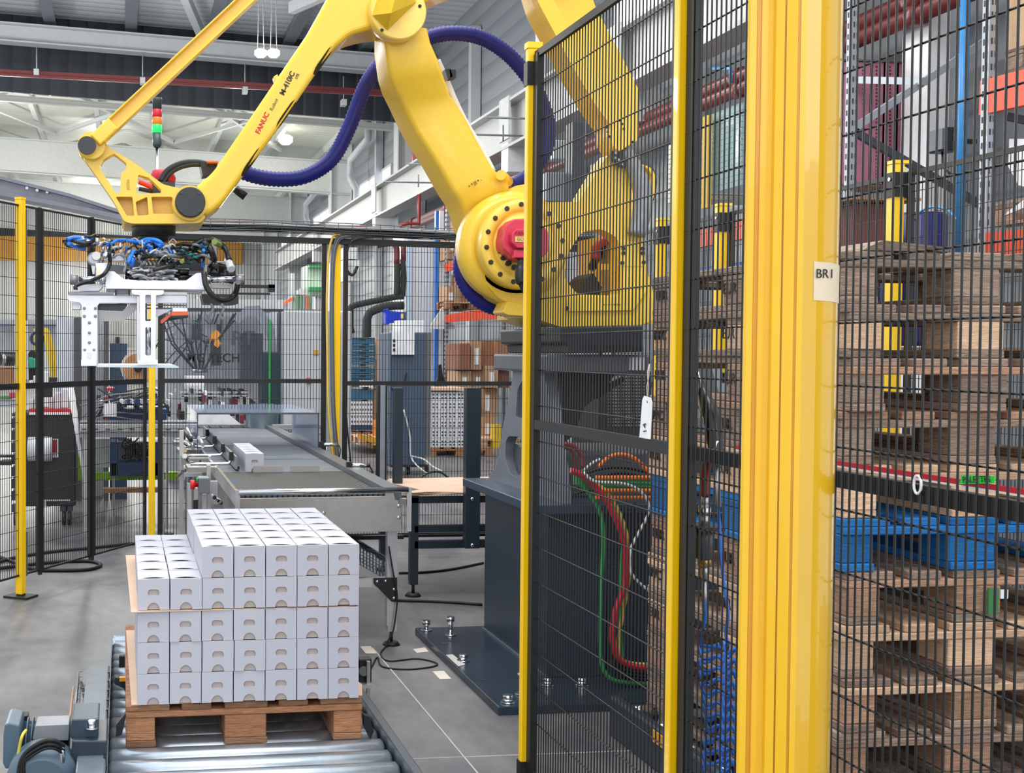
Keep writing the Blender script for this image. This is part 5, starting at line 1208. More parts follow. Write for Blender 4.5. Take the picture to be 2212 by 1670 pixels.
MB().pp([(371, 673), (407, 673), (407, 681), (371, 682)], YG-.03, YG+.0).build('rubber_pad', M('D9633A', .5), gr)
MB().ext([A(371, 682, YG-.03), A(407, 681, YG-.03), A(407, 681, YG+.0)+V((-.0, .1, 0)), A(350, 690, YG)+V((0, .16, 0)), A(346, 699, YG)], (0, 0, -.008)).build('rubber_pad', M('24272C', .6), gr)
MB().pp([(347, 692), (371, 675), (371, 683), (349, 700)], YG-.02, YG+.0).build('rubber_pad', M('C8593A', .5), gr)
for y0_ in (657, 664): MB().pbox(280, y0_, 404, y0_+4, YG+.1, YG+.13).build('cross_slat', M('8F9096', .4, .4), gr)
MB().pbox(156, 655, 174, 668, YG+.05, YG+.15).build('side_block', ALU, gr)
# side spindles
for (xa_, xb_, cx_) in ((170, 229, 160), (452, 512, 518)):
    MB().cyl(A(xa_, 603, YG+.0), A(xb_, 603, YG+.0), .011, n=14).build('spindle', CHR, gr)
    MB().cyl(A(cx_-9, 604, YG), A(cx_+9, 604, YG), .021, n=18).build('knob', M('8A8B92', .35, .5), gr)
MB().cyl(A(216, 605, YG), A(228, 605, YG), .018, n=16).build('bearing', CHR, gr); MB().cyl(A(440, 604, YG), A(454, 604, YG), .018, n=16).build('bearing', CHR, gr)
MB().pp([(171, 616), (222, 612), (222, 618), (214, 628), (171, 629)], YG+.03, YG+.12).build('side_block', ALUW, gr)
# black cylinders in the middle
for y0_ in (587, 599):
    for xa_, xb_ in ((271, 299), (378, 408)):
        MB().cyl(A(xa_, y0_, YG+.02), A(xb_, y0_, YG+.02), .0115, n=12).build('air_cylinder', M('0C0C0E', .2), gr)
MB().cyl(A(408, 598, YG+.03), A(440, 596, YG+.03), .008, n=10).build('piston_rod', CHR, gr)
MB().lathe(A(448, 588, YG+.12), (1, 0, 0), [(.03, 0), (.045, .02), (.045, .07), (.03, .09), (.02, .10)], 20).build('vacuum_unit', M('15161A', .18), gr)
MB().cyl(A(470, 590, YG+.1), A(506, 596, YG+.1), .036, n=18).build('vacuum_unit', M('1A1B1F', .2), gr)
MB().pbox(452, 528, 468, 586, YG+.15, YG+.2).build('side_panel', M('A6A6A8', .4, .3), gr)
MB().cyl(A(223, 552, YG), A(237, 552, YG), .022, n=18).build('pressure_gauge', CHR, gr); MB().lathe(A(208, 553, YG), (0, -1, 0), [(.017, 0), (.017, .01)], 18).build('pressure_gauge', STEEL, gr)
MB().lathe(A(203, 560, YG+.02), (0, -1, 0), [(.026, 0), (.028, .01), (.018, .012)], 22).build('regulator', M('AEB0B6', .35, .5), gr)
MB().pp([(206, 568), (232, 568), (230, 592), (210, 594)], YG, YG+.04).build('valve_box', ALUW, gr)
MB().cyl(A(213, 586, YG-.002), A(213, 586, YG-.006), .007, n=12).build('status_light', M('FF8A50', .3, emit=4, var=0), gr)
MB().pp([(195, 560), (200, 592), (204, 592), (206, 566)], YG+.01, YG+.03).build('regulator_arm', STEEL, gr)
MB().cyl(A(210, 528, YG), A(210, 514, YG), .008, n=10).build('fitting', ALU, gr)
MB().pp([(236, 545), (268, 556), (270, 562), (240, 563)], YG+.02, YG+.08).build('angle_plate', ALUW, gr)
MB().pp([(222, 570), (270, 574), (300, 580), (440, 586), (440, 596), (222, 590)], YG+.2, YG+.24).build('upper_plate', M('7B7E84', .4, .4), gr)
MB().pbox(270, 560, 440, 606, YG+.25, YG+.28).build('back_plate', M('55585E', .4, .4), gr)
MB().pbox(315, 539, 353, 548, YG-.0, YG+.06).build('valve_manifold', M('DADADD', .4), gr)
for k in range(5): MB().pbox(319+k*7, 541, 323+k*7, 545, YG-.004, YG).build('manifold_port', M('808490', .4), gr)
for k in range(9):
    p = A(302+k*9, 562, YG+.05)
    MB().tube(catmull([p, p+V((.012, 0, -.02)), p+V((-.004, -.01, -.045)), p+V((.010, 0, -.07))], 4), .008, 8, rf=lambda i: .0075 if i % 3 else .010).build('pneumatic_fitting', random.choice([STEEL, M('A8A49A', .35, .4)]), gr)
for x in (324, 332): MB().pbox(x, 557, x+4, 562, YG+.02, YG+.05).build('orange_port', M('E88A4A', .4), gr)
# bracket hanging low right
MB().pp([(436, 636), (514, 636), (515, 656), (500, 658), (440, 656)], YG+.1, YG+.25).build('sensor_bracket', M('26282C', .4), gr)
for x in (455, 478): MB().tube(catmull([A(x, 656, YG+.1), A(x+5, 668, YG+.1), A(x-2, 682, YG+.1), A(x+4, 690, YG+.1)], 4), .006, 7).build('hose', M('8A8C90', .3), gr)
MB().pbox(460, 614, 500, 622, YG+.1, YG+.2).build('cross_slat', STEEL, gr)
MB().pbox(520, 615, 594, 622, YG+.2, YG+.24).build('tool_arm', BLK, gr); MB().pbox(580, 614, 594, 630, YG+.2, YG+.26).build('arm_block', BLK, gr); MB().pbox(506, 632, 584, 636, YG+.2, YG+.24).build('tool_arm', BLK, gr)
R = random.Random(5)
def hz(pts, r, c, nm='hose', dy=0.): MB().tube(catmull([A(x, y, YG+R.uniform(-.03, .05)+dy) for x, y in pts], 5), r, 7).build(nm, M(c, .35), gr)
B1, B2, K1, K2 = '1F6FD0', '2A84E4', '16181B', '26292D'
hz([(145, 518), (160, 514), (185, 515)], .010, B1); hz([(144, 520), (175, 519), (200, 513)], .009, B2); hz([(148, 526), (160, 532), (184, 538)], .008, B1); hz([(138, 522), (150, 518), (180, 526), (200, 522)], .008, K1)
hz([(140, 524), (150, 532), (180, 531), (205, 530)], .007, K1); hz([(183, 510), (195, 512), (205, 508), (212, 512)], .006, K1); hz([(232, 528), (250, 520), (280, 520), (310, 530), (330, 545)], .0075, B1); hz([(240, 526), (262, 518), (300, 522), (330, 535)], .006, B2)
hz([(300, 525), (318, 517), (345, 522), (358, 545)], .0085, B2); hz([(312, 524), (328, 522), (348, 532)], .008, B1); hz([(230, 530), (236, 540), (232, 552)], .006, B1); hz([(283, 545), (287, 560), (284, 575)], .010, B1, dy=-.01); hz([(290, 540), (284, 552), (276, 568)], .008, B2)
hz([(236, 545), (237, 570), (225, 592), (200, 605), (166, 616), (163, 626)], .0085, K1, dy=-.06); hz([(268, 548), (272, 570), (268, 590)], .0045, '74777C', dy=-.03); hz([(278, 548), (320, 550), (370, 552), (410, 556)], .008, '6A6E74'); hz([(370, 553), (400, 556), (440, 550), (445, 530)], .0065, '2C8A8A')
hz([(300, 560), (330, 556), (360, 560), (380, 575)], .005, K2); hz([(330, 584), (360, 576), (392, 566), (410, 556)], .009, K1, dy=-.04); hz([(374, 578), (386, 566), (410, 560), (432, 562)], .006, K2)
hz([(412, 540), (424, 526), (440, 522), (456, 540), (466, 574)], .013, K1); hz([(420, 540), (434, 524), (444, 526), (460, 552), (468, 576)], .011, K2); hz([(438, 520), (462, 520), (485, 535), (495, 562)], .0125, K1); hz([(374, 534), (396, 527), (418, 528), (440, 518)], .008, K1)
hz([(440, 588), (446, 620), (466, 644), (490, 648), (508, 634), (514, 610)], .012, K1, dy=-.07); hz([(440, 540), (440, 560), (438, 575)], .007, B1); hz([(430, 530), (442, 528), (440, 545)], .006, B2); hz([(376, 545), (395, 538), (418, 548)], .006, '6E7278')
hz([(463, 522), (476, 530)], .013, '7E8B45', 'hose_sleeve'); hz([(392, 565), (403, 560)], .009, '8A9A50', 'hose_sleeve'); hz([(492, 562), (500, 582)], .016, 'C6C8CC', 'hose_end', -.02)
for k in range(60):
    x = R.uniform(238, 380); y = R.uniform(524, 565); x2 = x+R.uniform(-35, 35); y2 = y+R.uniform(-12, 14)
    hz([(x, y), ((x+x2)/2, min(y, y2)-R.uniform(2, 10)), (x2, y2)], R.uniform(.0025, .006), R.choice([B1, K1, 'A8AAB0', '8C8F94', K2, 'C8C8CC', '3E6FA8']))
for k in range(34):
    x = R.uniform(290, 375); y = R.uniform(578, 604); hz([(x-14, y), (x, y-2), (x+16, y+R.uniform(-3, 6))], R.uniform(.003, .0055), R.choice(['C4C6CC', '8C8F94', 'A8AAB0', '3A3D42']))
for k in range(26):
    x = R.uniform(375, 450); y = R.uniform(530, 575); hz([(x-15, y), (x, y-6), (x+16, y+R.uniform(-8, 8))], R.uniform(.003, .006), R.choice(['2E7070', K1, '6E7278', B1, K2]))
for k in range(24):
    p = A(R.uniform(184, 236), R.uniform(518, 575), YG+.03); MB().cyl(p, p+V((R.uniform(-.03, .03), 0, R.uniform(-.02, .02))), R.uniform(.006, .012), n=9).build('fitting', R.choice([STEEL, ALU, CHR]), gr)
# ================================================================ BACKGROUND LEFT
def bx_(name, label, cat, rect, Y0, Y1, mat, floor=False, bevel=0., group=None):
    x0_, y0_, x1_, y1_ = rect
    return one(name, label, cat, MB().pbox(x0_, y0_, x1_, y1_, Y0, Y1, floor), mat, group, bevel)
# overhead grey profile behind the wrist
t = thing('overhead_duct', 'long grey bolted steel channel sloping behind the robot wrist at left', 'duct', A(150, 430, 12))
mb = MB(); P = [A(-500, 290, 13), A(0, 382, 12), A(150, 420, 11.5), A(280, 462, 11)]; Q = [A(-500, 330, 13), A(0, 424, 12), A(150, 452, 11.5), A(280, 480, 11)]
for i in range(3):
    mb.ext([P[i], P[i+1], Q[i+1], Q[i]], (0, .25, 0))
mb.build('channel_web', M('8E8F9A', .4, .1), t)
mb = MB()
for i in range(3): mb.ext([Q[i], Q[i+1], Q[i+1]+V((0, -.08, 0)), Q[i]+V((0, -.08, 0))], (0, 0, .04))
for i in range(3): mb.ext([P[i], P[i+1], P[i+1]+V((0, -.08, 0)), P[i]+V((0, -.08, 0))], (0, 0, -.03))
mb.build('channel_lip', M('7E7F8A', .4), t)
for px, py in ((58, 406), (80, 411), (102, 415), (124, 420)): MB().cyl(A(px, py, 11.7), A(px, py, 11.62), .014, n=8).build('bolt', CHR, t)
# tool trolley
YT = 10.2
tr = thing('tool_trolley', 'black tool trolley on castors behind the left fence, red tray on top', 'trolley', AZ(110, 1125, 0))
MB().pbox(36, 897, 163, 1093, YT, YT+.55).build('cabinet_body', M('1C1E21', .4), tr, bevel=.01)
MB().pbox(26, 893, 166, 899, YT-.03, YT+.58).build('top_tray', M('2A2C30', .5), tr)
MB().pbox(62, 884, 155, 893, YT-.03, YT+.4).build('red_tray', M('B0142A', .4), tr); MB().pbox(62, 891, 150, 896, YT-.05, YT+.3).build('white_mat', WHITE, tr)
for k in range(7): MB().pbox(24, 905+k*26, 36, 925+k*26, YT-.0, YT+.5).build('drawer_front', M('2A2C2F', .3), tr)
MB().pbox(88, 1080, 152, 1082, YT-.01, YT).build('groove', GREYC, tr); MB().pbox(88, 1082, 101, 1094, YT-.012, YT).build('type_plate', M('9AA0A8', .4), tr)
for px, py in ((34, 1100), (138, 1100), (150, 1112)):
    p = A(px, py, YT+.05); t2 = MB().cyl(V((p.x-.015, p.y, .065)), V((p.x+.015, p.y, .065)), .062, n=20).build('castor_wheel', M('1D1F22', .4), tr)
    MB().box(p.x-.03, p.x+.03, p.y-.03, p.y+.03, .12, A(0, 1093, YT).z+.01).build('castor_fork', M('3A3E44', .4), t2)
wr_ = thing('cable_reel', 'white plastic roll fixed on the side of the black tool trolley', 'roll', A(88, 970, YT-.05))
MB().cyl(A(61, 970, YT-.1), A(90, 970, YT-.1), .098, n=28).cyl(A(91, 970, YT-.1), A(112, 970, YT-.1), .1, n=28).build('roll_body', M('D5D7DC', .5), wr_)
sg_ = MB().pbox(113, 948, 126, 988, YT-.006, YT).build('side_sign', M('E8E8E8', .5), tr); MB().pbox(114, 950, 124, 978, YT-.009, YT-.006).build('red_field', M('9A1828', .5), sg_)
text('BE', A(119, 983, YT-.0065), (1, 0, 0), (0, 0, 1), .035, M('15161A', .5), sg_)
MB().tube(catmull([A(0, 985, YT-.2), A(14, 985, YT-.2), A(27, 985, YT-.1)], 4), .012, 8).build('push_handle', M('3A3D42', .3), tr)
MB().pbox(0, 997, 25, 1005, YT-.3, YT-.1).build('shelf_arm', BLK, tr)
items = [((132, 840, 148, 882), 'white canister with a dark cap standing at the right of the trolley top', 'canister', 'DCDDE4'), ((118, 848, 131, 884), 'white box left of the canister on the trolley', 'box', 'D8D9DE'),
         ((104, 858, 117, 884), 'small white box on the trolley behind the fence upright', 'box', 'CFD0D6'), ((74, 852, 83, 884), 'narrow white bottle on the trolley', 'bottle', 'DADBE0'),
         ((62, 862, 72, 884), 'short white bottle right of the far left yellow post', 'bottle', 'D0D1D6'), ((92, 830, 112, 858), 'black case standing on the trolley', 'case', '1A1B1E'),
         ((20, 848, 36, 860), 'crumpled pink cloth left of the far left yellow post', 'cloth', 'B83A5A'), ((0, 855, 26, 862), 'green and yellow sponge pack at the left photo edge', 'sponge', '4E9A4A'),
         ((98, 815, 122, 832), 'black box with pale print above the fence mid rail', 'box', '141518'), ((92, 803, 104, 830), 'white carton beside the black box above the mid rail', 'carton', 'E0E0E2'),
         ((62, 822, 70, 833), 'first small white jar right of the far left yellow post', 'jar', 'E4E4E6'), ((71, 812, 82, 833), 'white and red spray bottle above the fence mid rail', 'bottle', 'D8C4C8'),
         ((0, 792, 28, 832), 'brown cardboard box on the bench at the left photo edge', 'box', '9A6A48'), ((24, 824, 38, 834), 'small ochre roll on the bench at left', 'roll', 'C89A50')]
for i, (r_, lb, cat, c) in enumerate(items): bx_({'canister': 'canister', 'box': 'box', 'bottle': 'bottle'}.get(cat, cat), lb, cat, r_, YT+.1+.06*(i % 3), YT+.25+.06*(i % 3), M(c, .5), bevel=.008)
# rack of gloves etc
wb = thing('work_bench', 'cluttered work bench with shelf behind the far left fence post', 'bench', AZ(60, 1000, 0))
MB().pbox(-40, 832, 160, 838, 10.9, 11.6).build('bench_top', M('B8B9BC', .5), wb); MB().pbox(-40, 868, 36, 880, 10.9, 11.6).build('shelf', M('B9BCC6', .5), wb)
for px in (-30, 150): MB().pbox(px, 838, px+6, 1010, 11, 11.05, True).build('leg', GREYC, wb)
MB().pbox(-40, 760, 36, 774, 11.2, 11.4).build('tool_rail', M('20242C', .5), wb); MB().pbox(-40, 774, 30, 790, 11.25, 11.4).build('tool_rail', M('6A4A38', .6), wb)
for k in range(7): MB().tube(catmull([A(4+k*4, 764, 11.2), A(8+k*4, 775, 11.1), A(5+k*4, 790, 11.2)], 3), .008, 6).build('hanging_tool', random.choice([BLK, STEEL]), wb)
t = thing('rubber_gloves', 'dark coat with turquoise gloves hanging beside the far left yellow post', 'gloves', A(72, 800, 10.8))
MB().pp(rnd([(60, 762), (70, 755), (82, 765), (86, 810), (84, 840), (62, 838)], 6), 10.85, 10.95).build('coat', M('17191D', .8), t, bevel=.01)
for k in range(6): MB().tube(catmull([A(64+k*3, 772+k, 10.8), A(66+k*2.6, 784, 10.8), A(68+k*2.3, 796, 10.8)], 3), .02, 7).build('finger', M('22A07E', .5), t)
t = thing('cable_coil', 'dark blue hose ring hanging on the panel behind the far left post', 'hose', A(76, 730, 11.2))
MB().tube([A(80+13*cos(a), 731+13*sin(a), 11.2) for a in [i*2*pi/20 for i in range(20)]], .014, 6, closed=True).build('coil', M('25346A', .5), t)
bx_('yellow_profile', 'short upright yellow profile inside the hanging hose ring', 'profile', (72, 710, 76, 757), 11.3, 11.34, M('D9B93A', .5))
t = thing('folded_banner', 'pair of leaning yellow plastic strips behind the left fence', 'strip', A(105, 830, 10.9))
MB().pp([(92, 708), (102, 708), (112, 740), (119, 780), (119, 815), (110, 815), (102, 770)], 10.9, 10.93).build('strip', M('E8C83A', .5), t)
MB().pp([(104, 712), (108, 716), (120, 760), (121, 812), (119, 815), (112, 760)], 10.86, 10.9).build('strip', M('D9B530', .5), t)
# pale cabinets and the dark uprights
bx_('cabinet_panel', 'tall pale blue-white cabinet panel behind the left fence', 'panel', (121, 683, 160, 828), 12, 12.5, M('D4DAE6', .5), True, .01)
bx_('dark_upright', 'left dark grey bolted upright beside the gripper leg', 'upright', (160, 686, 175, 826), 11.9, 12.0, M('4E4E52', .45), True)
bx_('dark_upright', 'right dark grey bolted upright behind the gripper leg', 'upright', (224, 694, 235, 826), 11.9, 12.0, M('505055', .45), True)
bx_('cabinet_panel', 'grey wall panel between the two dark bolted uprights', 'panel', (176, 690, 224, 826), 12.2, 12.5, M('C6C9CE', .5), True)
bx_('cabinet_panel', 'cream machine panel right of the bolted uprights with a small black switch', 'panel', (236, 694, 300, 750), 12.2, 12.6, M('DAD9CE', .5))
bx_('switch_box', 'small tilted black switch on the cream machine panel', 'switch', (250, 728, 258, 740), 12.1, 12.2, BLK)
bx_('blue_cabinet', 'blue cabinet door behind the round cable reel', 'cabinet', (238, 742, 275, 826), 12.0, 12.6, M('2C4668', .45), True)
for i, (x0_, x1_) in enumerate(((-60, 30), (60, 120))): bx_('partition_panel', ['grey partition with a dark blue band at the left photo edge', 'grey partition with a dark blue band right of the far left post'][i], 'panel', (x0_, 690, x1_, 760), 14, 14.1, M('AEB2B8', .5))
bx_('blue_band', 'dark blue horizontal rail above the left work bench', 'rail', (-60, 700, 121, 704), 13.9, 13.98, M('28406A', .4))
# white tripod pole
t = thing('tripod_stand', 'thin white sloping pole of a stand in front of the lime frame', 'stand', AZ(190, 1060, 0))
MB().cyl(A(150, 838, 9.8), A(186, 1050, 9.8), .016, n=10).build('pole', WHITE, t); MB().cyl(A(157, 838, 9.9), A(178, 1000, 9.9), .012, n=8).build('pole', WHITE, t)
# reel
t = thing('strapping_reel', 'big round brown reel with a clear rim behind the gripper fork', 'reel', A(300, 796, 10.9))
ce = A(298, 795, 10.9); kk = 10.9/F*1.0
MB().lathe(ce, (0, -1, 0), [(kk*37, 0), (kk*37, .012)], 36).build('rim', M('D6CDC4', .3, alpha=1), t)
MB().lathe(ce+V((.0, -.014, 0)), (0, -1, 0), [(kk*31, 0), (kk*31, .06)], 36).build('wound_strap', M('C08A5E', .6), t)
MB().lathe(ce+V((.0, -.08, 0)), (0, -1, 0), [(kk*9, 0), (kk*8, .03), (kk*3, .04)], 16).build('hub', BLK, t)
# blue strapping machine on lime frame
bm_ = thing('strapping_machine', 'dark blue strapping machine on a lime green frame left of the conveyor', 'machine', AZ(295, 1040, 0))
NB = M('1D3C6E', .4)
for r_ in ((236, 884, 360, 915), (238, 955, 255, 1028), (335, 955, 350, 1028), (238, 1000, 350, 1028)): MB().pbox(*r_, 10.3, 10.7).build('machine_frame', NB, bm_, bevel=.005)
MB().pbox(255, 955, 335, 1000, 10.6, 10.75).build('inner_panel', M('CFCFD0', .5), bm_)
for k in range(14):
    p = [A(random.uniform(262, 325), random.uniform(945, 998), 10.5) for _ in range(3)]; MB().tube(catmull(p, 4), .007, 6).build('cable', BLK, bm_)
MB().pbox(255, 858, 345, 876, 10.2, 10.5).build('head_unit', M('1F2F52', .4), bm_, bevel=.01); MB().pbox(262, 850, 340, 858, 10.2, 10.5).build('head_unit', M('30343A', .4), bm_)
for k in range(12): MB().cyl(A(262+k*7, 866, 10.18), A(266+k*7, 868, 10.1), .02, n=8).build('valve', random.choice([CHR, BLK, NB, WHITE]), bm_)
for k in range(60):
    px = random.uniform(205, 350); py = random.uniform(838, 905); w_ = random.uniform(3, 14)
    MB().pbox(px, py, px+w_, py+random.uniform(3, 10), 10.3+random.uniform(0, .5), 11.0).build('machine_unit', random.choice([ALU, STEEL, BLK, NB, WHITE, BLK, M('30343A', .5), M('B03040', .5)]), bm_)
for k in range(10):
    p = [A(random.uniform(170, 345), random.uniform(835, 910), 10.2) for _ in range(3)]; MB().tube(catmull(p, 4), .006, 6).build('cable', random.choice([BLK, M('8A8C90', .4)]), bm_)
LIM = M('9BD12E', .4)
MB().pbox(166, 960, 176, 1038, 10.9, 11).build('lime_post', LIM, bm_); MB().pbox(190, 1022, 386, 1036, 10.75, 10.85).build('lime_beam', LIM, bm_)
MB().pbox(196, 948, 236, 1010, 10.9, 11.3).build('white_panel', M('D5D7DC', .5), bm_)
for px in (246, 345): MB().pbox(px-3, 1028, px+3, 1040, 10.4, 10.44, True).build('leg', STEEL, bm_)
t = bx_('paper_sheet', 'white crumpled paper leaning on the strapping machine head', 'paper', (224, 872, 252, 900), 10.1, 10.12, WHITE); 
bx_('wood_plank', 'pale wooden plank lying on the floor under the strapping machine', 'plank', (223, 1056, 350, 1064), 9.4, 9.5, WN)
# aluminium cross conveyor
t = thing('cross_conveyor', 'aluminium profile conveyor running from the left to the mesh belt', 'conveyor', A(280, 930, 9.9))
MB().pbox(172, 918, 412, 932, 9.7, 9.85).build('profile', ALU, t); MB().pbox(172, 934, 412, 944, 9.72, 9.8).build('profile', M('A9ACB2', .35, .6), t); MB().pbox(172, 912, 412, 918, 9.8, 10.1).build('belt', M('4A4E54', .5), t)
for px in (180, 402): MB().pbox(px, 944, px+7, 1080, 9.75, 9.8, True).build('leg', ALU, t)
for k in range(9): MB().pbox(176+k*26, 926, 186+k*26, 929, 9.69, 9.7).build('slot', M('4A4D52', .5), t)

# ================================================================ PICK MACHINE BEHIND THE BELT
pm = thing('pick_and_place_machine', 'glazed machine with black rod robot and MG TECH lettering at the end of the belt', 'machine', (1.3, 12.6, 0))
Ym = 12.5
PAN = M('C3C5C8', .45, var=.03); NV = M('2B3647', .4)
for r_, m_ in (((345, 668, 356, 915), NV), ((604, 672, 613, 912), M('3A4250', .4)), ((358, 665, 612, 672), NV), ((432, 822, 612, 828), NV)):
    MB().pbox(*r_, Ym, Ym+.08, False).build('frame_bar', m_, pm)
MB().pbox(370, 645, 612, 668, Ym, Ym+1.2).build('top_cover', M('BFC2C6', .45), pm)
MB().pbox(358, 672, 604, 822, Ym+1.25, Ym+1.3, True).build('back_panel', M('D2D5DA', .5), pm)
MB().pbox(568, 760, 612, 930, Ym-.05, Ym+.4, True).build('dark_cabinet', M('24404A', .4), pm, bevel=.01)
MB().pbox(580, 690, 584, 900, Ym-.08, Ym-.05).build('green_strip', M('28A048', .4), pm)
MB().pbox(520, 720, 568, 822, Ym+.6, Ym+.9).build('inner_cabinet', M('4A5260', .5), pm); MB().pbox(455, 700, 478, 790, Ym+.5, Ym+.6).build('inner_column', M('3A3F48', .5), pm)
pn = MB().pbox(358, 672, 604, 822, Ym-.02, Ym-.012).build('front_pane', glass('A8B2C8', .05), pm)
text('MG TECH', A(461, 774, Ym-.03), (1, 0, 0), (0, 0, 1), .125, M('14171C', .4), pn, bold=.002)
# faded big logo on the pane
text('RT', A(525, 732, Ym-.03), (1, 0, 0), (0, 0, 1), .20, M('4A4E5C', .4), pn, bold=.004); text('RT', A(545, 732, Ym-.03), (1, 0, 0), (0, 0, 1), .001, M('4A4E5C', .4), pn)
oc_ = [(452, 745), (455, 722), (468, 712), (478, 722), (470, 730), (478, 742), (470, 752), (462, 745), (464, 735), (458, 732)]
MB().pp(oc_, Ym-.03, Ym-.025).build('orange_emblem', M('D8923A', .4), pn)
MB().pp([(505, 690), (530, 662), (560, 660), (590, 700), (600, 760), (585, 760), (572, 712), (550, 680), (530, 684), (516, 700)], Ym-.03, Ym-.026).build('grey_emblem', M('868A9A', .4), pn)
R = random.Random(3)
hub = A(432, 805, Ym+.3)
for i in range(12):
    a = i*pi/6; top = hub+V((.42*cos(a), .42*sin(a)*.6, .62)); el = hub+V((.2*cos(a)+R.uniform(-.1, .1), .2*sin(a), .30))
    MB().tube([top, el, hub+V((.05*cos(a), .05*sin(a), .02))], .009, 6).build('robot_rod', RUB, pm)
for i in range(22):
    p = A(R.uniform(352, 470), R.uniform(690, 800), Ym+.2+R.uniform(0, .4)); q = p+V((R.uniform(-.25, .25), 0, R.uniform(-.3, .3)))
    MB().tube(catmull([p, (p+q)/2+V((R.uniform(-.1, .1), 0, R.uniform(-.1, .1))), q], 4), R.uniform(.004, .009), 5).build('hose', random.choice([RUB, RUB, M('3A3E46', .5), M('2FA45A', .4), M('C8C8CC', .4)]), pm)
for px in (445, 460, 425, 405): MB().cyl(A(px, 700, Ym+.3), A(px, 735, Ym+.3), .045, n=12).build('servo_drive', random.choice([M('C4C6CA', .4), M('3A3E46', .4)]), pm)
MB().cyl(hub, hub+V((0, 0, .04)), .08, n=16).build('rod_hub', STEEL, pm)
MB().pbox(400, 812, 442, 842, Ym-.1, Ym+.1).build('gripper_head', M('E0E0E4', .5), pm, bevel=.006)
for x in (404, 414, 424, 434): MB().pbox(x, 832, x+6, 846, Ym-.12, Ym-.1).build('gripper_finger', M('D0D0D6', .5), pm)
for y_, m_ in ((846, ALU), (853, ALU)): MB().pbox(388, y_, 536, y_+4, Ym-.3, Ym-.2).build('guide_bar', m_, pm)
for k in range(70):
    px = R.uniform(345, 545); py = R.uniform(838, 900); w_ = R.uniform(3, 12)
    MB().pbox(px, py, px+w_, py+R.uniform(4, 22), Ym-.4+R.uniform(0, .5), Ym+.2).build('machine_unit', R.choice([ALU, STEEL, BLK, M('7A2A38', .5), M('E0E0E4', .5), NV, M('30343A', .5)]), pm)
for px in (392, 440, 518, 532): MB().pbox(px, 855, px+6, 915, Ym-.3, Ym-.24).build('profile_post', ALU, pm)
MB().pp([(426, 893), (492, 893), (522, 918), (430, 918)], Ym-.9, Ym-.86).build('white_slide', M('F0F2FA', .3), pm)
MB().ext([A(426, 893, 13), A(490, 893, 13), A(516, 917, 11.6), A(428, 917, 11.6)], (0, 0, -.02)).build('white_slide', M('F0F2FA', .3), pm)
for k in range(8): MB().pp([(520+k*8, 884+k*3), (536+k*8, 886+k*3), (534+k*8, 892+k*3), (518+k*8, 890+k*3)], 11.8, 11.9).build('clamp', R.choice([ALU, WHITE, BLK, M('D8D8DC', .4)]), pm)
t = thing('round_waste_bin', 'dark teal round bin standing behind the clear tunnel guard', 'bin', A(566, 930, 10.9))
MB().lathe(V((A(566, 930, 11).x, 11, .0)), (0, 0, 1), [(.12, 0), (.15, A(566, 884, 11).z)], 24).build('bin_body', M('2F4652', .4), t)
MB().lathe(V((A(566, 930, 11).x, 11, A(566, 884, 11).z)), (0, 0, 1), [(.155, 0), (.155, .03), (.1, .05)], 24).build('bin_lid', M('20303A', .4), t)
t = thing('roller_track', 'grey roller track to the right of the belt, seen through the tunnel guard', 'conveyor', A(630, 945, 10.6))
MB().pbox(590, 918, 695, 926, 10.6, 10.7).build('frame', ALU, t); MB().pbox(590, 936, 695, 940, 10.3, 10.35).build('frame', ALU, t)
for k in range(16): MB().pbox(594+k*6, 927, 598+k*6, 936, 10.45, 10.5).build('roller', M('9AA0A8', .3, .6), t)
t = bx_('electric_cabinet', 'large pale grey electric cabinet with two small red switches, left of the cable post', 'cabinet', (614, 672, 704, 940), 12.2, 12.8, M('BEC2C6', .45, var=.02), True, .01)
for i, px in enumerate((668, 700)): 
    o = MB().lathe(A(px-2, 822, 12.19)-V(t.location)*0, (0, -1, 0), [(.03, 0), (.03, .02), (.018, .04)], 12).build('red_switch', M('B02A22', .4), t)
MB().pbox(677, 756, 688, 767, 12.19, 12.2).build('warning_triangle', M('C8922A', .5), t)
bx_('electric_cabinet', 'narrow pale grey cabinet right of the yellow cable post', 'cabinet', (736, 672, 758, 960), 12.6, 13.2, M('C2C6CA', .45), True, .01)
bx_('yellow_upright', 'second narrow grey cabinet edge seen left of the blue crates', 'panel', (706, 672, 716, 940), 12.5, 13.0, M('B4B8BC', .45), True)
# orange-and-green cluttered frames high behind (on top of the machine line)
t = thing('overhead_magazine', 'pale green and orange machine frame above the grey cabinets', 'machine', A(650, 640, 16))
MB().pbox(665, 572, 702, 640, 16, 16.6).build('green_frame', M('BFD8C2', .5), t); MB().pbox(668, 572, 700, 578, 15.9, 16).build('green_strip', M('3FA05A', .4), t); MB().pbox(668, 620, 702, 628, 15.9, 16).build('green_strip', M('2E8A4A', .4), t)
MB().ext([A(612, 652, 15.8), A(634, 640, 15.8), A(634, 648, 15.8), A(612, 660, 15.8)], (0, .1, 0)).build('orange_arm', M('E07040', .5), t)
MB().ext([A(645, 660, 15.8), A(676, 650, 15.8), A(676, 660, 15.8), A(645, 671, 15.8)], (0, .1, 0)).build('orange_arm', M('E0603A', .5), t)
for k in range(8): MB().pbox(630+k*9, 590+(k*37) % 40, 636+k*9, 668, 16.1, 16.2).build('profile_post', random.choice([ALU, M('CBD6CC', .5)]), t)
MB().pbox(590, 668, 700, 672, 15.5, 16.5).build('platform', GREYC, t)
for px in (594, 694): MB().pbox(px, 672, px+4, 700, 15.6, 15.7, True).build('leg', GREYC, t)
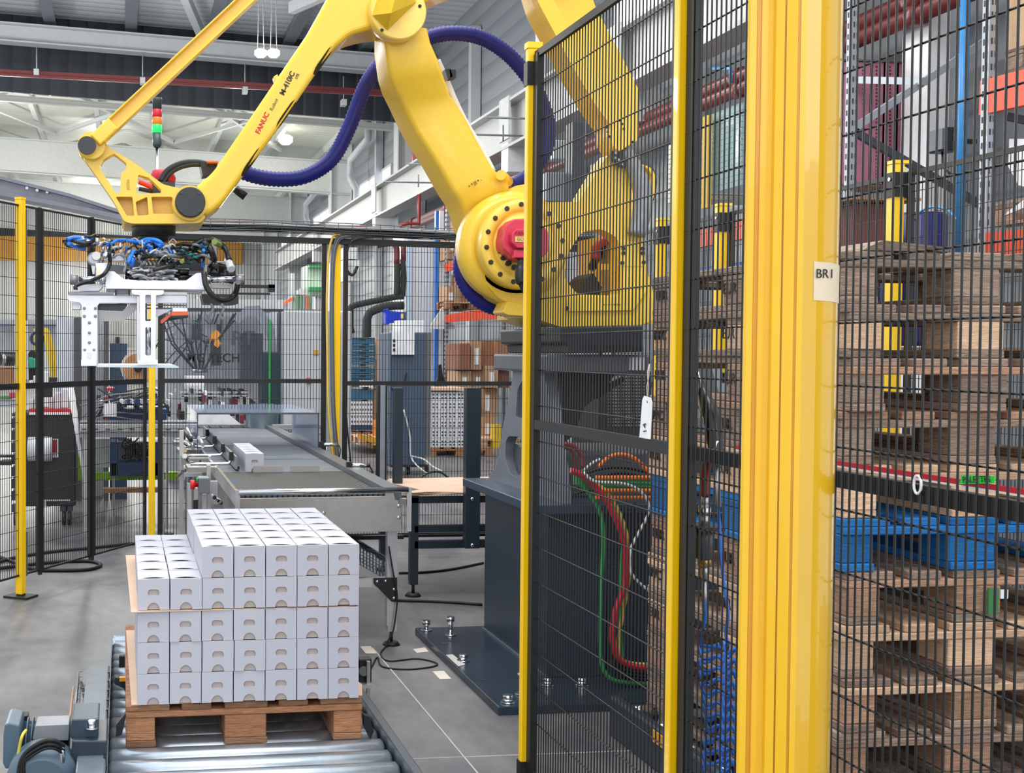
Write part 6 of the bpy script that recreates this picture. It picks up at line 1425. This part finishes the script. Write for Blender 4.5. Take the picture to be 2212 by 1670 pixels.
for i in range(6): MB().pbox(640+i*7, 636+(i*13) % 12, 646+i*7, 668, 15.6, 15.9).build('machine_unit', random.choice([M('6A8A6E', .5), WHITE, M('8A8E94', .4), M('C07040', .5)]), t)
t = thing('dust_unit', 'white wall-mounted box with a loop of cable left of the red pipes', 'box', A(775, 590, 24))
MB().pbox(744, 534, 772, 560, 24, 24.5).build('unit_box', M('CDD0D0', .5), t); MB().pbox(742, 562, 778, 608, 24, 24.4).build('unit_box', M('D2D4D2', .5), t)
MB().tube(catmull([A(746, 562, 23.9), A(750, 585, 23.9), A(762, 594, 23.9), A(772, 575, 23.9)], 4), .03, 6).build('cable', BLK, t)

# insulated black pipes and blue valve
t = thing('insulated_pipe', 'black insulated pipes with elbows left of the white column', 'pipe', A(800, 700, 19))
INS = M('2E3231', .85, bump=.3)
def ip(pts, r, Y=19): MB().tube(catmull([A(x, y, Y) for x, y in pts], 3), r, 12).build('pipe_run', INS, t)
ip([(858, 570), (858, 610), (857, 640)], .055); ip([(870, 560), (872, 600), (870, 640)], .045); ip([(872, 640), (850, 642), (800, 652), (765, 660), (757, 668), (757, 700), (760, 720)], .05)
ip([(872, 660), (835, 662), (805, 672), (795, 684), (792, 720), (792, 940)], .065, 18.6)
MB().tube(catmull([A(x, y, 19) for x, y in ((814, 530), (840, 526), (855, 530), (857, 570))], 4), .05, 10).build('red_pipe', M('6E2426', .4), t); MB().tube([A(872, 530, 19), A(872, 565, 19)], .04, 8).build('red_pipe', M('6E2426', .4), t)
t = thing('blue_valve', 'bright blue industrial valve with a yellow label by the white column', 'valve', A(855, 683, 18.3))
MB().pp(rnd([(834, 667), (839, 666), (842, 672), (868, 674), (868, 690), (860, 697), (842, 698), (838, 702), (834, 700)], 2), 18.3, 18.6).build('valve_body', M('1238C8', .3), t, bevel=.01)
MB().pbox(866, 674, 878, 692, 18.3, 18.5).build('end_flange', M('4A5068', .4), t); MB().pbox(866, 678, 872, 688, 18.28, 18.3).build('yellow_label', M('D8D080', .5), t)
# white column with blue stripe
t = thing('white_column', 'broad white sheet-clad column with light blue stripe, left of the brown carton racks', 'column', AZ(915, 860, 0))
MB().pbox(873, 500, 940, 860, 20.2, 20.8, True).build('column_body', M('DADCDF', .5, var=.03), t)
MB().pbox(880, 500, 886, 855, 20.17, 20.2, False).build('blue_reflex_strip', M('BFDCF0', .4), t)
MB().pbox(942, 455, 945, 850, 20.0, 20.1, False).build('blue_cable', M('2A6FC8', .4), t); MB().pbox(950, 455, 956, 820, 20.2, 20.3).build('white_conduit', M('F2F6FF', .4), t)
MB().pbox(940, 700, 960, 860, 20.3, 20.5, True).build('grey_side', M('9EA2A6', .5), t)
t = one('triangle_plate', 'white triangular plate hung on the column behind the fence', 'plate', MB().pp([(956, 662), (984, 708), (981, 711), (930, 711), (928, 707)], 19.6, 19.63), M('DDDEE0', .5))
MB().pp([(938, 833), (945, 815), (948, 790), (954, 785), (956, 810), (966, 833), (970, 836), (935, 836)], 19.5, 19.6); 
one('wall_phone', 'black handset unit on the white column above the fence mid rail', 'device', MB().pp([(940, 833), (947, 815), (948, 790), (954, 787), (956, 810), (966, 833)], 19.5, 19.6), BLK)
# blue crates, cartons, pallet truck
YP = 17.6
grp = 'stack of blue plastic crates left of the grey cabinet'
for k, (y0_, y1_, c) in enumerate(((729, 744, '2E5C78'), (745, 757, '2F5E7C'), (758, 770, '2C5A78'), (771, 783, '34627F'), (784, 794, '7A8088'), (795, 807, '2A5876'), (808, 819, '2B5A79'), (820, 836, '2C5674'))):
    ty_ = ['topmost', 'second from top', 'third from top', 'fourth from top', 'grey one, fifth from top', 'sixth from top', 'seventh from top', 'lowest'][k]
    cr_ = thing('plastic_crate', 'crate of the blue stack behind the back fence, '+ty_, 'crate', A(783, y1_, YP), grp)
    MB().pbox(757, y0_, 810, y1_, YP, YP+.4).build('crate_body', M(c, .45), cr_, bevel=.01)
    MB().pbox(778, y0_+3, 790, y0_+6, YP-.01, YP).build('handle_opening', BLK, cr_); MB().pbox(756, y0_, 811, y0_+2, YP-.012, YP).build('crate_rim', M('3E7088', .45), cr_)
bx_('carton', 'white carton with dark print set among the blue crates', 'carton', (777, 822, 806, 836), YP-.08, YP-.015, M('DCDDE0', .5))
for j in range(2):
    for i in range(4):
        t = bx_('ventilated_carton', 'ventilated white carton, column %s of the %s row, left of the grey cabinet' % (ordn[i], ['upper', 'lower'][j]), 'carton', (757+i*12, 867+j*26, 768.5+i*12, 892+j*26), YP, YP+.35, M('D2D3D8', .5))
        h_ = MB()
        for a_ in range(2):
            for b_ in range(2): h_.pbox(759+i*12+a_*6, 872+j*26+b_*11, 761.5+i*12+a_*6, 876+j*26+b_*11, YP-.006, YP)
        h_.build('vent_holes', M('4A4D55', .6), t)
bx_('blue_crate', 'dark blue crate under the ventilated white cartons', 'crate', (757, 919, 805, 929), YP, YP+.4, M('22405E', .4))
bx_('blue_crate', 'blue crate between blue crate stack and ventilated white cartons', 'crate', (757, 842, 806, 864), YP, YP+.4, M('35627E', .4))
p = pallet('wooden_pallet', 'wooden pallet on the floor under crates and ventilated cartons', 'pallet', (WN, W3, WO, WN), .144); p.location = (A(757, 950, YP).x, YP-.05, A(780, 955, YP).z)
p = pallet('wooden_pallet', 'pale wooden pallet standing partly on the forks by the crate stack', 'pallet', (W3, W3, W3, W3), .12, w=.5, l=.8); p.location = (A(775, 955, YP-.6).x, YP-.65, A(780, 962, YP-.6).z)
t = thing('pallet_truck', 'orange-yellow pallet truck fork beside the crate stack', 'pallet truck', A(820, 955, YP-.4))
MB().pp([(775, 938), (812, 946), (812, 960), (776, 948)], YP-.9, YP-.75).build('fork', M('D0942A', .4), t); MB().pbox(811, 908, 822, 962, YP-.6, YP-.4).build('frame', M('C87A20', .4), t); MB().pbox(830, 930, 840, 970, YP-.6, YP-.4).build('wheel', BLK, t)
for i, (r_, lb) in enumerate((((812, 728, 842, 775), 'upper pale brown carton between crates and grey cabinet'), ((812, 776, 842, 840), 'middle pale brown carton between crates and grey cabinet'), ((808, 842, 842, 900), 'lower brown carton behind the dark upright'))):
    bx_('cardboard_box', lb, 'carton', r_, YP+.2, YP+.7, M(('C8AC96', 'C2A48C', 'A87E5E')[i], .7), i == 2)
    if i < 2: bx_('paper_label', ('upper' if i == 0 else 'lower')+' white label on the pale brown cartons by the grey cabinet', 'label', (832, r_[1]+14, 841, r_[3]-4), YP+.18, YP+.2, WHITE)
# grey cabinet on wheels
t = thing('mobile_cabinet', 'tall slate blue cabinet on castors with white papers, behind the stand', 'cabinet', AZ(880, 1010, 0))
Yk = 14.0
MB().pbox(842, 718, 918, 1005, Yk, Yk+.6).build('cabinet_body', M('45566C', .45, var=.04), t, bevel=.01)
MB().pbox(900, 718, 930, 985, Yk+.05, Yk+.75).build('cabinet_side', M('6A6C6C', .5), t)
MB().pbox(844, 1005, 925, 1009, Yk, Yk+.5).build('base_frame', M('20242A', .5), t)
for px in (852, 880, 920): MB().cyl(A(px-3, 1016, Yk+.1), A(px+4, 1016, Yk+.1), .05, n=14).build('castor_wheel', BLK, t)
MB().pbox(846, 838, 868, 842, Yk-.02, Yk).build('door_gap', BLK, t); MB().pp([(873, 828), (878, 805), (880, 806), (877, 830)], Yk-.03, Yk).build('handle', BLK, t)
pp_ = bx_('paper_folder', 'white paper folder with cut-out tabs on the slate cabinet', 'paper', (847, 715, 895, 767), Yk-.05, Yk-.01, M('E4E5E8', .5))
for k in range(3): MB().pbox(849, 733+k*10, 854, 739+k*10, Yk-.056, Yk-.05).build('tab_opening', BLK, pp_)
bx_('carton', 'open white carton on top of the slate cabinet with green print', 'carton', (863, 692, 916, 722), Yk+.1, Yk+.4, M('DFE0E3', .5), bevel=.005)
one('cable', 'white power cable hanging off the slate cabinet to the floor', 'cable', MB().tube(catmull([A(872, 885, Yk-.05), A(880, 915, Yk-.05), A(886, 945, Yk-.05), A(888, 985, Yk-.05), A(900, 1005, Yk-.2), A(925, 1025, Yk-.3)], 5), .01, 6), M('C8C8C4', .5))
one('cable', 'white cable curving over the floor right of the slate cabinet', 'cable', MB().tube(catmull([A(890, 986, Yk-.1), A(915, 992, Yk-.2), A(935, 1008, Yk-.3), A(955, 1018, Yk-.4)], 5), .01, 6), M('D0D0CC', .5))
MB().tube(catmull([A(905, 1035, 12), A(925, 1022, 12), A(950, 1020, 12), A(972, 1035, 12)], 5), .01, 6).build('black_cable', BLK, t)
# white crates on pallet (ventilated)
Yv = 16.6
for j in range(6):
    for i in range(2):
        y0_ = 846+j*20.2; x0_ = 931+i*36.5
        t = bx_('ventilated_carton', '%s white vented carton of the stack on the floor, counted from the top, %s column' % (ordn[j], ['left', 'right'][i]), 'carton', (x0_, y0_, x0_+36, y0_+19.6), Yv, Yv+.5, M('D5D6DB', .5), bevel=.004)
        h_ = MB()
        for a_ in (5, 13, 24, 31): h_.pbox(x0_+a_-1, y0_+5, x0_+a_+2, y0_+8, Yv-.006, Yv).pbox(x0_+a_-1, y0_+12, x0_+a_+2, y0_+15, Yv-.006, Yv)
        h_.build('vent_holes', M('2A2C30', .6), t)
bx_('cardboard_sheet', 'pale cardboard lid on the stack of vented white cartons', 'cardboard sheet', (926, 838, 1008, 844), Yv-.05, Yv+.6, KRL)
z_ = A(960, 967, Yv).z
p = pallet('wooden_pallet', 'wooden pallet under the stack of vented white cartons', 'pallet', (WN, WO, WO, WN), .144, w=.9); p.location = (A(927, 967, Yv).x, Yv-.02, A(960, 967, Yv).z-.144)
# brown carton load
BC = ['8A5A44', 'B08A6C', '9A6A4E', 'B59070', '7E4E3C']
rr_ = [((992, 742, 1016, 800), 0, 'dark'), ((1017, 738, 1040, 800), 1, 'light'), ((1041, 736, 1072, 790), 2, 'mid'), ((1073, 735, 1098, 800), 2, 'mid'), ((991, 801, 1018, 840), 3, 'light'), ((1019, 801, 1048, 838), 1, 'light'), ((1049, 790, 1076, 838), 3, 'light'), ((1077, 801, 1100, 838), 4, 'dark'), ((1040, 839, 1075, 900), 1, 'light'), ((1040, 901, 1072, 950), 3, 'light'), ((1004, 870, 1038, 945), 3, 'light')]
for i, (r_, c, nm) in enumerate(rr_):
    rows = 'top' if r_[1] < 800 else ('middle' if r_[1] < 839 else 'lowest')
    k_ = [q for q in rr_ if ('top' if q[0][1] < 800 else ('middle' if q[0][1] < 839 else 'lowest')) == rows].index((r_, c, nm))
    t = bx_('cardboard_box', '%s brown carton of the %s row on the big load left of the robot base' % (ordn[k_], rows), 'carton', r_, 18.5+.1*(i % 3), 19.3, M(BC[c], .7), bevel=.006)
    if i in (1, 4, 5, 6, 8, 9): MB().pbox(r_[0]+9, r_[1]+14, r_[0]+18, r_[3]-12, 18.49+.1*(i % 3)-.005, 18.5+.1*(i % 3)).build('paper_label', WHITE, t)
bx_('yellow_guard', 'small yellow rack foot guard right of the brown carton load', 'guard', (1068, 918, 1082, 970), 17.9, 18.1, M('D8B420', .5), True)
p = pallet('wooden_pallet', 'small wooden pallet end beside the yellow rack foot guard', 'pallet', (W3, W3, W3, W3), .144, w=.6); p.location = (A(1040, 960, 18).x, 18, .0)

# ================================================================ PALLET RACKS
OR = M('D84A24', .45, var=.04); UPR = M('A4AAB2', .4, .3)
def rack_beam(parent, p, q, h=.12): MB().beam(p, q, .05, h).build('rack_beam', OR, parent)
def upright(parent, x, y, h=6.0, w=.06):
    MB().box(x-w/2, x+w/2, y-.03, y+.03, 0, h).build('upright', UPR, parent)
    mb = MB(); z = 1.0
    while z < min(h, 4.2): mb.box(x-w*.28, x-w*.12, y-.033, y-.030, z, z+.035).box(x+w*.12, x+w*.28, y-.033, y-.030, z, z+.035); z += .075
    for k in range(44): mb.box(x-w/2-.003, x-w/2, y-.018, y-.008, 1+k*.075, 1.035+k*.075).box(x-w/2-.003, x-w/2, y+.008, y+.018, 1+k*.075, 1.035+k*.075)
    mb.build('slot_holes', M('34383E', .6), parent, kind='stuff')
rk = thing('pallet_rack', 'far grey and orange pallet rack with brown cartons behind the blue hose loop', 'rack', AZ(1090, 960, 0))
for px in (1089, 965): p = A(px, 700, 19.6); upright(rk, p.x, 19.6, 5.0)
for (a_, b_, h_) in (((962, 580), (1040, 548), .13), ((966, 688), (1080, 670), .12), ((962, 690), (1080, 682), .10)):
    rack_beam(rk, A(a_[0], a_[1], 19.4), A(b_[0], b_[1], 19.0), h_)
for i, (r_, c, lb) in enumerate((((968, 505, 990, 560), 1, 'upper brown carton left of the arm base on the far rack'), ((965, 618, 995, 660), 3, 'pale brown carton with white label on the far rack shelf'), ((996, 590, 1030, 655), 2, 'dark brown carton on the far rack shelf'), ((1031, 600, 1060, 655), 0, 'rightmost dark brown carton on the far rack shelf'), ((992, 470, 1010, 500), 1, 'brown carton with framed label above the cable tray'))):
    t = bx_('cardboard_box', lb, 'carton', r_, 19.5, 20.1, M(BC[c], .7), bevel=.006)
    MB().pbox(r_[0]+5, r_[1]+14, r_[0]+13, r_[1]+36, 19.49, 19.5).build('paper_label', WHITE, t)
z_ = A(1000, 668, 19.4).z; p = pallet('wooden_pallet', 'wooden pallet under the cartons on the far orange rack', 'pallet', (WN, W3, WO, WN), .14, w=.95); p.location = (A(963, 668, 19.4).x, 19.4, z_-.0)
# near racks along the right wall
XR = 5.0
rk2 = thing('pallet_rack', 'grey and orange pallet rack behind the inner fence at right', 'rack', (XR, 8, 0))
yq = [vert(2124, XR), vert(1830, XR), vert(1462, XR)]
for y_ in yq: upright(rk2, XR, y_, 5.2, .055)
def rbm(px0, py0, px1, py1, h): rack_beam(rk2, AX(px0, py0, XR), AX(px1, py1, XR), h)
rbm(2124, 212, 2500, 120, .20); rbm(2120, 535, 2500, 510, .17)
rbm(1462, 528, 1600, 498, .15); rbm(1600, 498, 1815, 450, .15)
MB().beam(AX(2140, 250, XR)+V((.1, 0, 0)), AX(2260, 330, XR)+V((.9, 0, 0)), .05, .04).build('brace', M('3C4248', .5), rk2)
MB().beam(V((XR, yq[1], A(0, 330, 1).z*0+3.0)), V((XR+1, yq[1], 3.65)), .04, .05).build('brace', UPR, rk2); MB().beam(V((XR, yq[1], 3.0)), V((XR+1, yq[1], 2.5)), .04, .05).build('brace', M('3C4248', .5), rk2)
MB().beam(AX(1820, 172, XR+.5), AX(1998, 176, XR+.5), .05, .05).build('brace', UPR, rk2)
# things on the racks
Yp = 8.75
t = thing('insulation_boards', 'stack of dusty pink perforated boards behind the rack brace at upper right', 'boards', A(1910, 390, Yp))
R = random.Random(8); nb_ = 6
for k in range(nb_):
    xa_ = 1822+174*k/nb_; xb_ = 1822+174*(k+1)/nb_-1
    MB().pbox(xa_, 134, xb_, 398, Yp, Yp+.3).build('pink_board', M(R.choice(('B8788E', 'AC6C84', 'C08098')), .7), t)
    mb = MB(); y_ = 142
    while y_ < 390: mb.pbox((xa_+xb_)/2-1.5, y_, (xa_+xb_)/2+1.5, y_+4, Yp-.006, Yp); y_ += 8
    mb.build('perforation', M('5A2E40', .8), t, kind='stuff')
MB().pbox(1820, 130, 1997, 134, Yp-.02, Yp+.35).build('top_sheet', M('50545A', .5), t)
MB().pbox(1822, 398, 1996, 404, Yp-.02, Yp+.35).build('shelf_board', WN, t)
for px in (1826, 1990): MB().pbox(px, 404, px+5, 700, Yp, Yp+.05, True).build('leg', UPR, t)
bx2 = [((1440, 300, 1482, 470), 'CFC8B2', 'cream stack of layered boards left of the inner yellow post'), ((1532, 225, 1604, 440), '9CC6C4', 'teal film-wrapped load high on the rack between the posts')]
for r_, c, lb in bx2:
    a = AX(r_[0], r_[3], 5.2); b = AX(r_[2], r_[1], 5.2)
    t = thing('wrapped_load', lb, 'load', (5.5, (a.y+b.y)/2, a.z)); n_ = 14 if c == '9CC6C4' else 12; z0_, z1_ = AX(r_[2], r_[3]-40, 5.2).z, AX(r_[2], r_[1], 5.2).z
    for k in range(n_):
        MB().box(5.2, 6.0, min(a.y, b.y), max(a.y, b.y), z0_+(z1_-z0_)*k/n_+.006, z0_+(z1_-z0_)*(k+1)/n_).build('stacked_layer', M(c, .15 if c == '9CC6C4' else .6, var=.15), t)
    if c == '9CC6C4': MB().box(5.18, 6.02, min(a.y, b.y)-.02, max(a.y, b.y)+.02, z0_, z1_+.01).build('stretch_film', glass('E8F6F6', .12, .12), t)
a = AX(1515, 450, 5.1); b = AX(1530, 248, 5.1); one('corner_strip', 'upright yellowish strapping strip beside the teal wrapped load', 'strip', MB().box(5.1, 5.14, b.y, a.y, AX(1520, 450, 5.1).z, b.z), M('C8A445', .6))
for i, (r_, c, lb) in enumerate((((1885, 450, 1905, 535), '25307A', 'left dark blue drum standing on the rack shelf at right'), ((1908, 448, 1922, 535), '222C72', 'second dark blue drum on the rack shelf, by the low yellow post'), ((1940, 470, 2022, 540), '1C2468', 'wide dark blue container with yellow label on the rack shelf'))):
    a = AX((r_[0]+r_[2])/2, r_[3], 4.9); rad = abs(AX(r_[2], 500, 4.9).y-AX(r_[0], 500, 4.9).y)*.46; z1_ = AX(r_[0], r_[1], 4.9).z
    t = thing('blue_drum', lb, 'drum', (4.9, a.y, 1.6))
    MB().lathe((4.9, a.y, 1.5), (0, 0, 1), [(rad*.96, 0), (rad, .03), (rad, (z1_-1.5)*.5), (rad*1.04, (z1_-1.5)*.52), (rad, (z1_-1.5)*.55), (rad, z1_-1.52), (rad*.9, z1_-1.5)], 20).build('drum_body', M(c, .3), t)
    if i == 2: MB().box(4.9-rad*1.05, 4.9-rad*1.0, a.y-.05, a.y+.05, 1.6, z1_-.05).build('yellow_label', M('A8A060', .5), t)
one('shelf_deck', 'wooden shelf deck carrying the dark blue drums', 'shelf', MB().box(4.4, 5.6, yq[0]+.1, yq[1]-.05, 1.40, 1.49), WN)
one('blue_hose', 'light blue hose arch over the blue container at right', 'hose', MB().tube(catmull([AX(x, y, 4.7) for x, y in ((1976, 475), (1992, 455), (2020, 447), (2048, 455), (2066, 475))], 5), .008, 6), M('3A90D0', .4))
for k in range(3):
    one('red_mesh_crate', ['left', 'middle', 'right'][k]+' dark red slatted crate under the pink boards at right', 'crate', MB().pbox(1846+k*34, 440, 1878+k*34, 532, 6.6, 7.0), M('6A2A24', .6))
one('shelf_deck', 'wooden shelf board above the dark red crates at right', 'shelf', MB().pbox(1842, 424, 1990, 434, 6.5, 7.1), WN)
# carton load on upper right pallet
p = AX(2150, 130, 5.3); one('cardboard_box', 'pale brown carton on the pallet at the upper right photo corner', 'carton', MB().box(5.15, 6.0, 4.9, vert(2160, 5.15), AX(2160, 115, 5.15).z, 4.5), M('C0A07C', .7))
pz = AX(2160, 118, 5.15).z-.15
q = pallet('wooden_pallet', 'weathered pallet on the upper right orange beam', 'pallet', (W4, W2, W4, W4), .144); q.location = (5.1, vert(2155, 5.1)-1.2, pz)
q = pallet('wooden_pallet', 'wooden pallet on the lower right orange beam', 'pallet', (W2, W2, W1, W2), .144); q.location = (5.1, vert(2140, 5.1)-1.2, AX(2170, 520, 5.0).z+.1)
one('white_sheet', 'white crumpled sheet bag on the pallet at the right edge', 'bag', MB().ext([AX(2160, 470, 5.1), AX(2280, 420, 5.1), AX(2280, 300, 5.1), AX(2180, 300, 5.1), AX(2178, 360, 5.1), AX(2200, 400, 5.1), AX(2240, 410, 5.1)], (.5, 0, 0)), M('E6E6EA', .5))
# white square column and spotlight
cw_ = thing('white_column', 'tall white square column with blue pipe at upper right', 'column', (6.0, 8.6, 0))
a, b = A(1999, 400, 8.3), A(2046, 400, 8.3)
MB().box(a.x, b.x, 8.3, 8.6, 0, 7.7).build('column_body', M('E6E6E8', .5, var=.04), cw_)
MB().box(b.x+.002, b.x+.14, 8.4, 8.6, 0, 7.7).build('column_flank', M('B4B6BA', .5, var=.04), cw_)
s_ = thing('flood_light', 'small black flood light on the white column at right', 'lamp', AX(2040, 303, 5.7))
a = AX(2036, 304, 5.62); MB().box(5.58, 5.70, a.y-.09, a.y+.09, a.z-.08, a.z+.08).build('lamp_body', M('26292C', .4), s_, bevel=.008); MB().box(5.56, 5.58, a.y-.08, a.y+.08, a.z-.07, a.z+.07).build('lamp_glass', M('6A7078', .15), s_)
MB().beam(a+V((.05, 0, 0)), a+V((.25, 0, 0)), .03, .03).build('lamp_arm', BLK, s_)
MB().tube(catmull([a+V((0, 0, -.08)), a+V((0, -.03, -.2)), a+V((.1, -.12, -.3))], 4), .008, 6).build('cable', BLK, s_)
# dark post and grey units on the wall behind the robot
for r_, c, Y_, lb in (((1238, 262, 1262, 440), '3A4049', 11.5, 'dark vertical post seen between corner post and rear robot link'), ((1180, 372, 1232, 436), '9AA0A8', 11.8, 'grey wall-mounted control unit right of the corner post'), ((1196, 302, 1228, 344), 'C4C8CC', 12.0, 'small pale wall box right of the corner post'), ((1290, 350, 1312, 440), '5A626C', 12.0, 'dark grey wall unit left of the rear robot casting')):
    bx_('wall_unit', lb, 'unit', r_, Y_, Y_+.2, M(c, .45), bevel=.01)
for r_, lb in (((1428, 590, 1450, 600), 'small blue bin'),): pass
one('blue_bin', 'bright blue plastic bin on the shelf left of the wide column', 'bin', MB().box(4.6, 4.95, vert(1598, 4.6), vert(1510, 4.6), AX(1550, 588, 4.6).z, AX(1550, 572, 4.6).z), M('2448B0', .4), bevel=.01)
